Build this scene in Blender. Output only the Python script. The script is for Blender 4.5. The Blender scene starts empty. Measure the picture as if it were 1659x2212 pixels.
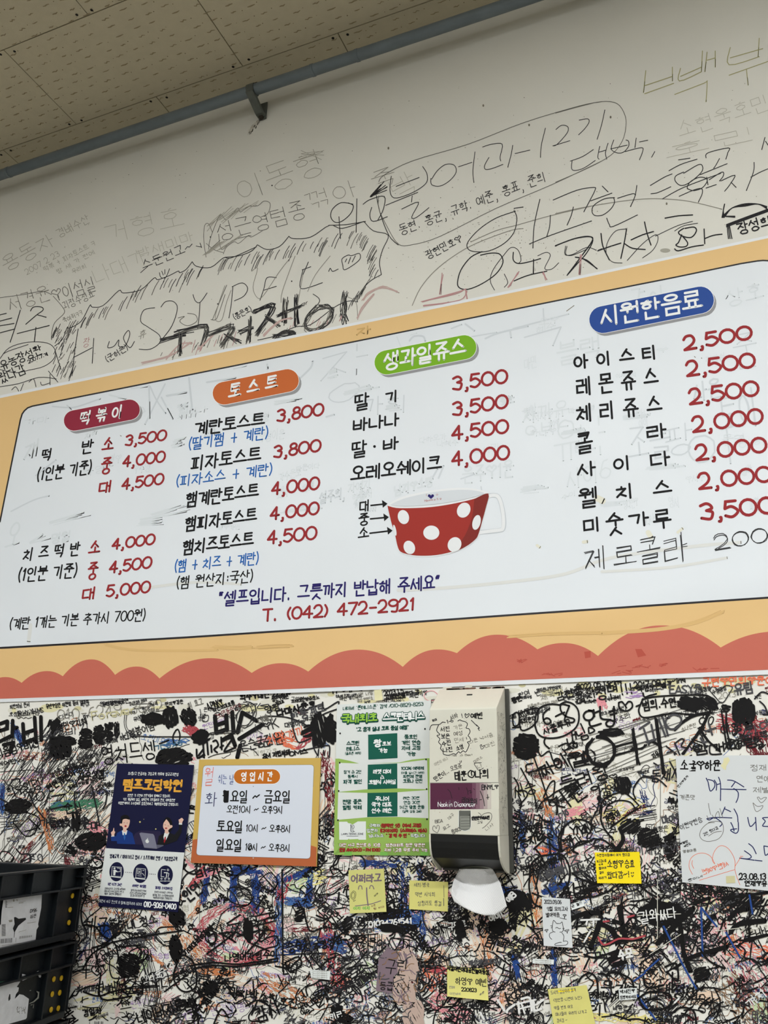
import bpy, bmesh, math, random
import numpy as np
from mathutils import Vector, Matrix
from mathutils.geometry import tessellate_polygon

# ------------------------------------------------------------------ camera, light, exposure
sc = bpy.context.scene
COL = sc.collection
F_PX, PITCH, YAW, ROLL = 1828.0, 0.33888, -0.39825, 0.02176     # solved from the straight lines of the room
D, CZ = 1.66, 1.55                                               # camera distance to the wall, eye height
CAM = np.array([0.0, -D, CZ])
def cam_rot():
    ca, sa, cb, sb, cc, ss = math.cos(PITCH), math.sin(PITCH), math.cos(YAW), math.sin(YAW), math.cos(ROLL), math.sin(ROLL)
    B = np.array([[1, 0, 0], [0, 0, -1], [0, 1, 0]], float)
    Ry = np.array([[cb, 0, -sb], [0, 1, 0], [sb, 0, cb]])
    Rx = np.array([[1, 0, 0], [0, ca, sa], [0, -sa, ca]])
    Rz = np.array([[cc, -ss, 0], [ss, cc, 0], [0, 0, 1]])
    return Rz @ Rx @ Ry @ B
R = cam_rot()
cd = bpy.data.cameras.new('camera')
cam = bpy.data.objects.new('camera', cd); COL.objects.link(cam)
cd.sensor_fit = 'HORIZONTAL'; cd.sensor_width = 36.0; cd.lens = F_PX / 1659 * 36.0
cd.clip_start = 0.02; cd.clip_end = 50
Mr = Matrix([[R[0][i], -R[1][i], -R[2][i]] for i in range(3)])
cam.matrix_world = Matrix.Translation(Vector(CAM)) @ Mr.to_4x4()
sc.camera = cam

world = bpy.data.worlds.new('world'); sc.world = world
world.use_nodes = True
world.node_tree.nodes['Background'].inputs[0].default_value = (0.80, 0.86, 0.95, 1)
world.node_tree.nodes['Background'].inputs[1].default_value = 0.12
ROOM = dict(x0=-3.6, x1=3.0, y0=-4.6, y1=0.0, h=CZ + 2.034)
LAMPS = [(-2.4, -2.3, 56), (-0.6, -2.3, 52), (1.1, -2.2, 62), (2.2, -1.3, 40), (-1.5, -3.8, 34), (0.9, -3.8, 40)]  # rightmost lamp is an unseen one added to brighten the dispenser's right side
for i, (lx, ly, pw) in enumerate(LAMPS):
    ld = bpy.data.lights.new('tube_light', 'AREA'); ld.shape = 'RECTANGLE'
    ld.size = 1.2; ld.size_y = 0.14; ld.energy = pw; ld.color = (0.965, 0.99, 1.0)
    lo = bpy.data.objects.new('tube_light', ld); COL.objects.link(lo)
    lo.location = (lx, ly, ROOM['h'] - 0.085)
for lx, ly, pw in LAMPS[:4]:                   # the bare tubes also shine sideways
    for k in (-.4, 0, .4):
        ld = bpy.data.lights.new('tube_side_light', 'POINT'); ld.energy = pw * .030; ld.color = (0.965, 0.99, 1.0); ld.shadow_soft_size = .02
        lo = bpy.data.objects.new('tube_side_light', ld); COL.objects.link(lo); lo.location = (lx + k, ly, ROOM['h'] - 0.11)
sc.view_settings.view_transform = 'Standard'; sc.view_settings.look = 'None'
sc.view_settings.gamma = 1.0; sc.view_settings.use_curve_mapping = False
sc.view_settings.exposure = -0.42

# ------------------------------------------------------------------ helpers
def lin(c):
    return tuple((v / 12.92 if v <= 0.04045 else ((v + 0.055) / 1.055) ** 2.4) for v in (x / 255.0 for x in c))
MATS = {}
def mat(name, c=None, rough=0.6, noise=0.0, nscale=30, bump=0.0, bscale=200, spec=0.35, metal=0.0, c2=None, coords='Object'):
    if name in MATS: return MATS[name]
    m = bpy.data.materials.new(name); m.use_nodes = True
    nt = m.node_tree; b = nt.nodes['Principled BSDF']
    l = lin(c)
    b.inputs['Base Color'].default_value = (*l, 1); b.inputs['Roughness'].default_value = rough
    b.inputs['Specular IOR Level'].default_value = spec; b.inputs['Metallic'].default_value = metal
    if noise or bump:
        tc = nt.nodes.new('ShaderNodeTexCoord')
    if noise:
        n = nt.nodes.new('ShaderNodeTexNoise'); n.inputs['Scale'].default_value = nscale; n.inputs['Detail'].default_value = 5
        nt.links.new(tc.outputs[coords], n.inputs['Vector'])
        r = nt.nodes.new('ShaderNodeValToRGB'); r.color_ramp.elements[0].position = 0.35; r.color_ramp.elements[1].position = 0.68
        d = lin(c2) if c2 else tuple(v * (1 - noise) for v in l)
        r.color_ramp.elements[0].color = (*d, 1); r.color_ramp.elements[1].color = (*l, 1)
        nt.links.new(n.outputs['Fac'], r.inputs['Fac']); nt.links.new(r.outputs['Color'], b.inputs['Base Color'])
    if bump:
        n2 = nt.nodes.new('ShaderNodeTexNoise'); n2.inputs['Scale'].default_value = bscale; n2.inputs['Detail'].default_value = 4
        nt.links.new(tc.outputs[coords], n2.inputs['Vector'])
        bp = nt.nodes.new('ShaderNodeBump'); bp.inputs['Strength'].default_value = bump; bp.inputs['Distance'].default_value = 0.002
        nt.links.new(n2.outputs['Fac'], bp.inputs['Height']); nt.links.new(bp.outputs['Normal'], b.inputs['Normal'])
    MATS[name] = m
    return m

def link(name, me, mats, parent=None):
    for x in (mats if isinstance(mats, (list, tuple)) else [mats]): me.materials.append(x)
    o = bpy.data.objects.new(name, me); COL.objects.link(o)
    if parent is not None: o.parent = parent
    return o
def tag(o, label=None, cat=None, group=None, kind=None):
    if label: o['label'] = label
    if cat: o['category'] = cat
    if group: o['group'] = group
    if kind: o['kind'] = kind
    return o
def empty(name, loc=(0, 0, 0)):
    o = bpy.data.objects.new(name, None); COL.objects.link(o); o.location = loc; o.empty_display_size = 0.05
    return o
def reparent(o, p):                    # keep world position under an offset empty
    o.parent = p; o.matrix_parent_inverse = Matrix.Translation(-Vector(p.location))
    return o
def vmesh(name, V, Fc, mats, parent=None, mi=None, smooth=False):
    me = bpy.data.meshes.new(name); me.from_pydata([tuple(v) for v in V], [], Fc)
    o = link(name, me, mats)
    if parent is not None: reparent(o, parent)
    if mi is not None: me.polygons.foreach_set('material_index', mi)
    if smooth: me.polygons.foreach_set('use_smooth', [True] * len(me.polygons))
    me.update()
    return o
class MB:                              # collects boxes, tubes and prisms
    def __init__(s): s.v = []; s.f = []
    def add(s, V, Fc):
        n = len(s.v); s.v += [tuple(v) for v in V]; s.f += [tuple(i + n for i in q) for q in Fc]
    def box(s, a, b):
        (x0, y0, z0), (x1, y1, z1) = a, b
        s.add([(x0, y0, z0), (x1, y0, z0), (x1, y1, z0), (x0, y1, z0), (x0, y0, z1), (x1, y0, z1), (x1, y1, z1), (x0, y1, z1)],
              [(0, 3, 2, 1), (4, 5, 6, 7), (0, 1, 5, 4), (1, 2, 6, 5), (2, 3, 7, 6), (3, 0, 4, 7)])
    def tube(s, p, q, r, n=24, cap=True, r2=None):
        p, q = Vector(p), Vector(q); r2 = r if r2 is None else r2
        d = (q - p).normalized(); u = d.orthogonal().normalized(); w = d.cross(u)
        V = []
        for c, rr in ((p, r), (q, r2)):
            for i in range(n):
                a = 2 * math.pi * i / n; V.append(c + (u * math.cos(a) + w * math.sin(a)) * rr)
        Fc = [(i, (i + 1) % n, n + (i + 1) % n, n + i) for i in range(n)]
        if cap: Fc += [tuple(range(n - 1, -1, -1)), tuple(range(n, 2 * n))]
        s.add(V, Fc)
    def prism(s, prof, x0, x1):        # profile in (y, z), swept along x
        n = len(prof)
        V = [(x0, y, z) for y, z in prof] + [(x1, y, z) for y, z in prof]
        s.add(V, [(i, (i + 1) % n, n + (i + 1) % n, n + i) for i in range(n)] + [tuple(range(n - 1, -1, -1)), tuple(range(n, 2 * n))])
    def build(s, name, m, parent=None, bevel=0, smooth=False, tf=None):
        V = s.v if tf is None else [tuple(tf @ Vector(v)) for v in s.v]
        o = vmesh(name, V, s.f, m, parent, smooth=smooth)
        bm = bmesh.new(); bm.from_mesh(o.data); bmesh.ops.recalc_face_normals(bm, faces=bm.faces); bm.to_mesh(o.data); bm.free()
        if bevel:
            b = o.modifiers.new('bevel', 'BEVEL'); b.width = bevel; b.segments = 2; b.limit_method = 'ANGLE'; b.angle_limit = 0.6
        return o

# a point of the photograph carried back to the plane standing d in front of the wall
def P(px, d=0.0):
    px = np.asarray(px, float).reshape(-1, 2)
    r = np.stack([px[:, 0] - 829.5, px[:, 1] - 1106.0, np.full(len(px), F_PX)], 1) @ R
    t = (D - np.asarray(d)) / r[:, 1]
    return CAM + r * t[:, None]
def p3(x, y, d=0.0): return Vector(P([(x, y)], d)[0])
def on_z(x, y, z):                     # a point of the photograph at height z
    r = np.array([x - 829.5, y - 1106.0, F_PX]) @ R
    return Vector(CAM + r * ((z - CZ) / r[2]))
VP = (942.0, -4077.0)                  # vanishing point of verticals

# ------------------------------------------------------------------ pen-stroke lettering
CON = {'ㄱ': '009078', 'ㄴ': '000999', 'ㄷ': '90000999', 'ㄹ': '009094040999', 'ㅁ': '=00099990', 'ㅂ': '00099990;0595', 'ㅅ': '5009;4399',
       'ㅇ': 'o0099', 'ㅈ': '009009;4599', 'ㅊ': '5052;029209;4799', 'ㅋ': '009079;0484', 'ㅌ': '90000999;0494', 'ㅍ': '0090;3038;6068;0999',
       'ㅎ': '4160;0292;o1489'}
DBL = {'ㄲ': 'ㄱㄱ', 'ㄸ': 'ㄷㄷ', 'ㅃ': 'ㅂㅂ', 'ㅆ': 'ㅅㅅ', 'ㅉ': 'ㅈㅈ', 'ㄳ': 'ㄱㅅ', 'ㄵ': 'ㄴㅈ', 'ㄶ': 'ㄴㅎ', 'ㄺ': 'ㄹㄱ', 'ㄻ': 'ㄹㅁ', 'ㄼ': 'ㄹㅂ',
       'ㄽ': 'ㄹㅅ', 'ㄾ': 'ㄹㅌ', 'ㄿ': 'ㄹㅍ', 'ㅀ': 'ㄹㅎ', 'ㅄ': 'ㅂㅅ'}
INI = 'ㄱㄲㄴㄷㄸㄹㅁㅂㅃㅅㅆㅇㅈㅉㅊㅋㅌㅍㅎ'
FIN = ['', *'ㄱㄲㄳㄴㄵㄶㄷㄹㄺㄻㄼㄽㄾㄿㅀㅁㅂㅄㅅㅆㅇㅈㅊㅋㅌㅍㅎ']
VOW = {0: ('v', '4049;4494'), 1: ('v', '2129;7079;2474'), 2: ('v', '4049;4393;4696'), 3: ('v', '2129;7079;2373;2676'),
       4: ('v', '6069;0464'), 5: ('v', '4148;8089;0444'), 6: ('v', '6069;0363;0666'), 7: ('v', '4148;8089;0343;0646'),
       8: ('h', '5056;0696'), 12: ('h', '3036;6066;0696'), 13: ('h', '0393;5359'), 17: ('h', '0393;3339;6369'), 18: ('h', '0696'), 20: ('v', '5059')}
CMP = {9: (8, 0), 10: (8, 1), 11: (8, 20), 14: (13, 4), 15: (13, 5), 16: (13, 20), 19: (18, 20)}
ASC = {'0': (.72, 'o0099'), '1': (.4, '226059'), '2': (.68, '~022060836609;0999'), '3': (.66, '~0140718344;~4485876908'), '4': (.72, '60067696;6069'.replace('060676', '0606')),
       '5': (.68, '801004;~04437496784908'), '6': (.68, '~703106;o0499'), '7': (.66, '009039'), '8': (.66, 'o1084;o0499'), '9': (.68, 'o0095;~938939'),
       ',': (.36, '5767;~67685939'), '.': (.3, '4849'), '-': (.6, '1585'), '+': (.7, '1585;5159'), '(': (.35, '~80434689'), ')': (.35, '~10535619'), '"': (.35, '3031;6061'),
       '“': (.35, '~301012;~705052'), '”': (.35, '~301211;~705250'), ':': (.3, '5354;5657'), '/': (.45, '9009'), '~': (.8, '~0634557493'), '!': (.3, '5056;5859'),
       '·': (.4, '5556'), "'": (.3, '5052'), '%': (.9, 'o0044;o5599;9009'), '&': (.75, '~997340206277490917 05 44'.replace(' ', '')), '<': (.6, '901599'), '>': (.6, '109519'), '?': (.6, '~0240734546;4849'),
       '♡': (.95, '~5230025559;~5270925559'), '♥': (.95, '~5230025559;~5270925559;~3141;~3252;~6263;~7142;~3453;~4555;~5657;~7363;~6554'), '^': (.6, '055095'), '★': (.9, '=502899067706 9 4'.replace(' ', '')),
       'A': (.75, '095099;2777'), 'B': (.7, '0009;~0060827404;~0474968909'), 'C': (.7, '~92500205195999 7'.replace(' ', '')), 'D': (.7, '0009;~00509396590 9'.replace(' ', '')), 'E': (.65, '90000999;0474'),
       'F': (.6, '900009;0474'), 'G': (.75, '~92500205395999;996 555'.replace(' ', '')), 'H': (.7, '0009;9099;0595'), 'I': (.3, '5059'), 'J': (.55, '~8086690907'), 'K': (.7, '0009;9005;3499'),
       'L': (.6, '000999'), 'M': (.9, '0900579099'), 'N': (.75, '09009990'), 'O': (.8, 'o0099'), 'P': (.65, '0009;~0060927505'), 'R': (.7, '0009;~0060927505;4599'), 'S': (.65, '~9150024 587593908'.replace(' ', '')),
       'T': (.7, '0090;5059'), 'U': (.75, '~0007296990 9097'.replace(' ', '')), 'V': (.7, '005990'), 'W': (.95, '0029507990'), 'X': (.7, '0099;9009'), 'Y': (.7, '005490;5459'), 'Z': (.7, '00900999'),
       'a': (.55, 'o0489;9499'), 'e': (.55, '~0797945404074999'), 'g': (.55, '~9454046797;949 9'.replace(' ', '')), 'i': (.3, '5459;5152'), 'k': (.5, '0009;8406;3699'), 'n': (.55, '0409;~06448499'), 'o': (.55, 'o0499'),
       'p': (.55, '0409;~04648808'), 'r': (.45, '3439;~366494'), 's': (.5, '~9444068909'), 't': (.45, '5059;0494'), 'v': (.5, '045994'), 'x': (.5, '0499;9409')}
ASC['4'] = (.72, '600696;6069')
def parse(s):
    out = []
    for t in s.split(';'):
        if not t: continue
        k = t[0] if t[0] in '~o=' else ''
        t = t[1:] if k else t
        t = t[:len(t) // 2 * 2]
        out.append((k, [(int(t[i]) / 9, int(t[i + 1]) / 9) for i in range(0, len(t), 2)]))
    return out
def catmull(p, n=5):
    if len(p) < 3: return p
    q = [p[0]] + list(p) + [p[-1]]; out = []
    for i in range(1, len(q) - 2):
        a, b, c, d = (np.array(q[i + j], float) for j in (-1, 0, 1, 2))
        for k in range(n):
            t = k / n
            out.append(tuple(0.5 * ((2 * b) + (-a + c) * t + (2 * a - 5 * b + 4 * c - d) * t * t + (-a + 3 * b - 3 * c + d) * t ** 3)))
    out.append(tuple(p[-1])); return out
def put(s, box):
    x0, y0, x1, y1 = box; out = []
    for k, pts in parse(s):
        if k == 'o':
            (a, b), (c, d) = pts; cx, cy, rx, ry = (a + c) / 2, (b + d) / 2, (c - a) / 2, (d - b) / 2
            pts = [(cx + rx * math.sin(i * math.pi / 8), cy - ry * math.cos(i * math.pi / 8)) for i in range(16)]; k = '='
        elif k == '~': pts = catmull(pts, 4); k = ''
        out.append((k, [(x0 + (x1 - x0) * x, y0 + (y1 - y0) * y) for x, y in pts]))
    return out
def con(c, box):
    if c in DBL:
        x0, y0, x1, y1 = box; w = (x1 - x0)
        return con(DBL[c][0], (x0, y0, x0 + w * .42, y1)) + con(DBL[c][1], (x0 + w * .56, y0, x1, y1))
    return put(CON[c], box)
GC = {}
def glyph(ch):
    if ch in GC: return GC[ch]
    o = ord(ch) - 0xAC00
    if 0 <= o < 11172:
        L, V, T = INI[o // 588], (o % 588) // 28, FIN[o % 28]
        s = .60 if T else 1.0
        def b(x0, y0, x1, y1): return (x0, y0 * s, x1, y1 * s)
        if V in CMP:
            h, v = CMP[V]
            g = con(L, b(.08, .12, .54, .46)) + put(VOW[h][1], b(.0, .48, .62, .86)) + put(VOW[v][1], b(.62, .06, 1.0, .98))
        elif VOW[V][0] == 'v':
            wide = V in (1, 3, 5, 7)
            g = con(L, b(.02, .2, .46 if wide else .54, .82)) + put(VOW[V][1], b(.5 if wide else .58, .06, .98, .98))
        else:
            top = .14 if L in 'ㅊㅎ' else .12
            g = con(L, b(.18, top * .6, .82, .5)) + put(VOW[V][1], b(.0, .5 if V in (8, 12) else .42, 1.0, 1.0 if V not in (18,) else .92))
        if T: g += con(T, (.2, .69, .86, 1.0))
        r = (1.0, g)
    elif ch in CON or ch in DBL: r = (.8, con(ch, (.1, .15, .9, .9)))
    elif ch in ASC: r = (ASC[ch][0], put(ASC[ch][1], (0, 0, 1, 1)))
    else: r = (.45, [])
    GC[ch] = r; return r

class Ink:                             # writing and flat print lying on a sheet or wall; outlines held in photo pixels until built
    def __init__(s, base=0.0, dfun=None):
        s.v = []; s.d = []; s.f = []; s.m = []; s.n = 0; s.k = 0; s.base = base; s.dfun = dfun; s.mats = []; s.lay = 0.0
    def mi(s, m):
        if m not in s.mats: s.mats.append(m)
        return s.mats.index(m)
    def lift(s):
        s.k += 1; return s.base + s.lay + (s.k % 120) * 1.5e-6
    def raw(s, V, Fc, m):
        li = s.lift(); mi = s.mi(m); n = s.n
        s.v.append(np.asarray(V, float)); s.d.append(np.full(len(V), li)); s.n += len(V)
        for q in Fc: s.f.append([i + n for i in q]); s.m.append(mi)
    clip = None
    def line(s, pts, w, m, closed=False, caps=True, taper=False):
        pts = [tuple(p) for p in pts]
        if s.clip and not s.clip(pts): return
        if not closed:                 # break at sharp turns so mitres stay short
            for i in range(1, len(pts) - 1):
                ax, ay = pts[i][0] - pts[i - 1][0], pts[i][1] - pts[i - 1][1]; bx, by = pts[i + 1][0] - pts[i][0], pts[i + 1][1] - pts[i][1]
                l = math.hypot(ax, ay) * math.hypot(bx, by)
                if l > 0 and (ax * bx + ay * by) / l < -0.15:
                    s.line(pts[:i + 1], w, m, False, caps); s.line(pts[i:], w, m, False, caps); return
        p = np.array(pts, float)
        if len(p) < 2: return
        if closed: dd = np.roll(p, -1, 0) - p
        else: dd = np.diff(p, axis=0)
        L = np.hypot(dd[:, 0], dd[:, 1]); L[L == 0] = 1e-6
        nn = np.stack([-dd[:, 1] / L, dd[:, 0] / L], 1)
        if closed: a, b = np.roll(nn, 1, 0), nn
        else: a = np.vstack([nn[:1], nn]); b = np.vstack([nn, nn[-1:]])
        mm = a + b; q = (mm * mm).sum(1); q[q < 0.3] = 0.3; mm = mm * (2 / q)[:, None]
        hw = w / 2.0
        if taper:
            t = np.linspace(0, 1, len(p)); hw = (w / 2 * (0.45 + 0.55 * np.sin(np.pi * np.clip(t * 1.0 + .08, 0, 1))))[:, None]
        A = p + mm * hw; B = p - mm * hw; n = len(p)
        V = np.empty((2 * n, 2)); V[0::2] = A; V[1::2] = B
        Fc = [[2 * i, 2 * i + 1, 2 * i + 3, 2 * i + 2] for i in range(n - 1)]
        if closed: Fc.append([2 * n - 2, 2 * n - 1, 1, 0])
        elif caps and w > 1.2:
            ex = []
            w2 = w / 2 * (0.5 if taper else 1)
            for c, nv, sg, ia, ib in ((p[0], nn[0], 1, 0, 1), (p[-1], nn[-1], -1, 2 * n - 2, 2 * n - 1)):
                tx = np.array([-nv[1], nv[0]]) * sg
                e = [c + (nv * math.cos(t) + tx * math.sin(t)) * w2 for t in (math.pi / 4, math.pi / 2, 3 * math.pi / 4)]
                k = 2 * n + len(ex); ex += e
                Fc.append([ia, k, k + 1, k + 2, ib])
            V = np.vstack([V, np.array(ex)])
        s.raw(V, Fc, m)
    def curve(s, pts, w, m, closed=False, n=5, **k):
        if closed: pts = list(pts) + [pts[0]]
        s.line(catmull(pts, n), w, m, **k)
    def poly(s, pts, m, sub=0):
        tri = [tuple(t) for t in tessellate_polygon([[Vector((x, y, 0)) for x, y in pts]])]
        V = [tuple(p) for p in pts]
        for _ in range(sub):
            nt = []; mid = {}
            def md(a, b):
                k = (min(a, b), max(a, b))
                if k not in mid: mid[k] = len(V); V.append(((V[a][0] + V[b][0]) / 2, (V[a][1] + V[b][1]) / 2))
                return mid[k]
            for a, b, c in tri:
                x, y, z = md(a, b), md(b, c), md(c, a); nt += [(a, x, z), (x, b, y), (z, y, c), (x, y, z)]
            tri = nt
        s.raw(V, tri, m)
    def ell(s, cx, cy, rx, ry, m, rot=0, sub=0, n=28):
        c, q = math.cos(rot), math.sin(rot)
        s.poly([(cx + rx * math.cos(a) * c - ry * math.sin(a) * q, cy + rx * math.cos(a) * q + ry * math.sin(a) * c) for a in (2 * math.pi * i / n for i in range(n))], m, sub)
    def strip(s, xs, top, bot, rows, m):
        V = []
        for x in xs:
            t, b = top(x), bot(x)
            for j in range(rows + 1): V.append((x, t + (b - t) * j / rows))
        Fc = [[i * (rows + 1) + j, i * (rows + 1) + j + 1, (i + 1) * (rows + 1) + j + 1, (i + 1) * (rows + 1) + j] for i in range(len(xs) - 1) for j in range(rows)]
        s.raw(V, Fc, m)
    def tr(s, ox, oy, sc_, m, w, paths, sm=True):      # traced strokes, given in a magnified crop's own coordinates
        for t in paths:
            a = [float(v) for v in t.split()]
            pts = [(ox + a[i] / sc_, oy + a[i + 1] / sc_) for i in range(0, len(a) - 1, 2)]
            if len(pts) == 1: s.ell(pts[0][0], pts[0][1], w, w, m, n=8); continue
            if sm: s.curve(pts, w, m, n=4)
            else: s.line(pts, w, m)
    def text(s, t, x0, y0, x1, y1, h, w, m, up='v', jit=0.0, gap=.13, slant=0.0, rnd=random, brush=0):
        adv = [glyph(c)[0] if c != ' ' else .42 for c in t]
        tot = sum(adv) + gap * (len(t) - 1)
        ex = np.array([x1 - x0, y1 - y0]) / tot
        mixed = any(ord(c) > 0x3000 for c in t)
        off = 0
        for c, a in zip(t, adv):
            ox = x0 + ex[0] * off; oy = y0 + ex[1] * off
            if up == 'v': u = np.array([VP[0] - ox, VP[1] - oy])
            else: u = np.array([ex[1], -ex[0]])
            u = u / np.linalg.norm(u) * h
            if up != 'v': u = u + ex / np.linalg.norm(ex) * slant * h
            if jit: ph, sy = rnd.uniform(-jit, jit) * 1.2, 1 + rnd.uniform(-jit, jit) * 2
            else: ph, sy = 0, 1
            lo, hi = ((.1, .9) if mixed and ord(c) < 0x3000 and c not in '()' else (0, 1))
            if c in '♡♥': lo, hi = .15, .9
            if c == ',': lo, hi = .12, 1.2
            for k, pts in glyph(c)[1]:
                q = []
                for x, y in pts:
                    y = lo + (hi - lo) * y; v = (1 - y) * sy + ph; xx = x * a
                    if jit: xx += rnd.uniform(-jit, jit) * .5; v += rnd.uniform(-jit, jit) * .5
                    q.append((ox + ex[0] * xx + u[0] * v, oy + ex[1] * xx + u[1] * v))
                if brush:
                    for _ in range(brush):
                        dx, dy = rnd.uniform(-w, w) * .5, rnd.uniform(-w, w) * .5
                        s.line([(x + dx + rnd.uniform(-1, 1), y + dy + rnd.uniform(-1, 1)) for x, y in q], max(1.2, w * .25), m, closed=(k == '='))
                else: s.line(q, w, m, closed=(k == '='))
            off += a + gap
    def build(s, name, parent=None, kind=None):
        if not s.v: return None
        V = np.vstack(s.v); d = np.concatenate(s.d)
        if s.dfun is not None: d = d + s.dfun(V)
        W = P(V, d)
        me = bpy.data.meshes.new(name)
        me.vertices.add(len(W)); me.vertices.foreach_set('co', W.astype(np.float32).ravel())
        tot = np.array([len(q) for q in s.f], np.int32); st = np.concatenate([[0], np.cumsum(tot)[:-1]]).astype(np.int32)
        idx = np.fromiter((i for q in s.f for i in q), np.int32)
        me.loops.add(len(idx)); me.loops.foreach_set('vertex_index', idx)
        me.polygons.add(len(tot)); me.polygons.foreach_set('loop_start', st); me.polygons.foreach_set('loop_total', tot)
        me.polygons.foreach_set('material_index', np.array(s.m, np.int32))
        me.update(calc_edges=True); me.validate()
        o = link(name, me, [MATS[m] if isinstance(m, str) else m for m in s.mats])
        if parent is not None: reparent(o, parent)
        if kind: o['kind'] = kind
        return o

class Quad:                            # a rectangle seen in perspective: (u, v) in 0..1, v downwards
    def __init__(s, tl, tr, br, bl):
        A = []; B = []
        for (u, v), (x, y) in zip(((0, 0), (1, 0), (1, 1), (0, 1)), (tl, tr, br, bl)):
            A.append([u, v, 1, 0, 0, 0, -u * x, -v * x]); B.append(x); A.append([0, 0, 0, u, v, 1, -u * y, -v * y]); B.append(y)
        h = np.linalg.solve(np.array(A, float), np.array(B, float)); s.H = np.append(h, 1).reshape(3, 3); s.I = np.linalg.inv(s.H)
        s.c = (tl, tr, br, bl)
    @staticmethod
    def ap(M, p):
        p = np.asarray(p, float).reshape(-1, 2); q = np.hstack([p, np.ones((len(p), 1))]) @ M.T; return q[:, :2] / q[:, 2:]
    def px(s, p): return s.ap(s.H, p)
    def uv(s, p): return s.ap(s.I, p)
def sheet(name, quad, dep, nx, ny, m, parent=None, th=0.0004, hole=None):
    """a sheet of paper or board: bent front and back faces with an edge; dep(u, v) = distance of its front from the wall"""
    U, Vv = np.meshgrid(np.linspace(0, 1, nx + 1), np.linspace(0, 1, ny + 1))
    uv = np.stack([U.ravel(), Vv.ravel()], 1); px = quad.px(uv); d = dep(uv[:, 0], uv[:, 1]) + 0 * uv[:, 0]
    Fr = P(px, d); Bk = Fr + np.array([0, th, 0]); n = len(Fr)
    ix = lambda i, j: j * (nx + 1) + i
    Fc = [(ix(i, j), ix(i, j + 1), ix(i + 1, j + 1), ix(i + 1, j)) for j in range(ny) for i in range(nx)]
    Fc += [tuple(n + k for k in reversed(f)) for f in Fc]
    ring = [ix(i, 0) for i in range(nx + 1)] + [ix(nx, j) for j in range(1, ny + 1)] + [ix(i, ny) for i in range(nx - 1, -1, -1)] + [ix(0, j) for j in range(ny - 1, 0, -1)]
    for a, b in zip(ring, ring[1:] + ring[:1]): Fc.append((a, b, n + b, n + a))
    return vmesh(name, np.vstack([Fr, Bk]), Fc, m, parent, smooth=False)

# ------------------------------------------------------------------ materials
mat('wall_paint', (223, 221, 212), .75, noise=.045, nscale=3.5, bump=.12, bscale=60)
mat('room_paint', (168, 166, 160), .8)
mat('lining_paper', (236, 234, 226), .6, noise=.05, nscale=9, bump=.05, bscale=90)
mat('ceiling_board', (196, 186, 160), .85, noise=.05, nscale=40, bump=.2, bscale=300)
mat('fissure_shade', (146, 132, 104), .9); mat('pit_shade', (112, 98, 72), .9); mat('screw_dark', (30, 26, 22), .7)  # flat fissure and pit colours have the shade inside the holes painted in
mat('gap_dark', (34, 29, 22), .9); mat('soot', (186, 180, 166), .8); mat('soot_faint', (201, 197, 185), .8)
mat('pipe_paint', (112, 122, 128), .45, noise=.12, nscale=25, bump=.15, bscale=120)
mat('bracket_paint', (98, 102, 96), .6, noise=.3, nscale=40); mat('grime', (52, 46, 38), .9)
mat('floor_tile', (122, 118, 110), .5)
mat('vinyl_white', (226, 231, 236), .42, noise=.025, nscale=5); mat('vinyl_orange', (231, 193, 133), .42, noise=.03, nscale=6)
mat('trim_white', (228, 231, 234), .45); mat('vinyl_red', (200, 105, 87), .42, noise=.03, nscale=6)
mat('line_black', (22, 18, 24), .5)
for n_, c_ in dict(pill_shadow=(152, 152, 154), pill_crimson=(146, 42, 62), pill_orange=(200, 104, 52), pill_green=(122, 178, 36), pill_blue=(44, 78, 152),
                   print_white=(240, 242, 242), print_black=(18, 18, 20), print_red=(152, 42, 46), print_blue=(32, 100, 178), print_navy=(38, 30, 100),
                   ghost=(208, 214, 219), ghost2=(217, 223, 227), ghost3=(190, 196, 202), ghost_orange=(210, 172, 112), ghost_orange2=(196, 156, 100), ghost_red=(184, 84, 70), stain=(221, 222, 219), stain2=(226, 224, 208), stain_orange=(222, 184, 124),
                   pen=(46, 46, 48), pen_soft=(104, 102, 96), pencil=(140, 137, 127), faint=(166, 163, 151), fainter=(184, 181, 168), olive=(168, 164, 116), pink_faint=(196, 168, 162), pink_soft=(186, 140, 140),
                   marker=(16, 15, 16), marker2=(34, 33, 36), marker_grey=(72, 72, 76), ink_blue=(38, 72, 140), ink_blue2=(70, 110, 170), ink_navy=(34, 42, 92), ink_red=(178, 74, 82), ink_darkred=(104, 30, 38), ink_pink=(228, 150, 158),
                   ink_pale_pink=(236, 206, 204), ink_orange=(206, 130, 84), ink_pale_orange=(234, 208, 184), ink_brown=(140, 108, 80), ink_green=(70, 124, 96), ink_pale_green=(196, 214, 170), ink_coral=(232, 118, 84), ink_violet=(170, 140, 190), ink_yellow=(238, 226, 140), paint_white=(232, 232, 230),
                   ink_teal=(64, 110, 140), tape_clear=(222, 220, 206), glue=(206, 200, 158), glue2=(226, 220, 176), dot_dirt=(120, 114, 100), smear_purple=(132, 114, 124), smear_brown=(196, 172, 160),
                   mug_red=(160, 50, 42), mug_dark=(130, 44, 38), mug_white=(232, 234, 236), mug_inside=(214, 219, 224), mug_shade=(200, 206, 212)).items():
    mat(n_, c_, .65, spec=.2)

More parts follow.
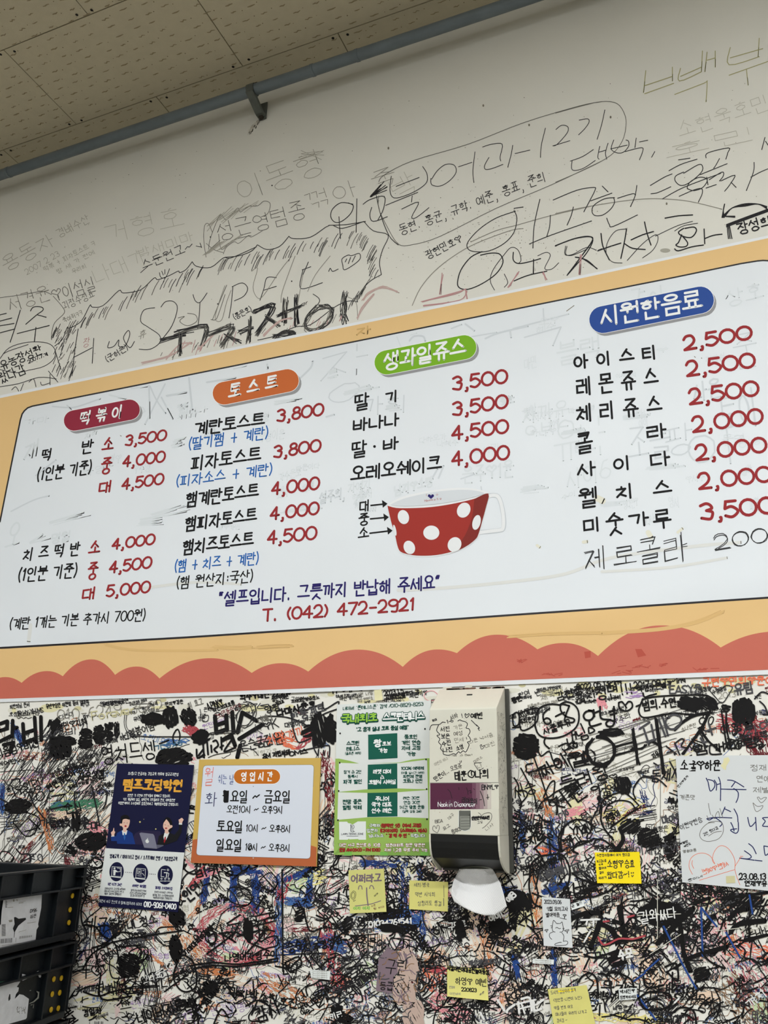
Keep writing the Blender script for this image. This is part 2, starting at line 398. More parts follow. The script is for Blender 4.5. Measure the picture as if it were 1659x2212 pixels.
# ------------------------------------------------------------------ the room
H = ROOM['h']; X0, X1, Y0 = ROOM['x0'], ROOM['x1'], ROOM['y0']
def slab(name, a, b, m):
    mb = MB(); mb.box(a, b); o = mb.build(name, MATS[m]); o['kind'] = 'structure'; return o
wall = slab('wall_back', (X0, 0, 0), (X1, .15, H + .15), 'wall_paint')
slab('wall_left', (X0 - .15, Y0, 0), (X0, .15, H + .15), 'room_paint')
slab('wall_right', (X1, Y0, 0), (X1 + .15, .15, H + .15), 'room_paint')
slab('wall_front', (X0 - .15, Y0 - .15, 0), (X1 + .15, Y0, H + .15), 'room_paint')
slab('floor', (X0 - .15, Y0 - .15, -.15), (X1 + .15, .15, 0), 'floor_tile')
ceil = slab('ceiling', (X0, Y0, H + .010), (X1, 0, H + .15), 'gap_dark')
rc = random.Random(4)
TM = {}
def tile(x0, x1, y0, y1):
    k = (round(x1 - x0, 3), round(y1 - y0, 3))
    if k not in TM:
        mb = MB(); w, l = k; mb.box((.0014, .0014, 0), (w - .0014, l - .0014, .009))
        me = bpy.data.meshes.new('ceiling_tile'); me.from_pydata(mb.v, [], mb.f); me.materials.append(MATS['ceiling_board']); me.update(); TM[k] = me
    o = bpy.data.objects.new('ceiling_tile', TM[k]); COL.objects.link(o); o.parent = ceil; o.location = (x0, y0, H + rc.uniform(0, .0007))
TL, TW = .612, .299
ys = [0.0, -.083, -.383, -.682, -.981, -1.28]
JX = -1.14
for r_, (ya, yb) in enumerate(zip(ys, ys[1:])):
    off = JX + (TL / 2 if r_ % 2 == 0 else 0)
    k0 = -4
    for k in range(-3, 4):
        a, b = off + k * TL, off + (k + 1) * TL
        a, b = max(a, X0), min(b, X1)
        if b - a > .02: tile(a, b, yb, ya)
# the rest of the ceiling is out of view: larger boards
mb = MB(); mb.box((X0, Y0, H + .001), (X1, -1.2815, H + .0095)); mb.box((X0, -1.28, H + .001), (off - 3 * TL - .7 if False else X0 + .02, 0, H + .0095)); mb.box((JX + 4.5 * TL, -1.28, H + .001), (X1, 0, H + .0095))
mb.build('ceiling_field', MATS['ceiling_board'], ceil)
V, Fc, Mi = [], [], []
def zrib(pts, w, mi, z):
    n = len(V)
    for i, (x, y) in enumerate(pts):
        ww = w * (.55 if i in (0, len(pts) - 1) else 1) / 2
        V.append((x, y - ww, z)); V.append((x, y + ww, z))
    for i in range(len(pts) - 1): Fc.append((n + 2 * i, n + 2 * i + 1, n + 2 * i + 3, n + 2 * i + 2)); Mi.append(mi)
def zdot(x, y, r, mi, z):
    n = len(V)
    for i in range(7): V.append((x + r * math.cos(i * .9), y + r * math.sin(i * .9), z))
    Fc.append(tuple(range(n, n + 7))); Mi.append(mi)
j = 0; y = -.012
while y > -1.0:
    x = -3.0 + (j % 2) * .026 + (j % 3) * .009
    while x < .2:
        xx = x + rc.uniform(-.005, .005); yy = y + rc.uniform(-.004, .004); l = rc.uniform(.016, .026); q = rc.uniform(-.0016, .0016)
        zrib([(xx, yy), (xx + l * .35, yy + q + .001), (xx + l * .6, yy - q), (xx + l, yy + q)], rc.uniform(.0026, .004), 0, H - .0003)
        if rc.random() < .8: zdot(xx + l + rc.uniform(.006, .018), yy + rc.uniform(-.006, .006), rc.uniform(.0009, .0017), 1, H - .0003)
        x += rc.choice((.055, .062, .07))
    j += 1; y -= .029
for r_, yj in enumerate(ys[1:4]):
    for rr, yo in ((r_, 1), (r_ + 1, -1)):
        off = JX + (TL / 2 if rr % 2 == 0 else 0)
        for k in range(-3, 3):
            xj = off + k * TL
            for sx in (-1, 1): zdot(xj + sx * rc.uniform(.018, .03), yj + yo * rc.uniform(.008, .016), .0042, 2, H - .0005)
o = vmesh('pit_pattern', V, Fc, [MATS['fissure_shade'], MATS['pit_shade'], MATS['screw_dark']], ceil, Mi); o['kind'] = 'stuff'

# pipe along the top of the wall
PD = .065
za = (p3(0, 379, PD).z + p3(829, 100, PD).z) / 2
PR = .0158
pt = empty('water_pipe', (-1.1, -PD, za)); tag(pt, 'grey painted pipe running along the wall just below the ceiling', 'pipe')
mb = MB(); mb.tube((X0 + .01, -PD, za), (X1 - .01, -PD, za), PR, 40); o = mb.build('pipe', MATS['pipe_paint'], pt, smooth=True)
for xj in (p3(18, 378, PD).x, p3(772, 118, PD).x, p3(676, 152, PD).x):
    mb = MB(); mb.tube((xj - .004, -PD, za), (xj + .004, -PD, za), PR + .0012, 32); mb.build('pipe_ring', MATS['pipe_paint'], pt)
bx = p3(545, 196, PD).x
mb = MB()                                 # saddle band and its welded arm down to the wall
mb.tube((bx - .012, -PD, za), (bx + .012, -PD, za), PR + .003, 32)
mb.prism([(-PD - .014, za - .008), (-PD + .012, za - .016), (-.016, za - .034), (-.0005, za - .034), (-.0005, za - .044), (-.022, za - .044), (-PD - .002, za - .024), (-PD - .016, za - .018)], bx - .012, bx + .012)
mb.prism([(-.004, za + .012), (-.0005, za + .012), (-.0005, za - .05), (-.006, za - .05)], bx - .010, bx + .014)
mb.build('pipe_bracket', MATS['bracket_paint'], pt, bevel=.001)
mb = MB(); mb.tube((bx + .001, -.006, za - .047), (bx + .001, -.014, za - .047), .007, 12); mb.box((bx - .013, -PD - .004, za + PR - .001), (bx + .016, -PD + .012, za + PR + .007)); mb.build('bracket_bolt', MATS['grime'], pt)

# ------------------------------------------------------------------ lining below the banner
zl = p3(800, 1486).z
mb = MB(); mb.box((X0 + .001, -.0015, .002), (X1 - .001, -.0001, zl)); lin_o = mb.build('wall_lining', MATS['lining_paper'], wall)

# ------------------------------------------------------------------ menu banner
def bann(V):
    W = P(V, .005); x, z = W[:, 0], W[:, 2] - CZ
    return (.0050 + .0011 * np.sin(7 * x + 5 * z + .8) * np.sin(9 * z + 1.2 * x) + .0007 * np.sin(3.1 * x - 17 * z + 2)
            + .0016 * np.exp(-((z - .40 - .10 * x) / .035) ** 2) * (0.5 + .5 * np.tanh((x + .45) * 5)))
bt = empty('menu_banner', tuple(p3(800, 1478, .004)))
tag(bt, 'long vinyl menu banner with orange border, white price panel and red scallops', 'banner')
def lerp_pts(pts):
    xs, yv = zip(*pts); return lambda x: float(np.interp(x, xs, yv))
xe = lambda f: f
top = lerp_pts([(-80, 870.5), (0, 854), (560, 739), (1200, 607), (1659, 508.5), (1740, 491)])
btm = lerp_pts([(-80, 1520.5), (0, 1517), (500, 1501.5), (1060, 1480.5), (1659, 1457), (1740, 1453)])
redb = lambda x: btm(x) - 7.5 - x * .0016
inner_t = lerp_pts([(-80, 1500), (-70, 1478), (0, 1127), (14, 1056), (25, 1001), (44, 907), (48, 894), (53, 887), (60, 881), (70, 877.3), (400, 811.5), (800, 731), (1220, 646), (1453, 600), (1600, 569.5), (1640, 563), (1650, 562.5), (1700, 566), (1740, 590)])
inner_b = lerp_pts([(-80, 1403), (12, 1399), (400, 1377), (770, 1352.5), (1140, 1326), (1560, 1297.5), (1659, 1291), (1740, 1286)])
XS = list(np.arange(-80, 1741, 12.0))
I = Ink(0, bann)
I.strip(XS, top, btm, 60, 'trim_white'); I.lay = .00012
I.strip(XS, lambda x: top(x) + 6, lambda x: redb(x), 60, 'vinyl_orange')
I.build('banner_sheet', bt)
I = Ink(.0003, bann)
xs2 = sorted(set([-60, -30] + [0, 4, 8, 14, 20, 25, 32, 38, 44, 46, 48, 50, 53, 56, 60, 65, 70] + list(np.arange(76, 1741, 12.0))))
I.strip(xs2, inner_t, lambda x: max(inner_b(x), inner_t(x) + .1), 44, 'vinyl_white'); I.build('white_panel', bt)
I = Ink(.00042, bann)
I.line([(x, inner_t(x)) for x in xs2 if x >= 0], 3.2, 'line_black'); I.line([(x, inner_b(x)) for x in XS], 4.2, 'line_black'); I.build('panel_outline', bt)
cusp = [(-25, 1478), (46.7, 1475), (135.6, 1460.8), (248.6, 1457.8), (344.5, 1465.6), (543.7, 1453.6), (665.9, 1450.7), (870, 1440.5), (987, 1410.9), (1161, 1402.7), (1291.8, 1417), (1556.8, 1398.7), (1800, 1400)]
peak = [(11, 1462.5), (102, 1449.6), (198, 1424.3), (295, 1439.8), (455, 1421.8), (608, 1432.6), (774, 1403.3), (946, 1402.9), (1075, 1371), (1217, 1389), (1430, 1351), (1680, 1364)]
def scal(x):
    for (a, ya), (b, yb), (pxx, py) in zip(cusp, cusp[1:], peak):
        if a <= x <= b:
            if x < pxx: return py + (ya - py) * ((pxx - x) / (pxx - a)) ** 2.1
            return py + (yb - py) * ((x - pxx) / (b - pxx)) ** 2.1
    return 1478
xs3 = sorted(set(list(np.arange(-24, 1741, 6.0)) + [c[0] for c in cusp[:-1]]))
I = Ink(.0003, bann); I.strip(xs3, scal, redb, 10, 'vinyl_red'); I.build('scalloped_border', bt)

rg = random.Random(11)
G = Ink(.00042, bann); G.clip = lambda p: all(x > -20 and inner_t(x) + 4 < y < inner_b(x) - 3 for x, y in p)                     # writing on the wall showing faintly through the vinyl
for t, a in (('사', (60, 930, 120, 915, 110)), ('정', (190, 920, 330, 895, 95)), ('시', (310, 940, 420, 915, 130)), ('네', (440, 860, 560, 840, 110)), ('장', (690, 880, 790, 850, 120)),
             ('사', (840, 800, 900, 780, 110)), ('양', (890, 780, 1000, 750, 90)), ('희', (1010, 760, 1110, 740, 110)), ('족', (1110, 770, 1230, 740, 120)), ('블랙', (1205, 790, 1300, 770, 50)), ('한', (1330, 640, 1420, 620, 60)),
             ('유나', (1200, 1000, 1310, 980, 90)), ('조늘', (1360, 1000, 1450, 985, 75)), ('팡', (1440, 990, 1500, 975, 70)), ('이', (1490, 1020, 1600, 1000, 90)), ('은주♡1윤', (1000, 1045, 1110, 1030, 36)),
             ('상호', (1570, 665, 1650, 645, 40)), ('오', (10, 1190, 40, 1180, 60)), ('ㅗ', (60, 1190, 90, 1185, 40)), ('명월', (110, 1175, 150, 1168, 22)), ('설주희,', (690, 1090, 745, 1076, 26)), ('자예지', (752, 1066, 800, 1055, 22)),
             ('남지♡소랑', (852, 1072, 935, 1050, 24)), ('쟤', (50, 1000, 80, 985, 40)), ('장깝운', (1130, 940, 1230, 920, 60)), ('사온', (1500, 870, 1560, 855, 44)), ('가희', (780, 900, 880, 890, 40)), ('준', (1590, 800, 1640, 790, 80)),
             ('사이6', (1225, 1060, 1320, 1035, 50)), ('경이', (1370, 700, 1440, 690, 80)), ('토이', (1560, 940, 1640, 920, 90))):
    G.text(t, *a[:4], a[4], rg.uniform(2.2, 4), rg.choice(['ghost', 'ghost2', 'ghost2']), jit=.03, rnd=rg)
G.tr(0, 820, 4.147, 'ghost', 3, ['1335 50 1340 350', '1345 60 1400 180 1485 305', '1495 150 1659 110', '470 240 600 250 700 240 900 170', '600 230 640 270', '320 860 500 720', '100 1180 300 1080 440 1040'])
G.tr(360, 780, 4.147, 'ghost', 4, ['200 150 215 300 230 440', '0 310 180 280', '360 190 620 150', '900 30 905 70', '1200 150 1290 60 1310 0', '1430 500 1500 480'])
G.tr(740, 700, 4.147, 'ghost', 4, ['130 50 150 160 160 310', '600 150 640 110 720 110 740 150', '1100 0 1180 60', '1280 130 1400 80 1659 20', '810 1370 850 1300', '860 1380 905 1270', '1500 60 1510 120'])
G.tr(740, 1020, 4.147, 'ghost', 3, ['1240 130 1250 180', '120 300 130 230 190 220', '1060 60 1180 20'])
for cx, cy, w_, l_, a_ in ((110, 1130, 5, 90, -.25), (300, 1130, 8, 60, -.1), (330, 1115, 8, 90, -.25), (60, 1175, 4, 50, -.4), (770, 1092, 6, 60, -1), (610, 1105, 5, 90, -.15), (390, 880, 9, 16, -.3), (712, 810, 10, 14, -.3), (375, 958, 10, 26, -.25),
                           (840, 880, 9, 26, -.2), (1085, 868, 9, 30, -.2), (745, 848, 6, 80, -.22), (590, 870, 5, 60, -.2), (1215, 935, 8, 50, -.2), (1350, 905, 7, 60, -.15), (1130, 1060, 9, 60, -.1), (1400, 1010, 7, 90, -.1), (1300, 1090, 6, 70, -.1)):
    for k in range(int(w_)):
        dx, dy = rg.uniform(-6, 6), rg.uniform(-w_, w_)
        G.line([(cx + dx, cy + dy), (cx + dx + l_ * math.cos(a_) * rg.uniform(.5, 1), cy + dy + l_ * math.sin(a_) * rg.uniform(.5, 1))], rg.uniform(1.5, 4), 'ghost2')
for _ in range(46):
    x = rg.uniform(1120, 1650) if rg.random() < .6 else rg.uniform(30, 1100); y = rg.uniform(inner_t(max(80, x)) + 40, min(1150, inner_b(x) - 150))
    G.text(''.join(rg.choice('가나다마서오지혜민수하은영정이♡') for _ in range(rg.randint(2, 4))), x, y, x + rg.uniform(18, 60), y - rg.uniform(2, 12), rg.uniform(9, 26), 1.6, 'ghost2', jit=.05, rnd=rg)
# damp and dirt marks
for pts, m_, w_ in (([(300, 1272), (420, 1258), (520, 1262)], 'stain', 6), ([(860, 1275), (960, 1270), (1100, 1257), (1220, 1240), (1320, 1205), (1500, 1180), (1600, 1172)], 'stain', 7), ([(1300, 1235), (1450, 1225), (1570, 1205)], 'stain', 6),
                    ([(66, 1350), (62, 1385)], 'stain', 8), ([(1400, 1150), (1406, 1160)], 'stain2', 11), ([(1464, 1150), (1474, 1142)], 'stain2', 6), ([(1260, 1171), (1268, 1170)], 'stain2', 7), ([(1290, 1076), (1302, 1082)], 'stain2', 14), ([(1160, 1178), (1166, 1182)], 'stain2', 6)):
    G.curve(pts, w_, m_)
for q in ((1224, 672, 1240, 660), (1500, 770, 1502, 772), (1515, 773, 1516, 774), (260, 941, 262, 942)): G.line([(q[0], q[1]), (q[2], q[3])], 1.5, 'dot_dirt')
G.clip = lambda p: all(top(x) + 9 < y < redb(x) and not (inner_t(x) - 3 < y < inner_b(x) + 3) for x, y in p)
for t, a in (('이조', (600, 735, 740, 700, 44)), ('6', (1130, 655, 1165, 648, 46)), ('O', (1268, 640, 1312, 630, 30)), ('C', (1470, 575, 1540, 560, 34)), ('사', (1390, 590, 1440, 580, 34)), ('ㄱ', (60, 838, 90, 832, 16)), ('장', (770, 740, 800, 733, 30)), ('너', (850, 700, 900, 690, 30))):
    G.text(t, *a[:4], a[4], 3, 'ghost_orange', jit=.03, rnd=rg)
for pts in ([(460, 1398), (520, 1400), (545, 1398)], [(555, 1399), (600, 1396), (630, 1396)], [(1100, 1376), (1200, 1370), (1300, 1368)], [(1300, 1368), (1420, 1360), (1500, 1345), (1560, 1322)], [(230, 1392), (300, 1404), (470, 1404)]):
    G.curve(pts, 4, 'stain_orange')
    for _ in range(8): o = rg.uniform(-4, 4); G.curve([(x + rg.uniform(-6, 6), y + o) for x, y in pts], 1.5, 'stain_orange')
G.clip = None
for q in (((1262, 1408), (1276, 1406), (1276, 1420), (1264, 1422)), ((1372, 1402), (1386, 1402), (1396, 1416), (1378, 1420))): G.poly(q, 'ghost_red')
for x, y, l_ in ((1325, 1440, 90), (1115, 1428, 14), (1490, 1446, 60), (1160, 1458, 50), (1420, 1436, 12), (1320, 1452, 40)):
    for _ in range(6): a = rg.uniform(0, l_); G.line([(x + a, y + rg.uniform(-4, 4)), (x + a + rg.uniform(4, 18), y + rg.uniform(-4, 4))], 1.6, 'ghost_red')
G.build('show_through_marks', bt, 'stuff')

def pill(x0, y0, x1, y1, w, m, label, words, wt, sh=(5.5, 6)):
    I = Ink(.0006, bann)
    n = 12; pts = [(x0 + (x1 - x0) * i / n, y0 + (y1 - y0) * i / n) for i in range(n + 1)]
    def pl(dx, dy, mm, e=0):
        C = []
        ux, uy = (x1 - x0), (y1 - y0); L = math.hypot(ux, uy); ux /= L; uy /= L; r = w / 2 + e
        for i in range(13): a = math.pi / 2 + math.pi * i / 12; C.append((x0 + dx + r * (ux * math.cos(a) - uy * math.sin(a)), y0 + dy + r * (uy * math.cos(a) + ux * math.sin(a))))
        for i in range(13): a = -math.pi / 2 + math.pi * i / 12; C.append((x1 + dx + r * (ux * math.cos(a) - uy * math.sin(a)), y1 + dy + r * (uy * math.cos(a) + ux * math.sin(a))))
        I.poly(C, mm, 3)
    pl(*sh, 'pill_shadow'); I.lay = .0003; pl(0, 0, 'print_white', 1.2); I.lay = .0004; pl(0, 0, m); I.lay = .0008
    for t, a in words: I.text(t, *a, wt, 'print_white', gap=.1)
    o = I.build('title_pill', bt); o['label'] = label
pill(160, 908.5, 280, 885, 44, 'pill_crimson', 'crimson title pill', [('떡 볶 이', (172, 920, 262, 903, 31))], 3.7)
pill(484, 849.5, 621, 822, 49, 'pill_orange', 'orange title pill', [('토 스 트', (494, 862, 598, 841, 33))], 4.6)
pill(835, 783, 1003, 750, 52, 'pill_green', 'green title pill', [('생과일쥬스', (829, 801, 1006, 767, 39))], 5)
pill(1302, 690.5, 1513, 648, 58, 'pill_blue', 'blue title pill', [('시원한음료', (1299, 706, 1517, 667, 43))], 5.2)

K = Ink(.0006, bann); Rr = Ink(.0006, bann); Bl = Ink(.0006, bann)
for t, a, w_ in (("떡", (89, 997, 109, 994, 27), 3.3), ("반", (175, 981, 199, 977, 30), 3.4), ("(1인분 기준)", (77, 1041, 197, 1023, 31), 3.2), ("치 즈 떡 반", (49, 1213, 170, 1199, 30), 3.3), ("(1인분 기준)", (36, 1258, 166, 1247, 32), 3.2),
             ("(계란 1개는 기본 추가시 700원)", (18, 1361, 314, 1341, 27), 2.6), ("계란토스트", (420, 941, 570, 921, 31), 4), ("피자토스트", (412, 1018, 562, 998, 34), 4), ("햄계란토스트", (401, 1096, 557, 1076, 33), 4), ("햄피자토스트", (399, 1148, 553, 1128, 32), 4),
             ("햄치즈토스트", (394, 1199, 546, 1181, 33), 4), ("(햄 원산지:국산)", (379, 1273, 547, 1257, 28), 2.7), ("딸", (766, 888, 796, 882, 36), 4), ("기", (833, 872, 859, 867, 26), 4), ("바나나", (763, 933, 861, 919, 29), 4.2), ("딸", (760, 990, 791, 985, 36), 4),
             ("바", (828, 975, 860, 969, 28), 4.2), ("오레오쉐이크", (758, 1041, 953, 1017, 34), 4.3), ("대", (777, 1106, 797, 1103, 25), 3.2), ("중", (775, 1136, 796, 1133, 26), 3.2), ("소", (774, 1165, 796, 1162, 25), 3.2),
             ("아 이 스 티", (1241, 798, 1419, 775, 31), 4.7), ("레 몬 쥬 스", (1247, 856, 1422, 833, 41), 4.7), ("체 리 쥬 스", (1247, 913, 1430, 892, 40), 4.7), ("콜", (1246, 981, 1280, 975, 44), 4.7), ("라", (1399, 950, 1440, 944, 32), 4.7),
             ("사", (1248, 1031, 1287, 1026, 32), 4.7), ("이", (1327, 1019, 1363, 1013, 31), 4.7), ("다", (1407, 1010, 1448, 1004, 32), 4.7), ("웰", (1253, 1098, 1290, 1093, 43), 4.6), ("치", (1333, 1080, 1369, 1075, 33), 4.7), ("스", (1413, 1073, 1451, 1068, 34), 4.7),
             ("미", (1262, 1151, 1298, 1146, 31), 4.7), ("숫", (1312, 1157, 1347, 1152, 48), 4.7), ("가", (1360, 1140, 1402, 1134, 31), 4.7), ("루", (1414, 1143, 1450, 1138, 41), 4.7)):
    Ki = Ink(.0006, bann); Ki.text(t, *a, w_, 'print_black'); Ki.build('menu_item', bt)
K.ell(809, 964.5, 3, 3, 'print_black', n=12); K.build('menu_item', bt)
for (x0, y0), (x1, y1) in (((800, 1092), (837, 1088)), ((799, 1121), (840, 1117)), ((798, 1152), (848, 1146))):
    K = Ink(.0006, bann); K.line([(x0, y0), (x1 - 9, y1 + 1)], 3.4, 'print_black', caps=False); K.poly([(x1 - 12, y1 - 8), (x1, y1), (x1 - 10, y1 + 9)], 'print_black'); K.build('size_arrow', bt)
for t, a, w_ in (("소", (220, 976, 243, 973, 31), 4), ("중", (217, 1025, 238, 1022, 36), 4), ("대", (213, 1066, 239, 1062, 26), 4), ("3,500", (271, 963, 358, 950, 22), 4.3), ("4,000", (265, 1009, 355, 997, 23), 4.3), ("4,500", (263, 1058, 352, 1045, 23), 4.3),
             ("소", (191, 1199, 214, 1196, 31), 4), ("중", (188, 1253, 208, 1250, 38), 4), ("대", (177, 1297, 204, 1293, 27), 4), ("4,000", (242, 1187, 333, 1175, 22), 4.5), ("4,500", (236, 1238, 326, 1226, 24), 4.5), ("5,000", (230, 1289, 323, 1279, 24), 4.5),
             ("3,800", (599, 911, 698, 896, 25), 4.8), ("3,800", (592, 989, 692, 974, 25), 4.8), ("4,000", (587, 1069, 689, 1056, 26), 4.8), ("4,000", (584, 1123, 688, 1110, 26), 4.8), ("4,500", (578, 1175, 683, 1164, 27), 4.8),
             ("3,500", (979, 843, 1096, 826, 28), 5.2), ("3,500", (979, 898, 1097, 880, 28), 5.2), ("4,500", (977, 950, 1098, 934, 28), 5.2), ("4,000", (977, 1006, 1100, 991, 29), 5.2),
             ("2,500", (1479, 756, 1625, 731, 28), 6), ("2,500", (1485, 812, 1632, 792, 30), 6), ("2,500", (1491, 873, 1640, 853, 31), 6), ("2,000", (1498, 933, 1649, 913, 31), 6), ("2,000", (1505, 994, 1657, 975, 31), 6), ("2,000", (1511, 1056, 1668, 1039, 32), 6), ("3,500", (1516, 1123, 1676, 1107, 34), 6.4),
             ("T. (042) 472-2921", (567, 1342, 896, 1317, 25), 4.6)):
    Z = '0'; s0 = ASC['0']; 
    if ',' in t: ASC['0'] = (.86, 'o0099'); GC.pop('0', None)
    Rr = Ink(.0006, bann); Rr.text(t, *a, w_, 'print_red'); ASC['0'] = s0; GC.pop('0', None)
    Rr.build('price' if t[0] in '2345' else 'telephone_number' if t[0] == 'T' else 'size_word', bt)
for t, a in (("(딸기쨈 + 계란)", (405, 973, 580, 947, 28)), ("(피자소스 + 계란)", (378, 1053, 589, 1026, 27)), ("(햄 + 치즈 + 계란)", (375, 1237, 559, 1219, 28))): Bl = Ink(.0006, bann); Bl.text(t, *a, 2.7, 'print_blue'); Bl.build('menu_note', bt)
Bl = Ink(.0006, bann); Bl.text("“셀프입니다. 그릇까지 반납해 주세요”", 472, 1310, 950, 1273, 33, 3.8, 'print_navy')
Bl.build('menu_note', bt)
Hh = Ink(.0006, bann)
for t, a in (("제", (1264, 1237, 1308, 1229, 52)), ("로", (1326, 1226, 1374, 1219, 44)), ("콜", (1379, 1219, 1427, 1211, 56)), ("라", (1437, 1224, 1488, 1212, 66)), ("2000", (1544, 1187, 1700, 1163, 31))):
    for k in range(2): Hh.text(t, a[0] + k * 1.2, a[1] + k * 1.5, a[2] + k * 1.0, a[3], a[4], 1.7, 'pen', jit=.025, rnd=rg)
Hh.build('handwritten_line', bt, 'stuff')
# printed mug picture
M_ = Ink(.0006, bann)
c6 = lambda s_: [(740 + float(a) / 4.147, 1020 + float(b) / 4.147) for a, b in zip(s_.split()[::2], s_.split()[1::2])]
M_.curve(c6('1296 215 1350 206 1395 222 1425 300 1445 420 1440 500 1410 520 1320 530 1215 540'), 10, 'mug_shade'); M_.lay = .0002
M_.curve(c6('1290 222 1350 206 1395 222 1425 300 1442 420 1436 500 1410 518 1320 528 1205 545'), 7.5, 'mug_white'); M_.lay = .0003
M_.poly(catmull(c6('400 292 520 225 700 180 900 150 1080 140 1220 155 1305 185 1306 200 1290 300 1262 420 1225 560 1190 612 1100 680 980 725 840 755 700 762 590 748 520 722 490 680 470 560 430 420 400 292'), 3), 'mug_white', 3); M_.lay = .0007
M_.poly(catmull(c6('402 300 480 320 600 322 760 315 900 298 1060 268 1200 232 1306 190 1285 310 1250 440 1215 560 1185 605 1100 668 980 712 840 742 700 748 600 738 520 712 492 660 470 560 432 430 402 300'), 3), 'mug_red', 3); M_.lay = .0009
M_.poly(catmull(c6('1180 240 1306 190 1285 310 1250 440 1215 560 1185 605 1100 668 1010 700 1100 560 1160 400 1180 240'), 3), 'mug_dark', 2)
M_.poly(catmull(c6('430 290 540 240 720 195 900 168 1080 158 1200 168 1270 190 1180 222 1000 262 800 290 620 303 490 302 430 290'), 3), 'mug_inside', 3); M_.lay = .0012
for a in ('545 402 50 64 -.25', '795 542 72 64 0', '1085 340 58 70 .5', '1200 450 36 68 .25', '1003 648 60 68 .5', '598 674 50 62 -.4', '468 520 12 50 -.2'):
    x, y, rx, ry, ro = map(float, a.split()); M_.ell(740 + x / 4.147, 1020 + y / 4.147, rx / 4.147, ry / 4.147, 'mug_white', ro, 1)
M_.poly(c6('762 215 770 198 785 200 792 210 800 198 815 200 820 215 792 240'), 'print_navy')
M_.text('I', 920, 1072, 922, 1071.6, 5, 1, 'pink_soft'); M_.text('you', 938, 1071, 950, 1069, 5, .8, 'pink_soft'); M_.text('Having a time', 917, 1084, 953, 1079, 5, .9, 'pink_soft')
M_.build('mug_picture', bt)

# ------------------------------------------------------------------ handwriting on the bare wall above the banner
U = Ink(.0003)
C1, C2, C3, C4, C5, C6 = (0, 0, 2.0), (830, 0, 2.0), (0, 400, 2.9625), (300, 350, 2.9625), (800, 200, 3.318), (1200, 200, 3.614)
U.text("이동형", 522, 440, 705, 372, 58, 1.3, 'faint', up='n', jit=.03, rnd=rg)
U.tr(*C1, 'faint', 1, ['1290 680 1400 650', '1295 690 1395 655 1300 665 1400 670', '1300 650 1390 690'])
U.text("성근영텀종", 474, 521, 664, 472, 40, 1.3, 'pen_soft', up='n', jit=.03, rnd=rg)
U.text("꺾아 죽", 668, 458, 860, 395, 42, 1.2, 'pencil', up='n', jit=.03, rnd=rg)
U.tr(*C4, 'pen_soft', 1.1, ['430 610 415 500 420 410 445 395 470 450', '445 560 460 480 520 340 560 370 630 295 650 320 700 285 760 280 800 250 840 265 830 320 800 350', '540 590 560 545 610 510 640 520 700 470 720 480 790 440', '430 520 480 560 540 580', '420 590 520 500', '510 460 530 560 600 500 720 470'])
for _ in range(16): a = rg.uniform(0, 1); U.tr(*C4, 'faint', 1, ['%f %f %f %f' % (430 + 250 * a, 430 - 130 * a + rg.uniform(-20, 20), 520 + 250 * a, 330 - 90 * a + rg.uniform(-20, 20))])
for _ in range(12): a = rg.uniform(0, 1); U.tr(*C4, 'faint', 1, ['%f %f %f %f' % (400 + 120 * a, 600 - 40 * a, 500 + 180 * a, 520 - 60 * a)])
U.tr(*C4, 'pen', 1.7, ['1370 270 1295 260 1240 300 1228 350 1255 385 1300 378 1355 330 1372 280 1340 262', '1395 235 1390 450', '1215 405 1330 400 1450 380', '1280 350 1290 490', '1435 270 1480 240 1570 220 1565 300 1530 370', '1490 290 1478 340 1500 380 1590 350', '1520 215 1545 330 1600 470 1659 530'])
for k in range(9): U.tr(*C4, 'marker2', 1.6, ['%d %d %d %d' % (1485 + rg.randint(-5, 10), 222 + rg.randint(-8, 4), 1560 + rg.randint(-20, 35), 130 + rg.randint(-10, 50))])
U.tr(*C5, 'pen_soft', 1.3, ['60 740 60 830 120 960 200 1085 300 1090 500 1030 900 830 1300 660 1659 490', '60 640 100 590 300 490 700 370 1100 215 1500 95 1659 65'])
U.tr(*C6, 'pen_soft', 1.3, ['0 160 200 105 360 70 480 85 540 170 550 260 520 380 430 490 250 590 0 700'])
U.tr(*C5, 'pen', 1.6, ['150 600 140 700 170 755 260 735 350 690 405 640 405 580 375 530', '185 672 350 608', '110 808 340 715', '225 835 345 785 297 890 330 895 420 825', '300 740 295 785',
                       '440 620 480 560 540 515 600 520 615 570 570 630 500 670 440 660 434 615', '632 532 728 500', '750 425 735 560 742 645', '805 390 870 370 945 370 930 460 935 490', '850 465 820 520 825 550 870 545 950 515',
                       '1020 378 1010 440 985 535', '1037 437 1143 412', '1255 255 1225 380 1220 465', '1330 265 1370 235 1415 245 1410 290 1340 370 1308 382', '1308 382 1430 345'])
U.tr(*C6, 'pen', 1.6, ['185 215 250 205 262 230 230 280 180 330', '385 135 360 250 325 365', '115 535 210 500 295 445', '130 530 125 590 150 608 220 590 310 530', '345 420 330 500 340 520', '340 465 390 450', '410 395 390 470 400 520',
                       '455 370 435 440 480 470 530 465 570 420 570 380 550 370', '430 440 560 410', '630 355 620 430', '655 385 720 372', '545 460 670 430 680 460 655 525', '775 460 750 505'])
U.text("동현. 홍균, 규학. 예준, 홍표, 준희", 866, 509, 1180, 392, 24, 1.6, 'pen', up='n', jit=.03, rnd=rg, slant=.1)
U.text("광현민호♡", 925, 561, 1001, 523, 19, 1.7, 'pen', up='n', jit=.03, rnd=rg)
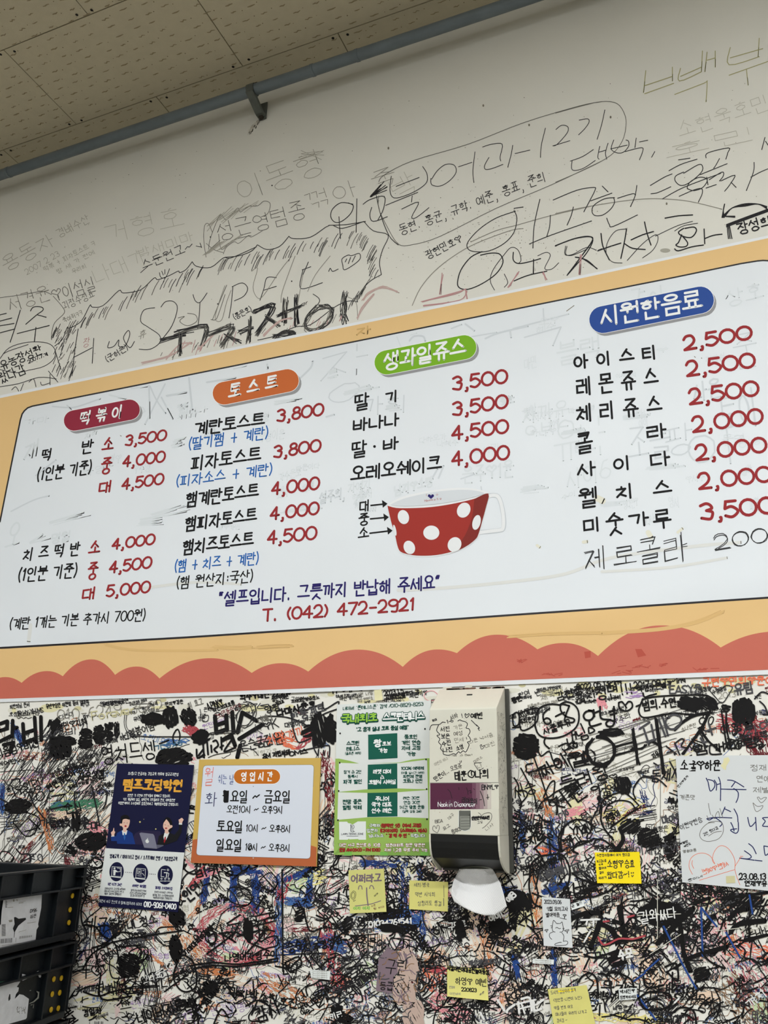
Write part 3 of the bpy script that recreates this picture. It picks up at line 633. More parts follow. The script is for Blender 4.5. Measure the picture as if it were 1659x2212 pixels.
U.tr(*C5, 'pencil', 1.7, ['720 1070 900 990 1050 950 1300 880 1600 810', '300 1526 360 1400 460 1280 600 1170 760 1080 1000 990 1095 975', '1005 1385 1020 1350', '500 1526 560 1500'])
U.tr(*C6, 'pencil', 1.7, ['0 945 200 900 500 850 700 830 850 830 1050 850 1300 910'])
U.tr(*C5, 'pen', 1.9, ['1040 850 900 900 780 980 700 1070 700 1120 750 1140 850 1135 960 1080 1030 1000 1050 900 1030 845', '1030 830 1095 820', '1215 765 1175 950 1165 1115', '1310 770 1480 700 1600 680 1610 700 1570 780 1530 855', '1455 820 1440 880 1410 950', '1290 880 1285 960 1265 1030', '1140 1085 1300 1020 1585 920'])
U.tr(*C6, 'pen', 1.9, ['365 730 410 775', '275 845 440 785', '460 820 380 830 300 880 285 930 310 960 370 955 430 910 460 860 455 825', '485 825 600 790 625 800', '635 725 620 810 585 890', '400 980 420 1030 450 1045 640 955'])
U.tr(*C5, 'marker2', 2.3, ['800 1140 720 1180 650 1270 625 1360 640 1400 700 1410 800 1370 900 1300 950 1220 930 1160 870 1150 790 1165', '1025 1145 1025 1200 1060 1225 1130 1215 1220 1190', '1170 1195 1168 1300', '1030 1350 1130 1310 1265 1280', '1325 1100 1450 1050 1560 1030 1595 1060 1550 1150 1480 1230 1410 1310', '1470 1180 1550 1200 1620 1260', '1635 1130 1659 1120'])
U.tr(*C5, 'pen', 1.5, ['1060 1225 1080 1200 1060 1130 1010 1110 960 1160 880 1270 860 1350 890 1415', '1200 1170 1260 1145 1290 1170 1250 1260 1300 1265 1350 1220', '960 1300 985 1360 960 1395', '1400 1100 1395 1160 1450 1160 1550 1110 1620 1130'])
U.tr(*C6, 'marker2', 2.6, ['0 1195 150 1140 270 1125 285 1160 200 1280 95 1420', '155 1285 220 1300 325 1375', '355 1100 370 1200 420 1305', '330 1235 430 1200 510 1175', '555 1065 535 1180 510 1295', '540 1180 600 1215 700 1225', '590 1150 680 1110 765 1085', '695 1010 715 1100 745 1190', '1160 1065 1165 1180', '1165 1140 1230 1115 1300 1105', '855 980 960 962 1070 955',
                          '1000 1060 960 1090 990 1120 1060 1130 1100 1080 1080 1050 1010 1060', '985 1110 960 1170 940 1190 970 1205 1020 1200 1030 1170 990 1120', '930 1220 960 1235 1060 1205 1155 1190'])
U.tr(*C6, 'pen', 1.5, ['90 1200 80 1260 130 1270 250 1220', '550 1065 470 1080 410 1160 395 1250 440 1320 520 1330', '560 1310 680 1180 780 1110 800 1150 760 1230 680 1290', '780 1120 950 1040 1070 1005', '930 1080 1000 1040 1110 1020'])
U.tr(*C6, 'pen', 1.8, ['960 525 1050 512', '885 610 980 560 1105 520', '740 725 850 660 910 635', '745 790 800 780 900 735', '1000 620 940 650 935 690 980 725 1050 700 1140 620 1145 570 1110 565 1000 630', '965 810 1080 760 1140 750 1145 790 1115 855', '835 830 1000 740 1290 630', '1290 690 1400 645 1360 720 1320 770', '1370 700 1410 740', '1175 510 1190 470 1350 432 1345 470 1330 520', '1280 515 1250 570 1235 590', '1130 640 1340 555',
                       '1030 750 1030 730 1060 690 1130 660 1185 680 1150 740 1080 765 1030 750', '1180 660 1190 720', '1175 745 1255 718', '1200 680 1300 620 1310 650 1280 690', '1550 545 1545 620 1490 765', '1525 660 1600 620 1659 595', '1635 350 1610 445', '1640 380 1659 410'])
for k in range(3):
    d_ = k * 9
    U.tr(*C6, 'marker2', 2.2, ['1320 870 1310 920 %d 975' % (1300 + d_), '1310 965 1400 %d' % (965 + k * 4), '%d 960 1380 900 1480 %d 1580 870 1650 %d' % (1310 + d_, 868 + d_, 890 + d_), '1335 %d 1480 %d 1670 %d' % (1030 + d_, 975 + d_, 905 + d_), '%d 1040 %d 1140' % (1340 + d_, 1350 + d_ * 1.5)])
U.text("장성희", 1597, 508, 1668, 490, 26, 3, 'marker2', up='n', jit=.04, rnd=rg)
U.tr(*C2, 'olive', 1.8, ['1130 305 1120 400', '1125 405 1250 360', '1125 370 1245 330', '1245 290 1245 350', '1280 295 1275 350 1370 310', '1375 220 1370 310', '1280 330 1370 290', '1395 225 1385 310', '1430 220 1430 290', '1395 260 1430 250', '1255 408 1380 360 1395 355 1390 440', '1495 205 1490 280 1620 245', '1620 165 1615 245', '1495 250 1635 210', '1490 325 1659 265', '1565 300 1572 368'])
for t, a in (("소현욱호민", (1470, 300, 1665, 235, 38)), ("호민", (1440, 345, 1640, 300, 30)), ("박", (860, 440, 910, 415, 60))): U.text(t, *a, 1.2, 'fainter', up='n', jit=.03, rnd=rg)
# left side
U.tr(*C3, 'pen', 1.6, ['350 1030 400 985 430 910 445 915 520 870 575 770 590 780 660 770 760 675 790 690 900 670 985 595 1010 605 1080 580 1140 550 1150 560 1190 540 1230 490', '1230 490 1260 520 1350 525 1430 465 1480 465 1640 395', '500 920 480 1050 460 1220', '600 980 590 1140', '475 1100 590 1040', '700 1000 690 1040 730 1030 760 990 760 1030 800 1030 830 960 820 930 790 980 830 1040 860 1000', '990 785 920 800 900 870 950 910 1020 960 1020 1010 960 1050 890 1050',
                       '1030 780 1060 745 1110 745 1135 790 1100 900 1030 995', '1030 995 1130 960 1240 940', '1235 700 1250 740 1280 750 1325 690', '1280 750 1275 830 1265 920', '1490 650 1480 760 1465 850', '1485 650 1550 625 1585 660 1560 710 1500 740'])
U.tr(*C3, 'pen_soft', 1.3, ['1450 640 1400 760 1360 860', '1350 860 1380 860 1400 820 1440 700', '0 720 150 700 270 680 330 700', '340 710 400 780 410 820 350 880 330 950 330 990', '1140 850 1180 840 1150 870 1200 900 1260 870 1250 830 1200 820'])
U.tr(*C4, 'pen', 1.6, ['960 475 990 490 1100 480 1220 405 1300 425 1440 380', '1440 380 1500 440 1595 468 1560 560 1540 640 1552 720', '1552 720 1470 770 1400 860 1400 895', '1400 895 1340 890 1250 930 1100 1040 1000 1055 880 1110 760 1140', '760 530 820 560 900 540 960 475', '550 610 640 600 720 570 758 530', '880 740 820 740 800 810 775 885', '800 820 880 795', '1100 670 1045 690', '1050 690 1030 790 1060 810 1175 772', '1050 720 1085 640',
                       '1305 660 1300 620 1340 595 1360 600 1410 585 1415 620 1370 660 1315 690 1305 660', '1320 640 1330 620', '1340 650 1355 610', '1365 640 1385 600', '1215 700 1225 680 1240 700 1275 685', '1115 845 1150 870 1155 895 1130 925'])
U.tr(*C4, 'pencil', 1.2, ['550 790 500 940 490 1010 530 1010 560 900 590 820', '720 700 760 680 730 800 760 870 800 850 900 700 980 600', '1000 600 920 820 910 900', '1225 600 1130 720 1080 830', '1050 720 1000 1000', '1330 860 1390 900 1400 1010'])
for x, y in ((978, 763), (505, 908), (458, 480), (852, 150)): U.tr(*C4, 'pen', 1.6, ['%d %d' % (x, y)])
ol = [(150, 700), (200, 670), (270, 640), (330, 605), (395, 590), (430, 570), (500, 555), (560, 545), (620, 530), (690, 515), (740, 500), (790, 500), (810, 530), (815, 570), (790, 610), (760, 640)]
for (ax, ay), (b_x, b_y) in zip(ol, ol[1:]):
    for k in range(7):
        t = rg.random(); x, y = ax + (b_x - ax) * t + rg.uniform(-6, 6), ay + (b_y - ay) * t + rg.uniform(-2, 12); l_ = rg.uniform(12, 34)
        U.curve([(x, y), (x - l_ * .28, y + l_ * .45), (x - l_ * .5, y + l_)], 1.3, rg.choice(['pen', 'pen_soft']), n=2)
for k in range(60):
    x = rg.uniform(118, 165); y = rg.uniform(690, 810) - (x - 118) * .2; U.line([(x, y), (x - 8, y + rg.uniform(10, 24))], 1.2, rg.choice(['pen', 'pen_soft']))
for k in range(46):
    x = rg.uniform(340, 750); y = lerp_pts([(340, 770), (750, 685)])(x) + rg.uniform(-22, 0); U.line([(x, y), (x - rg.uniform(4, 10), y + rg.uniform(8, 22))], 1.2, rg.choice(['pen_soft', 'pink_soft']))
ck = [('150 1145 290 1100', 1), ('240 1090 430 1050 405 1170', 1), ('270 1100 262 1230', 1), ('450 1100 600 1050 530 1180', 1), ('560 1110 640 1150', 1), ('640 1090 720 1060', .8), ('710 1000 700 1150', .9), ('740 960 860 920 760 1100', 1), ('820 990 890 1050', 1), ('890 980 940 960', .8), ('940 880 930 1030', 1), ('1010 860 1010 1040', 1), ('940 960 1030 925', .8), ('870 1118 930 1085 990 1090 950 1112 875 1118', 1),
      ('1150 930 1080 1000 1062 1060 1130 1080 1220 1020 1240 950 1200 925 1150 930', 1), ('1325 840 1310 940 1320 1030', 1.3)]
for t, k in ck:
    a = [float(v) for v in t.split()]
    for _ in range(11): U.tr(*C4, rg.choice(['pen', 'marker2', 'pen_soft']), 1.5, [' '.join('%.1f' % (v + rg.uniform(-17, 17) * k) for v in a)])
U.text("er", 652, 662, 664, 657, 10, 1.2, 'pen'); U.text("(홍은호)", 507, 692, 546, 672, 14, 1.5, 'marker2', up='n'); U.text("(군허은)", 232, 784, 279, 755, 15, 1.5, 'pen', up='n')
U.text("서경윤", 23, 676, 112, 648, 36, 1.4, 'pencil', up='n', jit=.03, rnd=rg); U.text("♡이섬실", 118, 655, 209, 626, 34, 1.4, 'pen_soft', up='n', jit=.03, rnd=rg)
U.text("괴정수정표", 140, 671, 206, 642, 20, 1.2, 'pen_soft', up='n', jit=.03, rnd=rg); U.text("죽여줘ㅋㅋ", 138, 698, 180, 680, 12, 1.1, 'pencil', up='n', jit=.03, rnd=rg)
U.text("스둔원고~", 311, 584, 420, 540, 22, 1.5, 'pen', up='n', jit=.03, rnd=rg); U.tr(*C3, 'pen', 1.4, ['945 520 900 560', '1020 560 1030 590 1060 590 1085 535', '1035 550 1045 575', '1055 540 1055 570', '1255 390 1290 395', '1280 370 1290 400'])
U.tr(*C3, 'pen', 2, ['0 830 40 820', '0 870 75 850', '0 945 95 920', '0 900 90 885', '130 800 100 900 65 1005', '195 805 215 780 265 780 275 800 235 830 165 890', '240 830 295 845', '110 950 315 898', '230 910 220 1000'])
U.tr(*C3, 'pen', 1.5, ['0 1110 60 1040 180 1005 300 1010 350 1050 345 1110 280 1160 180 1185 100 1200 0 1180', '0 1290 120 1270 250 1230 360 1240', '75 1310 100 1290 120 1320', '150 1270 130 1320', '185 1260 215 1240 230 1290', '260 1260 270 1280 320 1265', '320 1210 320 1290', '350 1050 390 1180', '310 1190 370 1260', '20 1080 60 1060 180 1020'])
U.text("유농장성환", 5, 800, 93, 763, 22, 2.2, 'marker2', up='n', jit=.03, rnd=rg); U.text("2007.7.게", 62, 786, 104, 768, 9, 1.5, 'pen', up='n', jit=.03, rnd=rg); U.text("왔다감", 2, 829, 57, 806, 24, 2.2, 'marker2', up='n', jit=.03, rnd=rg)
U.text("용동자", 15, 590, 122, 530, 34, 1.2, 'faint', up='n', jit=.03, rnd=rg); U.text("경배수산", 128, 515, 196, 480, 22, 1.2, 'faint', up='n', jit=.03, rnd=rg); U.text("2007 2 23", 58, 594, 130, 552, 12, 1, 'faint', up='n'); U.text("떡볶 + 피자토스트 ㅋ", 98, 588, 208, 530, 13, 1, 'faint', up='n', jit=.03, rnd=rg); U.text("짱 새 가 전에", 125, 592, 206, 548, 11, 1, 'faint', up='n', jit=.03, rnd=rg); U.text("우리히", 158, 592, 188, 578, 11, 1, 'faint', up='n')
U.text("거형호", 232, 530, 400, 490, 50, 1.2, 'fainter', up='n', jit=.03, rnd=rg); U.text("박새미마", 300, 560, 420, 520, 24, 1.1, 'fainter', up='n', jit=.03, rnd=rg); U.text("나대가", 210, 615, 320, 570, 40, 1.1, 'fainter', up='n', jit=.03, rnd=rg)
U.text("장", 178, 752, 192, 748, 22, 1.2, 'pink_soft'); U.text("휴", 298, 735, 315, 728, 20, 1.2, 'pencil')
for a in ('380 1526 640 1490 690 1425', '520 1300 500 1445', '680 1420 700 1526', '1240 1290 1260 1340', '1510 1160 1500 1300', '990 1400 1060 1290', '370 1500 600 1440 680 1410'):
    q = [float(v) for v in a.split()]
    for _ in range(4): U.tr(*C5, 'pink_soft', 1.6, [' '.join('%.1f' % (v + rg.uniform(-7, 7)) for v in q)])
for a in ('20 1290 200 1240 330 1150', '180 1260 260 1170 340 1160', '380 1200 520 1060', '800 1110 900 1020 980 1000', '1430 880 1470 840 1560 800 1659 830', '1400 1000 1430 930 1500 850'):
    q = [float(v) for v in a.split()]
    for _ in range(5): U.tr(*C4, 'pink_faint', 1.5, [' '.join('%.1f' % (v + rg.uniform(-8, 8)) for v in q)])
for _ in range(230):
    x, y = rg.uniform(0, 1659), rg.uniform(150, 860)
    if lerp_pts([(0, 430), (1659, -80)])(x) < y < top(x): U.ell(x, y, rg.uniform(.4, 1.3), rg.uniform(.4, 1.0), 'dot_dirt', n=6)
for _ in range(260):
    x = rg.gauss(1080, 130); y = rg.gauss(500, 60)
    if y < top(x) - 4: U.ell(x, y, rg.uniform(.5, 1.6), rg.uniform(.4, 1.0), rg.choice(['dot_dirt', 'faint']), n=6)
for x, y in ((839, 320), (1143, 270), (1319, 253), (1044, 228), (1436, 573), (1440, 440)): U.ell(x, y, 2, 3, 'dot_dirt', n=8)
U.ell(1437, 541, 11, 4.5, 'faint')
for k in range(26): x = 562 - k * .9 + rg.uniform(-3, 3); U.line([(x, 256 + k * .9), (x - rg.uniform(1, 5), 264 + k * 1.1)], rg.uniform(1, 3), rg.choice(['soot', 'soot_faint']))
# clip away anything that would lie under the banner's edge is not needed: the banner covers it
U.build('upper_wall_handwriting', wall, 'stuff')

# ------------------------------------------------------------------ writing on the lining below the banner
rw = random.Random(77)
L1, L2, L3, L4, L5, L6, L7, L8 = (0, 1490, 3.95), (380, 1480, 4.608), (1090, 1460, 5.72), (1360, 1450, 5.548), (1090, 1740, 4.046), (180, 1860, 3.19), (680, 1850, 3.77), (1100, 1900, 2.968)
YT = lambda x: btm(x) + 2
SYL = '가나다라마바사아자하정민지혜은영수진현준서윤우유희경미나연주성호소예빈채원동규태형승재박김이최♡♡'
def dens(x, y):
    y0 = YT(x); t = (y - y0)
    d = .05 + .95 * min(1, max(0, (t - 60) / 330.0)) ** 1.25
    if x < 640: d *= .80 if y > 1880 else .9
    if x < 240 and 1580 < y < 1880: d = max(d, .62)
    if x > 1100: d = min(1, d * 1.25)
    if x > 1150 and y > 1940: d = 1
    return d
def word(n=None): return ''.join(rw.choice(SYL) for _ in range(n or rw.choice((2, 2, 3, 3, 4, 5, 7))))
def rtext(I, h, w, m, d_pow=1.0, region=(0, 1659, 1455, 2225), spread=.5):
    for _ in range(30):
        x, y = rw.uniform(region[0], region[1]), rw.uniform(region[2], region[3])
        if y - h > YT(x) and rw.random() < dens(x, y) ** d_pow: break
    else: return
    t = word(); L = len(t) * h * rw.uniform(.7, 1.0); a = rw.gauss(-.12, spread * .5)
    x1, y1 = x + L * math.cos(a), y + L * math.sin(a)
    if min(y, y1) - h * 1.1 < YT(x): return
    I.text(t, x, y, x1, y1, h, w, m, up='n', jit=.055, rnd=rw, slant=rw.uniform(-.1, .2))
def scrib(I, cx, cy, rx, ry, n, w, m, ang=None, wav=.25):
    """back-and-forth scribble filling an ellipse"""
    ang = rw.uniform(0, 3.1) if ang is None else ang
    c, s_ = math.cos(ang), math.sin(ang); pts = []
    for i in range(n):
        t = -1 + 2 * i / max(1, n - 1); e = math.sqrt(max(.05, 1 - t * t)) * rw.uniform(.75, 1.05); sg = 1 if i % 2 else -1
        lx, ly = e * sg * 1.0, t + rw.uniform(-wav, wav) * .4
        pts.append((cx + (lx * c) * rx - (ly * s_) * rx, cy + (lx * s_) * ry + (ly * c) * ry))
    for i in range(len(pts) - 1): I.line(pts[i:i + 2], w, m)
def blob(I, x0, y0, x1, y1, m='marker', w=3, n=None, ang=None, k=3):
    """a patch blacked out with side-by-side strokes"""
    cx, cy, rx, ry = (x0 + x1) / 2, (y0 + y1) / 2, (x1 - x0) / 2, (y1 - y0) / 2
    a0 = (-.5 if ang is None else ang)
    pw_ = rw.choice((2, 2.4, 3.4))
    for q in range(k):
        a = a0 + rw.uniform(-.25, .25) + (0 if q < 2 else rw.uniform(-.5, .5)); c, s_ = math.cos(a), math.sin(a)
        R_ = math.hypot(rx, ry); o = -R_; prev = None; sg = 1
        while o < R_:
            px_, py_ = cx - s_ * o, cy + c * o          # clip the stroke against a rounded box
            ts = [t for t in np.linspace(-R_, R_, 41) if (abs((px_ + c * t - cx) / rx) ** pw_ + abs((py_ + s_ * t - cy) / ry) ** pw_) < 1]
            if len(ts) > 1:
                e0, e1 = ts[0] + rw.uniform(-5, 4), ts[-1] + rw.uniform(-4, 5)
                A_, B_ = (px_ + c * e0, py_ + s_ * e0), (px_ + c * e1, py_ + s_ * e1)
                if sg < 0: A_, B_ = B_, A_
                if prev: I.line([prev, A_], w, m)
                I.line([A_, ((A_[0] + B_[0]) / 2 + rw.uniform(-1, 1), (A_[1] + B_[1]) / 2 + rw.uniform(-1, 1)), B_], w, m); prev = B_; sg = -sg
            o += w * rw.uniform(.8, 2.1)
def loopy(I, x, y, r, w, m, turns=2):
    pts = [(x + r * rw.uniform(.8, 1.1) * math.cos(i * .8), y + r * rw.uniform(.5, 1.1) * math.sin(i * .8)) for i in range(int(turns * 8))]; I.curve(pts, w, m, n=3)
def wander(I, x, y, n, st, w, m, a=None):
    a = rw.uniform(0, 6.28) if a is None else a; pts = [(x, y)]
    for _ in range(n):
        a += rw.gauss(0, .7); x += math.cos(a) * st; y += math.sin(a) * st
        if y < YT(x) + 4: return
        pts.append((x, y))
    I.curve(pts, w, m, n=3)
def crayon(I, x0, y0, x1, y1, wd, m, n, w=1.6):
    """a broad crayon stroke: many short side-by-side marks"""
    L = math.hypot(x1 - x0, y1 - y0); ux, uy = (x1 - x0) / L, (y1 - y0) / L
    for _ in range(n):
        t = rw.uniform(0, L); o = rw.uniform(-wd / 2, wd / 2); l_ = rw.uniform(6, 20); b = rw.uniform(-.5, .5)
        x, y = x0 + ux * t - uy * o, y0 + uy * t + ux * o
        I.line([(x, y), (x + l_ * (ux * math.cos(b) - uy * math.sin(b)) * .6, y + l_ * (uy * math.cos(b) + ux * math.sin(b)) * .6), (x + l_ * ux + rw.uniform(-3, 3), y + l_ * uy + rw.uniform(-3, 3))], w, m)
I0 = Ink(.0017)
# faded patches and glue
for _ in range(60):
    x = rw.uniform(0, 1659); y = YT(x) + rw.uniform(4, 30); I0.ell(x, y, rw.uniform(4, 26), rw.uniform(2, 8), rw.choice(['glue2', 'tape_clear', 'glue2']), rw.uniform(-.1, .1), n=12)
for x, y, r in ((352, 1512, 8), (168, 1530, 8), (1128, 1480, 8), (550, 1508, 10), (715, 1500, 8), (1260, 1480, 14), (1500, 1480, 8)): I0.ell(x, y, r, r * .6, 'glue', n=10)
for _ in range(150):
    x, y = rw.uniform(0, 1659), rw.uniform(1640, 2220)
    m = rw.choice(['ink_pale_pink', 'ink_pale_pink', 'ink_pale_orange', 'ink_pale_orange', 'tape_clear', 'glue2', 'tape_clear', 'ink_pale_green' if y > 2000 else 'glue2'])
    scrib(I0, x, y, rw.uniform(14, 50), rw.uniform(14, 44), rw.randint(8, 22), rw.uniform(2, 4), m)
I0.lay = .00012
for _ in range(420): rtext(I0, rw.uniform(9, 24), rw.uniform(1, 1.5), rw.choice(['pencil', 'pencil', 'pen_soft', 'fainter', 'ink_pink', 'ink_orange', 'ink_violet', 'ink_blue2']), .5)
for _ in range(420):
    x, y = rw.uniform(0, 1659), rw.uniform(1560, 2220)
    if rw.random() < dens(x, y): wander(I0, x, y, rw.randint(5, 16), rw.uniform(6, 16), 1.1, rw.choice(['pencil', 'pen_soft', 'ink_pink', 'ink_orange', 'ink_blue2', 'ink_brown']))
for _ in range(90):
    x, y = rw.uniform(0, 1659), rw.uniform(1700, 2220); m = rw.choice(['ink_pink', 'ink_pale_pink', 'ink_orange', 'ink_navy', 'ink_pale_orange', 'ink_brown', 'ink_darkred', 'ink_navy'])
    a = rw.uniform(0, 3.14); l_ = rw.uniform(20, 60); crayon(I0, x, y, x + l_ * math.cos(a), y + l_ * math.sin(a), rw.uniform(5, 14), m, 26, 1.2)
I0.build('pencil_and_crayon_writing', wall, 'stuff')

I1 = Ink(.0020)
for _ in range(300): rtext(I1, rw.uniform(6, 14), rw.uniform(1.0, 1.6), rw.choice(['marker2', 'pen', 'pen', 'marker2', 'pen_soft', 'ink_navy', 'ink_darkred']), .55)
for _ in range(80): rtext(I1, rw.uniform(7, 11), 1.3, 'pen', 0.0, (0, 1640, 1490, 1560), .2)
# straight pencil and pen hatching on the left
for _ in range(330):
    x, y = rw.uniform(-10, 230), rw.uniform(1640, 1870); l_ = rw.uniform(18, 70); a = -1.0 + rw.uniform(-.15, .3)
    I1.line([(x, y), (x + l_ * math.cos(a), y + l_ * math.sin(a))], rw.choice((1.1, 1.3, 1.6)), rw.choice(['pen', 'pen_soft', 'marker2']))
for _ in range(80):
    x, y = rw.uniform(90, 120), rw.uniform(1580, 1650); I1.line([(x, y), (x + rw.uniform(10, 28), y - rw.uniform(14, 34))], 1.5, 'marker2')
for x in (8, 89, 137, 105, 1148, 1425, 1212, 700, 430, 1560, 1620): I1.line([(x + 2, rw.uniform(1560, 1700)), (x, 2220)], 1.2, 'pen_soft')
for _ in range(620):
    x, y = rw.uniform(0, 1659), rw.uniform(1620, 2225)
    if rw.random() < dens(x, y) ** 1.3: wander(I1, x, y, rw.randint(4, 12), rw.uniform(4, 12), rw.uniform(1, 1.8), rw.choice(['marker2', 'pen', 'marker', 'ink_navy', 'marker2']))
for _ in range(150):
    x, y = rw.uniform(0, 1659), rw.uniform(1700, 2220); a = rw.uniform(0, 3.14)
    for k in range(rw.randint(4, 10)):
        o = k * rw.uniform(3, 5); l_ = rw.uniform(20, 60); I1.line([(x - o * math.sin(a), y + o * math.cos(a)), (x - o * math.sin(a) + l_ * math.cos(a), y + o * math.cos(a) + l_ * math.sin(a))], rw.uniform(1, 1.8), rw.choice(['pen', 'marker2']))
I1.lay = .00015
# coloured crayon passages seen in the photograph
for q in ((495, 1880, 560, 1880, 16), (506, 1885, 502, 1955, 14), (552, 1885, 552, 1958, 16), (604, 1885, 600, 2068, 16), (612, 1905, 668, 1880, 12), (672, 1880, 666, 1940, 12), (612, 1945, 660, 1950, 16), (604, 2050, 700, 2035, 28), (450, 1875, 440, 1940, 10), (690, 2025, 740, 2045, 30)):
    crayon(I1, *q, rw.choice(['ink_blue', 'ink_blue2', 'ink_blue']), 80, 1.5); crayon(I1, *q, 'ink_navy', 40, 1.3)
for q in ((870, 1855, 875, 2010, 22), (905, 1855, 912, 2040, 14), (860, 1960, 900, 1990, 26), (1188, 1760, 1192, 1940, 14), (1198, 1780, 1200, 1940, 16), (1168, 1930, 1220, 1910, 10), (1195, 2050, 1198, 2120, 12), (820, 1980, 900, 1985, 20), (1128, 1750, 1128, 1830, 10), (775, 1865, 850, 1868, 14), (1070, 1920, 1110, 1930, 14), (1110, 2060, 1118, 2100, 10), (5, 1690, 4, 1745, 8), (24, 1560, 46, 1600, 10), (20, 2000, 60, 1985, 24), (220, 1990, 230, 2020, 20)):
    crayon(I1, *q, rw.choice(['ink_blue', 'ink_blue2']), 60, 1.6); crayon(I1, *q, 'ink_navy', 34, 1.3)
for k in range(36):
    a = k / 36 * 6.28; crayon(I1, 510 + 78 * math.cos(a), 2020 + 62 * math.sin(a), 510 + 78 * math.cos(a + .3), 2020 + 62 * math.sin(a + .3), 18, rw.choice(['ink_red', 'ink_pink', 'ink_pink']), 9, 1.4)
for q, m, n in (((480, 2000, 560, 2060, 90), 'ink_pink', 120), ((360, 2010, 440, 2080, 60), 'ink_pale_orange', 90), ((395, 2010, 425, 2070, 30), 'ink_orange', 40), ((425, 2095, 500, 2105, 16), 'ink_orange', 60), ((430, 2130, 560, 2140, 60), 'ink_pale_orange', 120), ((560, 2110, 640, 2160, 40), 'ink_orange', 60),
                ((640, 1900, 690, 1890, 40), 'ink_yellow', 40), ((620, 1920, 665, 1900, 26), 'ink_pale_green', 40), ((108, 1745, 205, 1735, 18), 'ink_green', 130), ((110, 1742, 150, 1735, 12), 'ink_teal', 40), ((88, 1740, 110, 1830, 12), 'ink_orange', 50), ((110, 1765, 170, 1752, 20), 'ink_pale_orange', 50),
                ((700, 1985, 730, 2130, 30), 'ink_red', 90), ((915, 2085, 940, 2130, 40), 'ink_coral', 40), ((930, 2150, 1000, 2200, 50), 'ink_pink', 90), ((920, 2090, 965, 2100, 14), 'ink_red', 50), ((1000, 1970, 1060, 2070, 46), 'ink_pale_orange', 140), ((1040, 1990, 1060, 2100, 20), 'ink_orange', 40),
                ((1150, 1860, 1160, 1990, 14), 'ink_orange', 50), ((1165, 1900, 1170, 2080, 12), 'ink_pale_orange', 60), ((1500, 1900, 1640, 2150, 90), 'ink_pink', 160), ((1560, 2040, 1659, 2060, 40), 'ink_coral', 60), ((1510, 2000, 1560, 2090, 40), 'ink_pale_pink', 80), ((1580, 2080, 1659, 2200, 60), 'ink_darkred', 60), ((1560, 2120, 1640, 2200, 70), 'ink_brown', 90),
                ((1280, 2195, 1420, 2205, 16), 'ink_yellow', 70), ((1220, 1760, 1260, 1750, 20), 'ink_pink', 40), ((1155, 1830, 1180, 1840, 18), 'ink_coral', 16), ((1310, 1780, 1380, 1740, 50), 'ink_yellow', 40), ((1290, 1505, 1300, 1520, 16), 'ink_pink', 40), ((1345, 1500, 1380, 1500, 12), 'ink_violet', 14), ((1160, 1700, 1190, 1760, 16), 'ink_orange', 30), ((395, 1570, 420, 1580, 18), 'ink_red', 60), ((590, 1590, 640, 1610, 22), 'ink_coral', 40), ((640, 1620, 670, 1590, 14), 'ink_red', 30), ((700, 1620, 725, 1800, 20), 'ink_darkred', 90), ((1546, 1555, 1659, 1580, 40), 'ink_red', 160), ((1600, 1540, 1655, 1640, 50), 'ink_darkred', 200), ((345, 1605, 395, 1600, 10), 'ink_blue2', 20), ((600, 1960, 620, 1900, 20), 'ink_red', 30), ((220, 1950, 260, 1900, 14), 'ink_red', 30), ((410, 1920, 440, 1880, 14), 'ink_red', 50), ((420, 1900, 470, 1880, 10), 'ink_pink', 40), ((190, 1780, 230, 1800, 18), 'ink_pink', 40)):
    crayon(I1, *q, m, n, 1.7)
for _ in range(3):
    I1.curve([(530 + rw.uniform(-2, 2), 2067), (660, 2060 + rw.uniform(-2, 2)), (718, 2058)], 2, 'marker2')
I1.build('pen_and_crayon_writing', wall, 'stuff')

I2 = Ink(.0024)
for _ in range(330): rtext(I2, rw.uniform(12, 34), rw.uniform(1.8, 3.4), rw.choice(['marker', 'marker2', 'marker', 'marker_grey', 'marker']), 1.3, (0, 1659, 1600, 2225), 1.3)
for _ in range(190):
    x, y = rw.uniform(0, 1659), rw.uniform(1740, 2225)
    if rw.random() < dens(x, y) ** 1.6: wander(I2, x, y, rw.randint(3, 9), rw.uniform(8, 20), rw.uniform(2, 3.6), rw.choice(['marker', 'marker2', 'marker']))
for _ in range(46):
    x, y = rw.uniform(0, 1659), rw.uniform(1720, 2220)
    if rw.random() < dens(x, y): loopy(I2, x, y, rw.uniform(12, 34), rw.uniform(1.6, 3), 'marker', 1.4)
for _ in range(520):                   # the darkest, lowest band
    x, y = rw.uniform(680, 1659), rw.uniform(1900, 2225); a = rw.gauss(-.6, .8); l_ = rw.uniform(12, 46)
    I2.curve([(x, y), (x + l_ * .5 * math.cos(a), y + l_ * .5 * math.sin(a) + rw.uniform(-5, 5)), (x + l_ * math.cos(a), y + l_ * math.sin(a))], rw.uniform(2, 4), 'marker', n=2)
for _ in range(170):
    x, y = rw.uniform(0, 720), rw.uniform(2080, 2225); a = rw.gauss(-.7, .9); l_ = rw.uniform(12, 40)
    I2.curve([(x, y), (x + l_ * .5 * math.cos(a), y + l_ * .5 * math.sin(a) + rw.uniform(-5, 5)), (x + l_ * math.cos(a), y + l_ * math.sin(a))], rw.uniform(1.6, 3.2), 'marker', n=2)
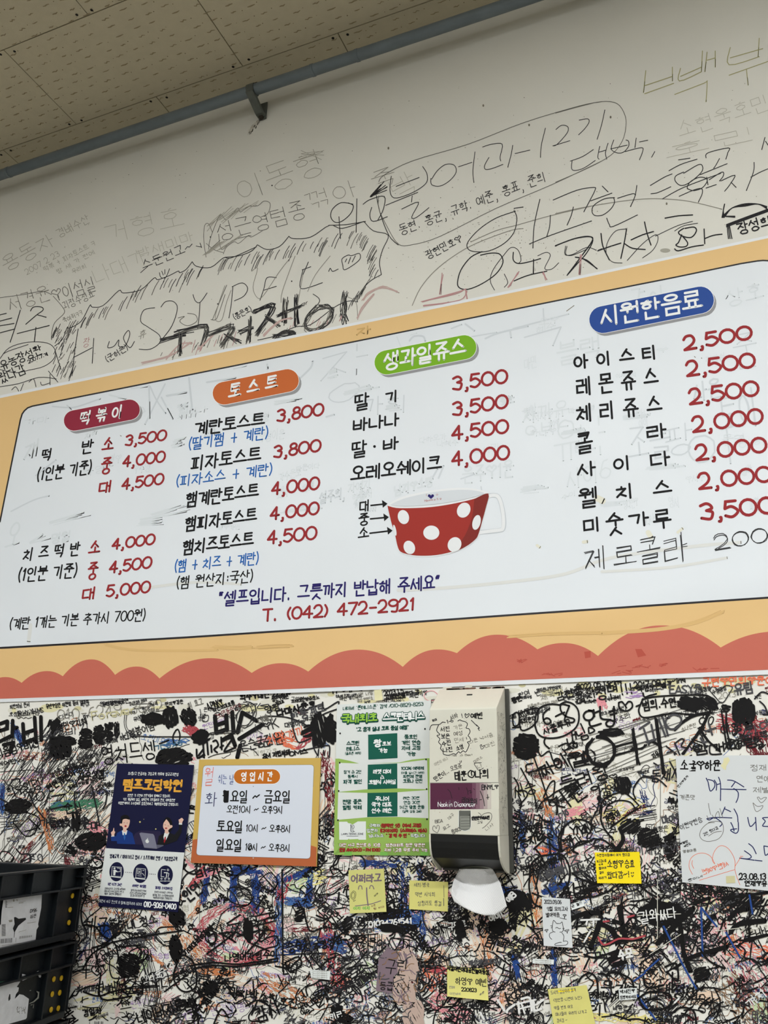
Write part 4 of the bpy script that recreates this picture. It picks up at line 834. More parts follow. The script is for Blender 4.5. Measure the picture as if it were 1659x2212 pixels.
for x0, y0, x1, y1 in ((370, 1855, 400, 1880), (640, 1960, 655, 1990), (728, 1640, 735, 1790), (1000, 1975, 1010, 2010), (1100, 1955, 1120, 1990), (1500, 2090, 1530, 2120), (1560, 1930, 1650, 1960), (1440, 1800, 1458, 1860), (1380, 1790, 1420, 1830), (820, 1960, 850, 1985), (740, 1980, 760, 2010), (715, 2170, 740, 2200), (1340, 1770, 1380, 1800), (380, 2160, 400, 2176)):
    blob(I2, x0, y0, x1, y1, 'marker', 3.2, k=2)
I2.build('marker_writing', wall, 'stuff')

# the bold passages one can read
I3 = Ink(.0029)
t3 = lambda t, x0, y0, x1, y1, h, w, m='marker', j=.03, **k: I3.text(t, x0, y0, x1, y1, h, w, m, up='n', jit=j, rnd=rw, **k)
I3.tr(*L1, 'marker', 8, ['0 290 62 268 60 330 0 350', '0 440 70 405 90 395', '108 262 104 400', '108 330 145 322', '30 470 115 450 85 535'], sm=False)
I3.tr(*L1, 'marker', 8, ['195 290 205 450 305 415', '205 370 300 340', '295 235 308 450', '348 230 352 430'], sm=False)
I3.line([(p[0], p[1]) for p in ((104, 1568), (108, 1556), (114, 1562), (126, 1550), (128, 1560), (112, 1583))], 5, 'marker'); I3.poly([(106, 1558), (115, 1564), (128, 1549), (126, 1566), (112, 1586)], 'marker')
t3("최한희님 은서", 22, 1532, 64, 1526, 10, 1.3, 'pen'); t3("JR.HY.YH.MS", 36, 1547, 94, 1538, 10, 1.5, 'pen'); t3("유빈♡승민 이원영 동이 엄마희", 100, 1531, 192, 1520, 10, 1.4, 'marker2'); t3("유태양♡서승연", 222, 1527, 278, 1518, 11, 1.5, 'marker2'); t3("안나무강이 정여자", 280, 1524, 318, 1515, 8, 1.2, 'pen')
t3("010-6249-3662", 125, 1556, 352, 1534, 22, 1.5, 'pencil'); t3("Forever", 200, 1556, 290, 1540, 18, 2.5, 'glue'); t3("민지♥경은", 358, 1526, 396, 1519, 9, 1.5); t3("정민♡지혜", 127, 1580, 189, 1564, 17, 2)
I3.tr(*L1, 'pen', 1.3, ['145 235 160 245 180 232 200 245 220 235 240 245 270 235', '1130 130 1200 120 1310 122 1230 150 1130 165', '1065 200 1060 300 1100 370 1200 400 1400 405 1659 405', '1085 190 1075 300 1120 365 1220 395 1400 398 1659 398', '500 640 560 600 620 590 680 660 740 570 800 560 840 640 820 740 740 840 640 885 560 860 500 760 490 690 500 640', '650 580 700 530 770 510 830 560 835 640', '0 700 150 690 280 685 350 720 360 800 300 830 200 900', '355 500 360 640 345 760', '410 620 600 590 620 700'])
for x0, y0, x1, y1, w_, a_ in ((110, 1588, 160, 1612, 4, .1), (108, 1605, 155, 1636, 4, 1.4), (174, 1574, 196, 1616, 3.4, 0), (172, 1600, 196, 1616, 3, 0), (203, 1567, 226, 1609, 3.4, 0), (230, 1560, 242, 1602, 3, 0), (246, 1562, 258, 1590, 2, 1.4), (308, 1540, 352, 1566, 4, .1), (352, 1529, 383, 1570, 4.5, 1.2), (392, 1532, 424, 1565, 3.4, .8), (12, 1728, 66, 1757, 4, -.4), (155, 1755, 172, 1792, 4.5, 1.4), (340, 1618, 412, 1655, 5.5, -.5), (165, 1800, 230, 1835, 5, -.6)):
    blob(I3, x0, y0, x1, y1, 'marker', w_, ang=a_, k=3)
t3("영쳐드셍", 222, 1654, 338, 1640, 44, 2.8); I3.tr(*L1, 'marker', 3, ['1360 460 1440 430', '1500 345 1475 400 1490 465 1520 460 1535 390 1520 340 1500 345'])
t3("빌의음훰♡버진", -20, 1645, 84, 1612, 22, 2.2); t3("나베어만xx", -20, 1658, 52, 1645, 10, 1.6); t3("니네", 170, 1638, 188, 1634, 9, 1.5, 'pen'); t3("한여돼지가나쁜지", 168, 1648, 236, 1624, 10, 1.4, 'pen'); t3("영승존나두끼원", 112, 1680, 165, 1656, 12, 1.6); t3("임경아", 170, 1672, 207, 1656, 14, 1.8); t3("백만", 130, 1692, 152, 1684, 14, 1.7); t3("카카", 152, 1696, 186, 1685, 12, 1.6); t3("개저미친써클", 148, 1706, 192, 1692, 10, 1.5)
t3("씨쌀단", 206, 1678, 236, 1668, 12, 1.5); t3("화장박신", 196, 1692, 230, 1684, 10, 1.4); t3("니가더욱생", 203, 1708, 240, 1697, 10, 1.4); t3("희♡인댕", 20, 1726, 90, 1702, 25, 2); t3("순", 142, 1758, 158, 1755, 24, 3); t3("실", 164, 1758, 178, 1755, 24, 2.4); t3("우리편존", 112, 1795, 152, 1780, 20, 1.8); t3("흥망이", 140, 1838, 160, 1850, 18, 3, j=.06)
I3.tr(*L1, 'marker2', 3.2, ['780 820 800 900 830 1050 850 1160', '830 870 870 845 910 880 900 970 880 1010', '635 870 640 1000 680 1060', '440 910 550 890', '250 1100 340 1190', '430 1020 560 990', '250 890 300 1000 380 1100', '700 1110 730 1170 720 1090 760 1120', '0 930 60 960 110 1000', '100 770 160 760 170 800'])
t3("지너베 하나지니", 225, 1610, 300, 1592, 14, 1.6, 'pen'); t3("넌엥봉어렴", 268, 1598, 335, 1575, 18, 1.8, 'marker2'); t3("ㄱㄷㅇㅈㅇ", 335, 1622, 395, 1610, 12, 2, 'ink_teal')
# top middle
I3.tr(*L2, 'marker', 9, ['388 315 402 475 500 440', '396 400 500 365', '500 300 508 448', '560 268 572 470', '462 548 550 498 588 600', '660 275 612 470', '660 272 805 355', '630 535 865 390', '640 600 610 720'], sm=False)
I3.tr(*L2, 'marker', 4, ['270 580 280 720', '270 640 225 700', '205 640 215 725 275 690', '310 570 320 690', '350 600 355 665', '370 560 400 550 420 600 380 640 410 670', '450 520 455 640', '470 600 440 620', '500 540 560 530 480 660 590 620'])
t3("희수♡대현", 520, 1514, 582, 1506, 16, 3); t3("22.2.10", 588, 1505, 628, 1499, 10, 2.6); t3("성민♡예빈", 588, 1516, 624, 1508, 10, 1.7); t3("지대표", 596, 1523, 614, 1518, 7, 1.6); t3("스하며신하주웅노", 630, 1520, 690, 1510, 9, 1.4); t3("다마사윤호", 600, 1548, 684, 1528, 16, 3.6); t3("한동계로", 632, 1560, 705, 1536, 20, 2.8, 'marker_grey'); t3("너예니", 560, 1565, 590, 1555, 18, 2, 'pen_soft'); t3("양왕", 575, 1542, 606, 1532, 16, 2.2, 'marker2')
t3("♡K", 572, 1580, 602, 1570, 20, 2.2, 'marker2'); t3("대명이랑", 616, 1572, 660, 1566, 12, 1.7, 'pen'); t3("온슨궁점유? →".replace('→', '>'), 522, 1625, 640, 1595, 24, 2.2, 'marker2'); t3("♡ㅁ ㅁ", 550, 1618, 612, 1608, 14, 2.2, 'marker2'); t3("치맘개끼", 580, 1612, 660, 1590, 26, 1.8, 'ink_coral'); t3("SM 저립싸며", 570, 1640, 628, 1628, 12, 2.2); t3("POM스", 615, 1636, 665, 1628, 12, 2.4); t3("A.PINK♥", 450, 1533, 482, 1520, 13, 2); t3("나은보미초롱", 462, 1538, 508, 1522, 10, 1.8); t3("휘 효고", 408, 1532, 440, 1522, 16, 1.3, 'pen_soft'); t3("국지나이 윤경민 나사♥", 725, 1508, 770, 1504, 7, 1.2, 'pen'); t3("IMKㅡ", 714, 1500, 800, 1492, 12, 2.6)
I3.tr(*L2, 'marker2', 3, ['820 330 900 310 1000 310 1100 320 1200 350 1300 400', '1150 260 1160 400 1200 540 1240 570 1340 530', '1600 240 1450 300 1380 400 1360 520 1370 620 1410 700', '1225 660 1350 630 1500 600 1530 620 1525 720', '1460 170 1480 240 1610 165 1620 190', '1420 640 1415 700', '1470 650 1475 700'])
I3.tr(*L2, 'pen', 1.6, ['670 170 740 170 790 220 770 300 700 420 640 400 600 330 640 240 720 190', '700 160 780 200 800 280 760 380 680 430', '590 250 610 200 680 190 750 230 760 330 700 400 620 380 600 300 640 250', '340 475 500 455 650 455', '330 490 500 478 640 470', '320 720 400 690 560 660 640 630 760 640 820 700', '270 310 320 300 315 355 265 360 270 310', '840 180 810 230 900 220 920 190 840 205 910 210', '240 240 250 300', '370 300 420 270 480 320', '790 390 800 440 860 480'])
blob(I3, 672, 1540, 706, 1612, 'marker', 3, ang=1.2, k=3); blob(I3, 700, 1545, 727, 1605, 'marker', 4, ang=1.2, k=4); blob(I3, 416, 1578, 450, 1608, 'marker', 4.4, ang=2.5, k=3); blob(I3, 655, 1565, 680, 1592, 'marker', 4, k=2)
t3("2023.1.5", 830, 1503, 872, 1496, 10, 2); t3("왔다 감", 876, 1502, 906, 1498, 9, 1.9); t3("지혜♡은별", 834, 1511, 876, 1504, 10, 2); t3("최민기♡", 885, 1508, 924, 1502, 12, 1.6, 'pen'); I3.line([(826, 1513), (850, 1508), (876, 1507)], 1.8, 'marker'); I3.curve([(931 + 15 * math.cos(k), 1503 + 11 * math.sin(k)) for k in range(7)], 1.3, 'ink_pink')
for s_ in ('성연 너랑', 'ㅣ미성 ♥♥선소'): t3(s_, 770, 1506 + 12 * (s_[0] == 'ㅣ'), 806, 1500 + 12 * (s_[0] == 'ㅣ'), 9, 1.2, 'pencil')
# right of the dispenser
I3.tr(*L3, 'marker', 3.6, ['690 360 560 350 430 400 380 520 385 650 440 740 560 770 720 745 860 660 915 560 910 430 850 350 760 320 690 350', '555 400 480 470 485 560 520 595 565 580 560 540 520 520 480 545', '630 500 690 470 740 450', '800 370 700 350 695 430 760 500 855 530 850 570 780 575 740 540 800 370', '510 760 490 800 500 850 550 895', '1410 330 1420 400 1500 435 1575 390 1570 330 1530 318 1490 360 1450 320 1410 330', '1485 360 1505 395'])
t3("사줄투유", 1176, 1588, 1236, 1566, 16, 2.6); I3.tr(*L3, 'marker', 4.2, ['1080 430 1010 440 975 490 1000 540 1060 545 1100 500 1085 440 1040 425', '1100 420 1110 500', '1105 460 1165 435', '1045 560 1055 610 1090 620 1190 590', '1180 380 1190 520 1290 540', '1350 380 1360 560', '1300 440 1350 425', '1310 480 1380 460', '1300 540 1255 580 1270 620 1330 620 1355 570 1310 545'])
I3.tr(*L3, 'marker', 3.2, ['670 870 750 835 800 850 780 900 740 920', '715 905 760 960 740 985', '790 860 850 900', '790 905 820 890', '770 780 790 840 860 810', '830 700 850 850', '870 690 885 780', '840 730 880 715', '860 830 845 870 890 880 895 840 860 830', '880 690 910 740 960 710', '940 590 990 700', '945 750 1015 730 1030 770 960 790 945 750', '1040 690 1040 640 1090 650 1110 680 1050 710 1040 690'])
t3("짜이", 1176, 1684, 1232, 1652, 34, 3.8); t3("월", 1232, 1660, 1278, 1650, 34, 3.8); I3.tr(*L3, 'marker', 3.6, ['775 1020 855 1175', '850 1000 830 980 870 960 900 1000 850 1010', '970 930 1000 1080']); t3("들려왕", 1216, 1712, 1318, 1680, 34, 3.4); t3("저편", 1208, 1762, 1272, 1714, 44, 3.8); t3("o", 1278, 1708, 1292, 1704, 14, 3.4)
I3.tr(*L3, 'marker', 3.2, ['400 880 450 990 550 930 600 1050 660 1045 665 1085 600 1110 300 1190 270 1150 270 1100 350 1080', '200 1140 280 1290 370 1490 390 1640', '330 920 430 1200 560 1600', '490 1520 560 1490 640 1430 900 1300', '400 1680 460 1560 560 1530 640 1600 640 1716', '480 1500 560 1330 620 1310 600 1500', '1170 1700 1200 1560 1300 1480 1450 1440 1560 1500 1659 1600', '1230 1700 1280 1600 1400 1540 1550 1560 1620 1650', '1659 1290 1600 1380 1590 1450 1620 1520', '160 1430 250 1420 280 1480 180 1600', '100 480 150 450 180 500 170 600 110 610 100 480', '180 460 390 395 410 450 400 560 300 650 200 660 180 460', '100 640 200 630'])
for _ in range(7): I3.curve([(1298 + (30 + rw.uniform(-4, 4)) * math.cos(a) + rw.uniform(-1, 1), 1622 + (30 + rw.uniform(-5, 5)) * math.sin(a)) for a in np.arange(-1.9, 4.6, .5)], 3, 'marker')
for _ in range(5): I3.curve([(1272 + 14 * math.cos(a) + rw.uniform(-2, 2), 1636 + 16 * math.sin(a)) for a in np.arange(0, 6.2, .6)], 1.6, 'marker')
blob(I3, 1296, 1573, 1346, 1590, 'marker', 4, ang=-.15, k=4); blob(I3, 1112, 1584, 1160, 1640, 'marker', 4, ang=.2, k=4); blob(I3, 1328, 1680, 1362, 1712, 'marker', 3, ang=1.3, k=3); I3.ell(1294, 1724, 5, 6, 'marker')
for k in range(14): y = 1560 + k * 8; I3.line([(1250 + rw.uniform(-10, 60), y + 30), (1460 + rw.uniform(-40, 30), y - 30)], 1.2, rw.choice(['pen', 'pen_soft']))
for q in ((1325, 1614, 1372, 1600), (1328, 1632, 1372, 1622)):
    for _ in range(3): I3.line([(q[0], q[1] + rw.uniform(-3, 3)), (q[2], q[3] + rw.uniform(-3, 3))], 3.4, 'marker')
t3("2022.05.13~ing", 1247, 1490, 1342, 1477, 11, 2.3); t3("진서♡지혜", 1268, 1499, 1321, 1488, 12, 2); t3("감천중", 1203, 1514, 1260, 1498, 19, 2.6); t3("여신", 1248, 1524, 1290, 1512, 17, 2.6); t3("정면!!!", 1290, 1513, 1368, 1500, 28, 3); t3("2017.09.Tg~ing", 1370, 1486, 1480, 1474, 12, 2.3); t3("주연♡은별", 1380, 1495, 1440, 1485, 12, 2.3)
t3("♡지은니♡현이♡", 1160, 1496, 1212, 1488, 9, 1.5, 'pen'); t3("찬여", 1122, 1508, 1146, 1500, 12, 1.5, 'pen'); t3("빈", 1158, 1504, 1170, 1500, 12, 1.5, 'pen'); t3("재국", 1170, 1514, 1200, 1504, 12, 1.3, 'pencil'); t3("동현", 1108, 1520, 1128, 1512, 12, 2.4); t3("68.07.25", 1122, 1550, 1158, 1540, 14, 1.9); t3("주희윤지", 1124, 1566, 1158, 1556, 12, 2); t3("YES임", 1092, 1555, 1116, 1550, 9, 1.4); t3("최은영은시대의 머리", 1140, 1530, 1205, 1518, 8, 1.1, 'pencil')
t3("EASY윤", 1447, 1500, 1516, 1497, 20, 3, 'marker_grey', j=.01); t3("규현♡민희♡윤아", 1517, 1483, 1672, 1478, 19, 2.8, 'ink_coral', j=.01); t3("유림", 1588, 1502, 1628, 1496, 25, 3.4, 'marker_grey', j=.01); t3("강감광", 1512, 1496, 1536, 1490, 9, 1.6, 'pen'); t3("수정명정", 1540, 1500, 1570, 1490, 10, 1.5, 'pen'); t3("2013", 1552, 1510, 1590, 1504, 12, 1.2, 'pencil')
I3.tr(*L4, 'marker', 3.6, ['160 330 130 400 110 480 170 555 400 520 550 500', '550 500 700 515 850 520 970 480', '150 340 350 300 880 285 1000 350 1060 450', '80 420 130 400', '160 260 180 310 240 290 320 270'])
I3.tr(*L4, 'pen', 2.2, ['960 230 1000 180 1080 230 1150 170 1230 190 1200 260 1110 380 1020 300 960 230', '1000 400 1100 370'])
t3("범희.수연.", 1390, 1536, 1468, 1524, 22, 3.2)
for q in ((1468, 1506, 1510, 1535, 5, .4, 4), (1508, 1508, 1548, 1532, 2.6, .7, 3), (1582, 1512, 1632, 1562, 5, 1.5, 4), (1560, 1520, 1574, 1538, 3, 0, 2)): blob(I3, *q[:4], 'marker', q[4], ang=q[5], k=q[6])
for pts, w_, n_ in ((((1368, 1575), (1372, 1610), (1379, 1650)), 4, 3), (((1416, 1552), (1424, 1610), (1433, 1672)), 4, 3), (((1456, 1575), (1490, 1550), (1534, 1540)), 4, 4), (((1532, 1540), (1510, 1580), (1476, 1626)), 4, 4), (((1510, 1574), (1530, 1600), (1552, 1620)), 3.6, 3), (((1557, 1535), (1562, 1575), (1568, 1615)), 3.6, 2), (((1567, 1538), (1572, 1575), (1578, 1612)), 3.6, 2), (((1400, 1610), (1410, 1600), (1428, 1612)), 3.2, 2), (((1365, 1618), (1385, 1616), (1395, 1610)), 4, 2)):
    for _ in range(n_): I3.curve([(x + rw.uniform(-3, 3), y + rw.uniform(-3, 3)) for x, y in pts], w_, 'marker', n=3)
I3.tr(*L4, 'marker_grey', 4.4, ['120 690 240 610', '170 690 230 870', '200 850 310 820', '260 640 300 830', '350 580 430 780', '400 560 460 770', '450 560 430 620 480 690 560 680 620 600 600 540 520 520 460 560', '910 720 1030 680', '950 630 990 760', '850 800 920 910', '880 860 930 840'])
I3.tr(*L4, 'marker2', 3.4, ['550 860 620 810 650 830 620 900 700 920', '540 860 600 1000', '440 900 560 990', '450 980 520 960 540 1000', '290 1100 340 1130', '480 1080 540 1190', '1240 760 1330 700', '1130 870 1250 860 1260 930', '1300 900 1400 880', '960 890 970 990 1100 990', '1600 520 1659 520', '1560 360 1620 420 1659 520', '1500 330 1580 250 1659 270', '160 1250 250 1270 350 1300 440 1380', '50 1387 150 1270 300 1290'])
t3("사랑한다 진호짱", 1590, 1605, 1659, 1590, 14, 2, 'marker2'); t3("이영별", 1560, 1590, 1630, 1572, 24, 2.6, 'marker2'); t3("맘개다랑", 1500, 1632, 1640, 1612, 22, 3.4); t3("지유", 1412, 1640, 1426, 1632, 12, 2)
# lower right
I3.tr(*L5, 'marker', 4, ['490 380 470 280 520 190 600 130 700 130 790 190', '480 370 500 400 490 300 510 200', '220 620 230 520 300 450 400 430 500 430 560 520 570 620 540 720 480 790', '220 620 215 720 250 850 330 895', '840 120 850 0', '840 120 870 200 950 300', '590 590 660 640 750 670 800 680', '130 300 200 310 260 240 290 150', '300 80 340 130 400 140', '255 380 360 280 300 300', '270 380 310 430 350 510', '390 310 400 420', '390 320 430 370 500 400', '780 340 800 300 860 300 930 350', '1170 680 1240 750 1330 800', '600 680 620 800 700 790', '620 720 700 700', '680 660 700 800', '600 830 760 790', '720 720 760 800 930 740', '1160 30 1080 80 930 190', '640 350 700 330 780 290', '640 420 600 390 650 320 760 310'])
t3("강민주", 1187, 1868, 1216, 1860, 14, 2.4); t3("이창원", 1152, 1888, 1178, 1866, 16, 2.2); t3("YMU", 1233, 1804, 1280, 1798, 19, 3.2); t3("우리", 1183, 1900, 1222, 1885, 20, 5, 'marker_grey'); t3("세은", 1274, 1931, 1303, 1920, 18, 3.2); t3("가흥이", 1308, 1778, 1342, 1762, 16, 2.6); t3("조주짱", 1400, 1840, 1456, 1822, 22, 3.2); t3("10.24", 1238, 1884, 1264, 1878, 12, 2, 'pen'); t3("우리누은", 1240, 1894, 1276, 1884, 12, 2, 'pen'); t3("유", 1218, 1940, 1236, 1936, 26, 3); t3("희망", 1220, 1826, 1240, 1814, 14, 2.4)
I3.tr(*L5, 'marker2', 2.6, ['720 725 830 690', '720 725 750 800', '780 900 900 850', '880 980 920 1000', '900 940 950 860'])
for pts, w_, n_ in ((((1340, 1790), (1345, 1815), (1328, 1840)), 6, 3), (((1322, 1825), (1340, 1845)), 7, 2), (((1228, 1986), (1262, 1974), (1300, 1970)), 9, 3), (((1256, 1988), (1275, 1976)), 9, 3), (((1300, 1980), (1290, 2010), (1276, 2046)), 9, 3), (((1300, 1995), (1320, 2010), (1334, 2028)), 9, 3), (((1340, 1960), (1346, 1995), (1352, 2030)), 10, 3), (((1324, 1990), (1345, 1996)), 8, 2), (((1310, 2036), (1350, 2034), (1388, 2028)), 5, 2), (((1420, 2040), (1450, 2008), (1500, 1962)), 8, 3), (((1500, 1950), (1530, 1940)), 7, 2), (((1520, 2010), (1540, 1980)), 7, 2), (((1480, 2075), (1520, 2056), (1570, 2046)), 9, 2), (((1470, 2000), (1480, 2060), (1490, 2100)), 8, 2), (((1560, 1940), (1600, 1935), (1659, 1930)), 6, 2), (((1575, 1985), (1590, 1968), (1615, 1965)), 8, 3), (((1580, 2012), (1600, 1995), (1650, 1990)), 8, 2), (((1610, 2030), (1659, 2020)), 6, 2)):
    for _ in range(n_): I3.curve([(x + rw.uniform(-3, 3), y + rw.uniform(-3, 3)) for x, y in pts], w_, 'marker', n=3)
blob(I3, 1385, 1950, 1476, 1998, 'marker', 7, ang=.4, k=5); blob(I3, 1400, 1945, 1430, 1975, 'marker', 7, ang=1.5, k=2); blob(I3, 1130, 1930, 1146, 1965, 'marker', 6, ang=1.2, k=3); blob(I3, 1090, 1925, 1130, 1965, 'marker', 6, ang=.4, k=4); blob(I3, 1060, 1985, 1090, 2015, 'marker', 6, ang=.4, k=4); blob(I3, 1318, 2055, 1350, 2085, 'marker', 5, k=3); 
I3.tr(*L8, 'ink_red', 4, ['570 370 600 415 640 410 700 380 760 380 800 380 870 360', '605 270 640 265', '760 240 800 230']); I3.tr(*L8, 'ink_blue', 4, ['980 280 1050 420 1120 560 1200 700', '870 590 960 510', '1230 180 1240 490', '1390 340 1480 500', '800 650 870 600', '1540 100 1560 220', '820 740 940 900', '1230 180 1330 300'])
I3.tr(*L8, 'marker', 4.2, ['1000 560 1070 540 1080 650 1010 590', '860 620 880 690 980 680', '830 760 900 720 1020 730 1040 790 980 830 870 830 830 760', '480 480 540 500 620 480 700 450', '440 660 470 620 520 600 560 640 570 740', '620 620 640 600 700 600 780 640 800 700', '650 520 680 480 700 460', '1220 440 1280 520 1380 570', '1060 850 1100 820 1180 840 1200 926'])
I3.lay = .00018
I3.text("길와ㅆ다", 1384, 1995, 1462, 1984, 28, 2.6, 'paint_white', up='n', jit=.03, rnd=rw); I3.text("수모", 1338, 2074, 1368, 2068, 22, 4.4, 'paint_white', up='n', jit=.03, rnd=rw); I3.tr(*L8, 'paint_white', 4, ['460 260 580 255', '500 262 495 290', '540 262 540 300', '520 330 480 400', '1060 790 1090 760', '40 800 170 770', '60 830 180 800', '80 800 100 860', '150 780 160 850']); I3.tr(*L8, 'tape_clear', 1.4, ['950 0 950 380', '820 230 1100 220', '1100 350 900 480', '1320 330 1480 310'])
t4 = lambda *a: I3.text(*a, up='n', jit=.03, rnd=rw)
t4("01034761541", 797, 2003, 890, 1995, 12, 2.8, 'paint_white'); t4("구닥트", 970, 2010, 1008, 2004, 18, 2.4, 'paint_white'); t4("야이ㄷ", 1060, 1992, 1094, 1978, 16, 3, 'paint_white'); t4("예B", 1100, 1950, 1116, 1936, 16, 3.4, 'paint_white'); t4("신나요", 310, 2124, 350, 2112, 16, 1.8, 'paint_white'); t4("ㅎ이나", 345, 2118, 420, 2070, 26, 1.8, 'paint_white'); t4("개지", 1620, 2180, 1659, 2150, 20, 2.2, 'paint_white'); t4("키ㄹ", 715, 2204, 740, 2196, 14, 2.4, 'paint_white'); t4("수용소", 270, 1680, 300, 1672, 10, 2, 'paint_white')
I3.tr(930, 2060, 4.484, 'paint_white', 5, ['650 450 720 560', '740 570 750 540 820 490', '850 470 860 580', '880 440 960 430 980 560', '1000 470 1010 550 1080 530', '480 570 520 640', '1030 490 1100 440'])
I3.lay = .0003
# more bold strokes lower left
I3.tr(*L6, 'marker', 3.6, ['860 520 900 500 910 550 880 580 860 540', '935 500 1030 500 850 640', '950 500 1050 560', '1060 520 1250 480 1100 660', '1160 570 1280 620', '0 440 80 450 130 510 190 540 230 500 280 490 340 500', '200 550 230 600 260 760 300 800 350 760 380 680 400 620 370 590', '240 590 390 580', '60 600 200 560 400 520 680 480', '0 740 60 640 180 570', '200 430 220 530 230 430', '350 200 450 260', '640 720 620 800 660 880 720 900 780 850 760 700 680 650 640 720', '1190 330 1250 240', '850 480 900 430', '740 720 900 700 1080 710 1340 670', '760 740 900 720 1080 725 1340 690', '990 430 1080 370', '0 900 100 930 200 900 330 870', '120 770 125 950 330 930', '700 1010 760 960 830 920 800 1010 720 1050', '1120 1000 1200 960 1280 1000 1300 1080', '1200 960 1160 1060', '900 1120 950 1020 1000 1080', '1390 700 1480 660 1500 720 1420 760 1390 700', '1520 640 1560 700', '1520 340 1560 480 1640 460', '1370 60 1375 760', '690 0 700 60 760 90 800 60'])
t3("이고여", 444, 1900 + 40, 478, 1920, 24, 1.8, 'pen'); t3("요.520", 425, 1975, 470, 1955, 14, 2.4); t3("이지못", 448, 2048, 600, 2010, 44, 3); t3("인연", 408, 1950, 440, 1925, 30, 4, 'marker2'); t3("별아내 정소", 240, 2018, 340, 1994, 22, 2.6, 'marker2'); t3("정", 510, 1940, 528, 1934, 26, 2.4, 'marker2'); t3("미친", 640, 1975, 680, 1955, 24, 2.4); t3("BoAm", 612, 2040, 650, 2020, 14, 2, 'pen'); t3("Girl", 205, 2108, 240, 2090, 20, 2.4); t3("네이버지도박", 300, 2212, 420, 2180, 30, 3); t3("감사", 556, 2210, 610, 2190, 34, 3.6); t3("민아 도", 400, 2186, 450, 2160, 26, 3.2); t3("예동천", 430, 2150, 500, 2130, 16, 2.2); t3("경일차", 180, 2196, 220, 2190, 16, 2.4); t3("가방이오", 300, 2166, 316, 2110, 10, 2)
for q in ((366, 1965, 398, 1998, 4, 1.1, 4), (366, 2022, 392, 2076, 4, 1.4, 3), (526, 1986, 546, 2034, 4, 1.5, 4), (256, 2060, 300, 2112, 2.4, .4, 2), (730, 2190, 760, 2212, 4, .5, 2), (985, 1990, 1005, 2030, 5, 1.5, 3), (440, 2120, 470, 2150, 3, 1, 2), (820, 1996, 900, 2012, 5, 0, 2)): blob(I3, *q[:4], 'marker', q[4], ang=q[5], k=q[6])
I3.lay = .00045
# torn translucent film with writing
[blob(I3, *q, 'smear_brown', 4, ang=1.2, k=2) for q in ((860, 2052, 902, 2120), (850, 2110, 898, 2170), (872, 2160, 915, 2222))]; I3.lay = .0005
I3.poly([(836, 2048), (860, 2056), (878, 2060), (882, 2080), (850, 2110), (846, 2146), (812, 2140), (818, 2070)], 'smear_purple'); I3.lay = .0006
for _ in range(40): x, y = rw.uniform(825, 900), rw.uniform(2060, 2210); wander(I3, x, y, 5, 7, rw.uniform(1.4, 2.6), rw.choice(['marker_grey', 'ink_brown', 'smear_purple']))
t3("구린", 832, 2102, 878, 2108, 34, 2.2, 'marker'); t3("등급 찍자", 820, 2138, 884, 2144, 18, 2, 'marker'); t3("♡ㅈ", 868, 2174, 896, 2176, 12, 2, 'marker')
I3.build('bold_writing', wall, 'stuff')

# ------------------------------------------------------------------ posters, signs and notes
mat('paper_white', (226, 231, 230), .7, bump=.05, bscale=60); mat('paper_grey', (214, 218, 220), .6, bump=.1, bscale=40); mat('paper_print', (222, 226, 224), .55)
mat('board_yellow', (206, 172, 88), .5); mat('board_orange', (186, 100, 58), .5); mat('board_white', (218, 224, 236), .45)
mat('sticky_pale', (212, 210, 128), .7, noise=.03, nscale=60); mat('sticky_bright', (250, 224, 16), .7); mat('sticky_cream', (222, 216, 128), .7, noise=.03, nscale=60)
for n_, c_ in dict(navy=(18, 20, 56), navy_light=(40, 34, 66), gold=(226, 166, 62), skin=(226, 186, 168), hair=(14, 13, 16), suit_blue=(22, 54, 124), suit_black=(22, 22, 26), laptop=(124, 124, 142), laptop_dark=(90, 90, 108), tie_red=(150, 28, 34), tie_blue=(46, 100, 170), lip=(160, 40, 44),
                   grass=(152, 186, 92), grass_dark=(128, 166, 80), court=(20, 92, 76), court_text=(16, 78, 66), lime=(152, 200, 70), brick_red=(150, 44, 36), grey_text=(96, 98, 106), pill_amber=(196, 110, 30), tape_green=(120, 184, 84),
                   plum=(84, 34, 62), cream=(216, 214, 200), slot_dark=(96, 98, 92), slot_mid=(132, 134, 126), slot_light=(158, 160, 150), sticky_pen=(120, 104, 118)).items(): mat(n_, c_, .65, spec=.2)

def paper(name, label, cat, quad, m, base, curl=None, nx=10, ny=12, th=.0004, group=None, sheet_name='sheet'):
    q = Quad(*quad); cf = curl or (lambda u, v: 0 * u)
    dep = lambda u, v: base + cf(u, v)
    c = quad; cx = sum(p[0] for p in c) / 4; cy = max(p[1] for p in c)
    e = empty(name, tuple(p3(cx, cy, base))); tag(e, label, cat, group)
    sheet(sheet_name, q, dep, nx, ny, MATS[m], e, th)
    I = Ink(.00012, lambda V: (lambda uv: dep(uv[:, 0], uv[:, 1]))(q.uv(V)))
    return e, I
def TC(I, c, t, x0, y0, x1, y1, h, w, m, **k):     # text placed in a magnified crop's coordinates
    ox, oy, s_ = c; I.text(t, ox + x0 / s_, oy + y0 / s_, ox + x1 / s_, oy + y1 / s_, h / s_, w, m, **k)
def PC(c, s_): ox, oy, k = c; a = [float(v) for v in s_.split()]; return [(ox + a[i] / k, oy + a[i + 1] / k) for i in range(0, len(a), 2)]

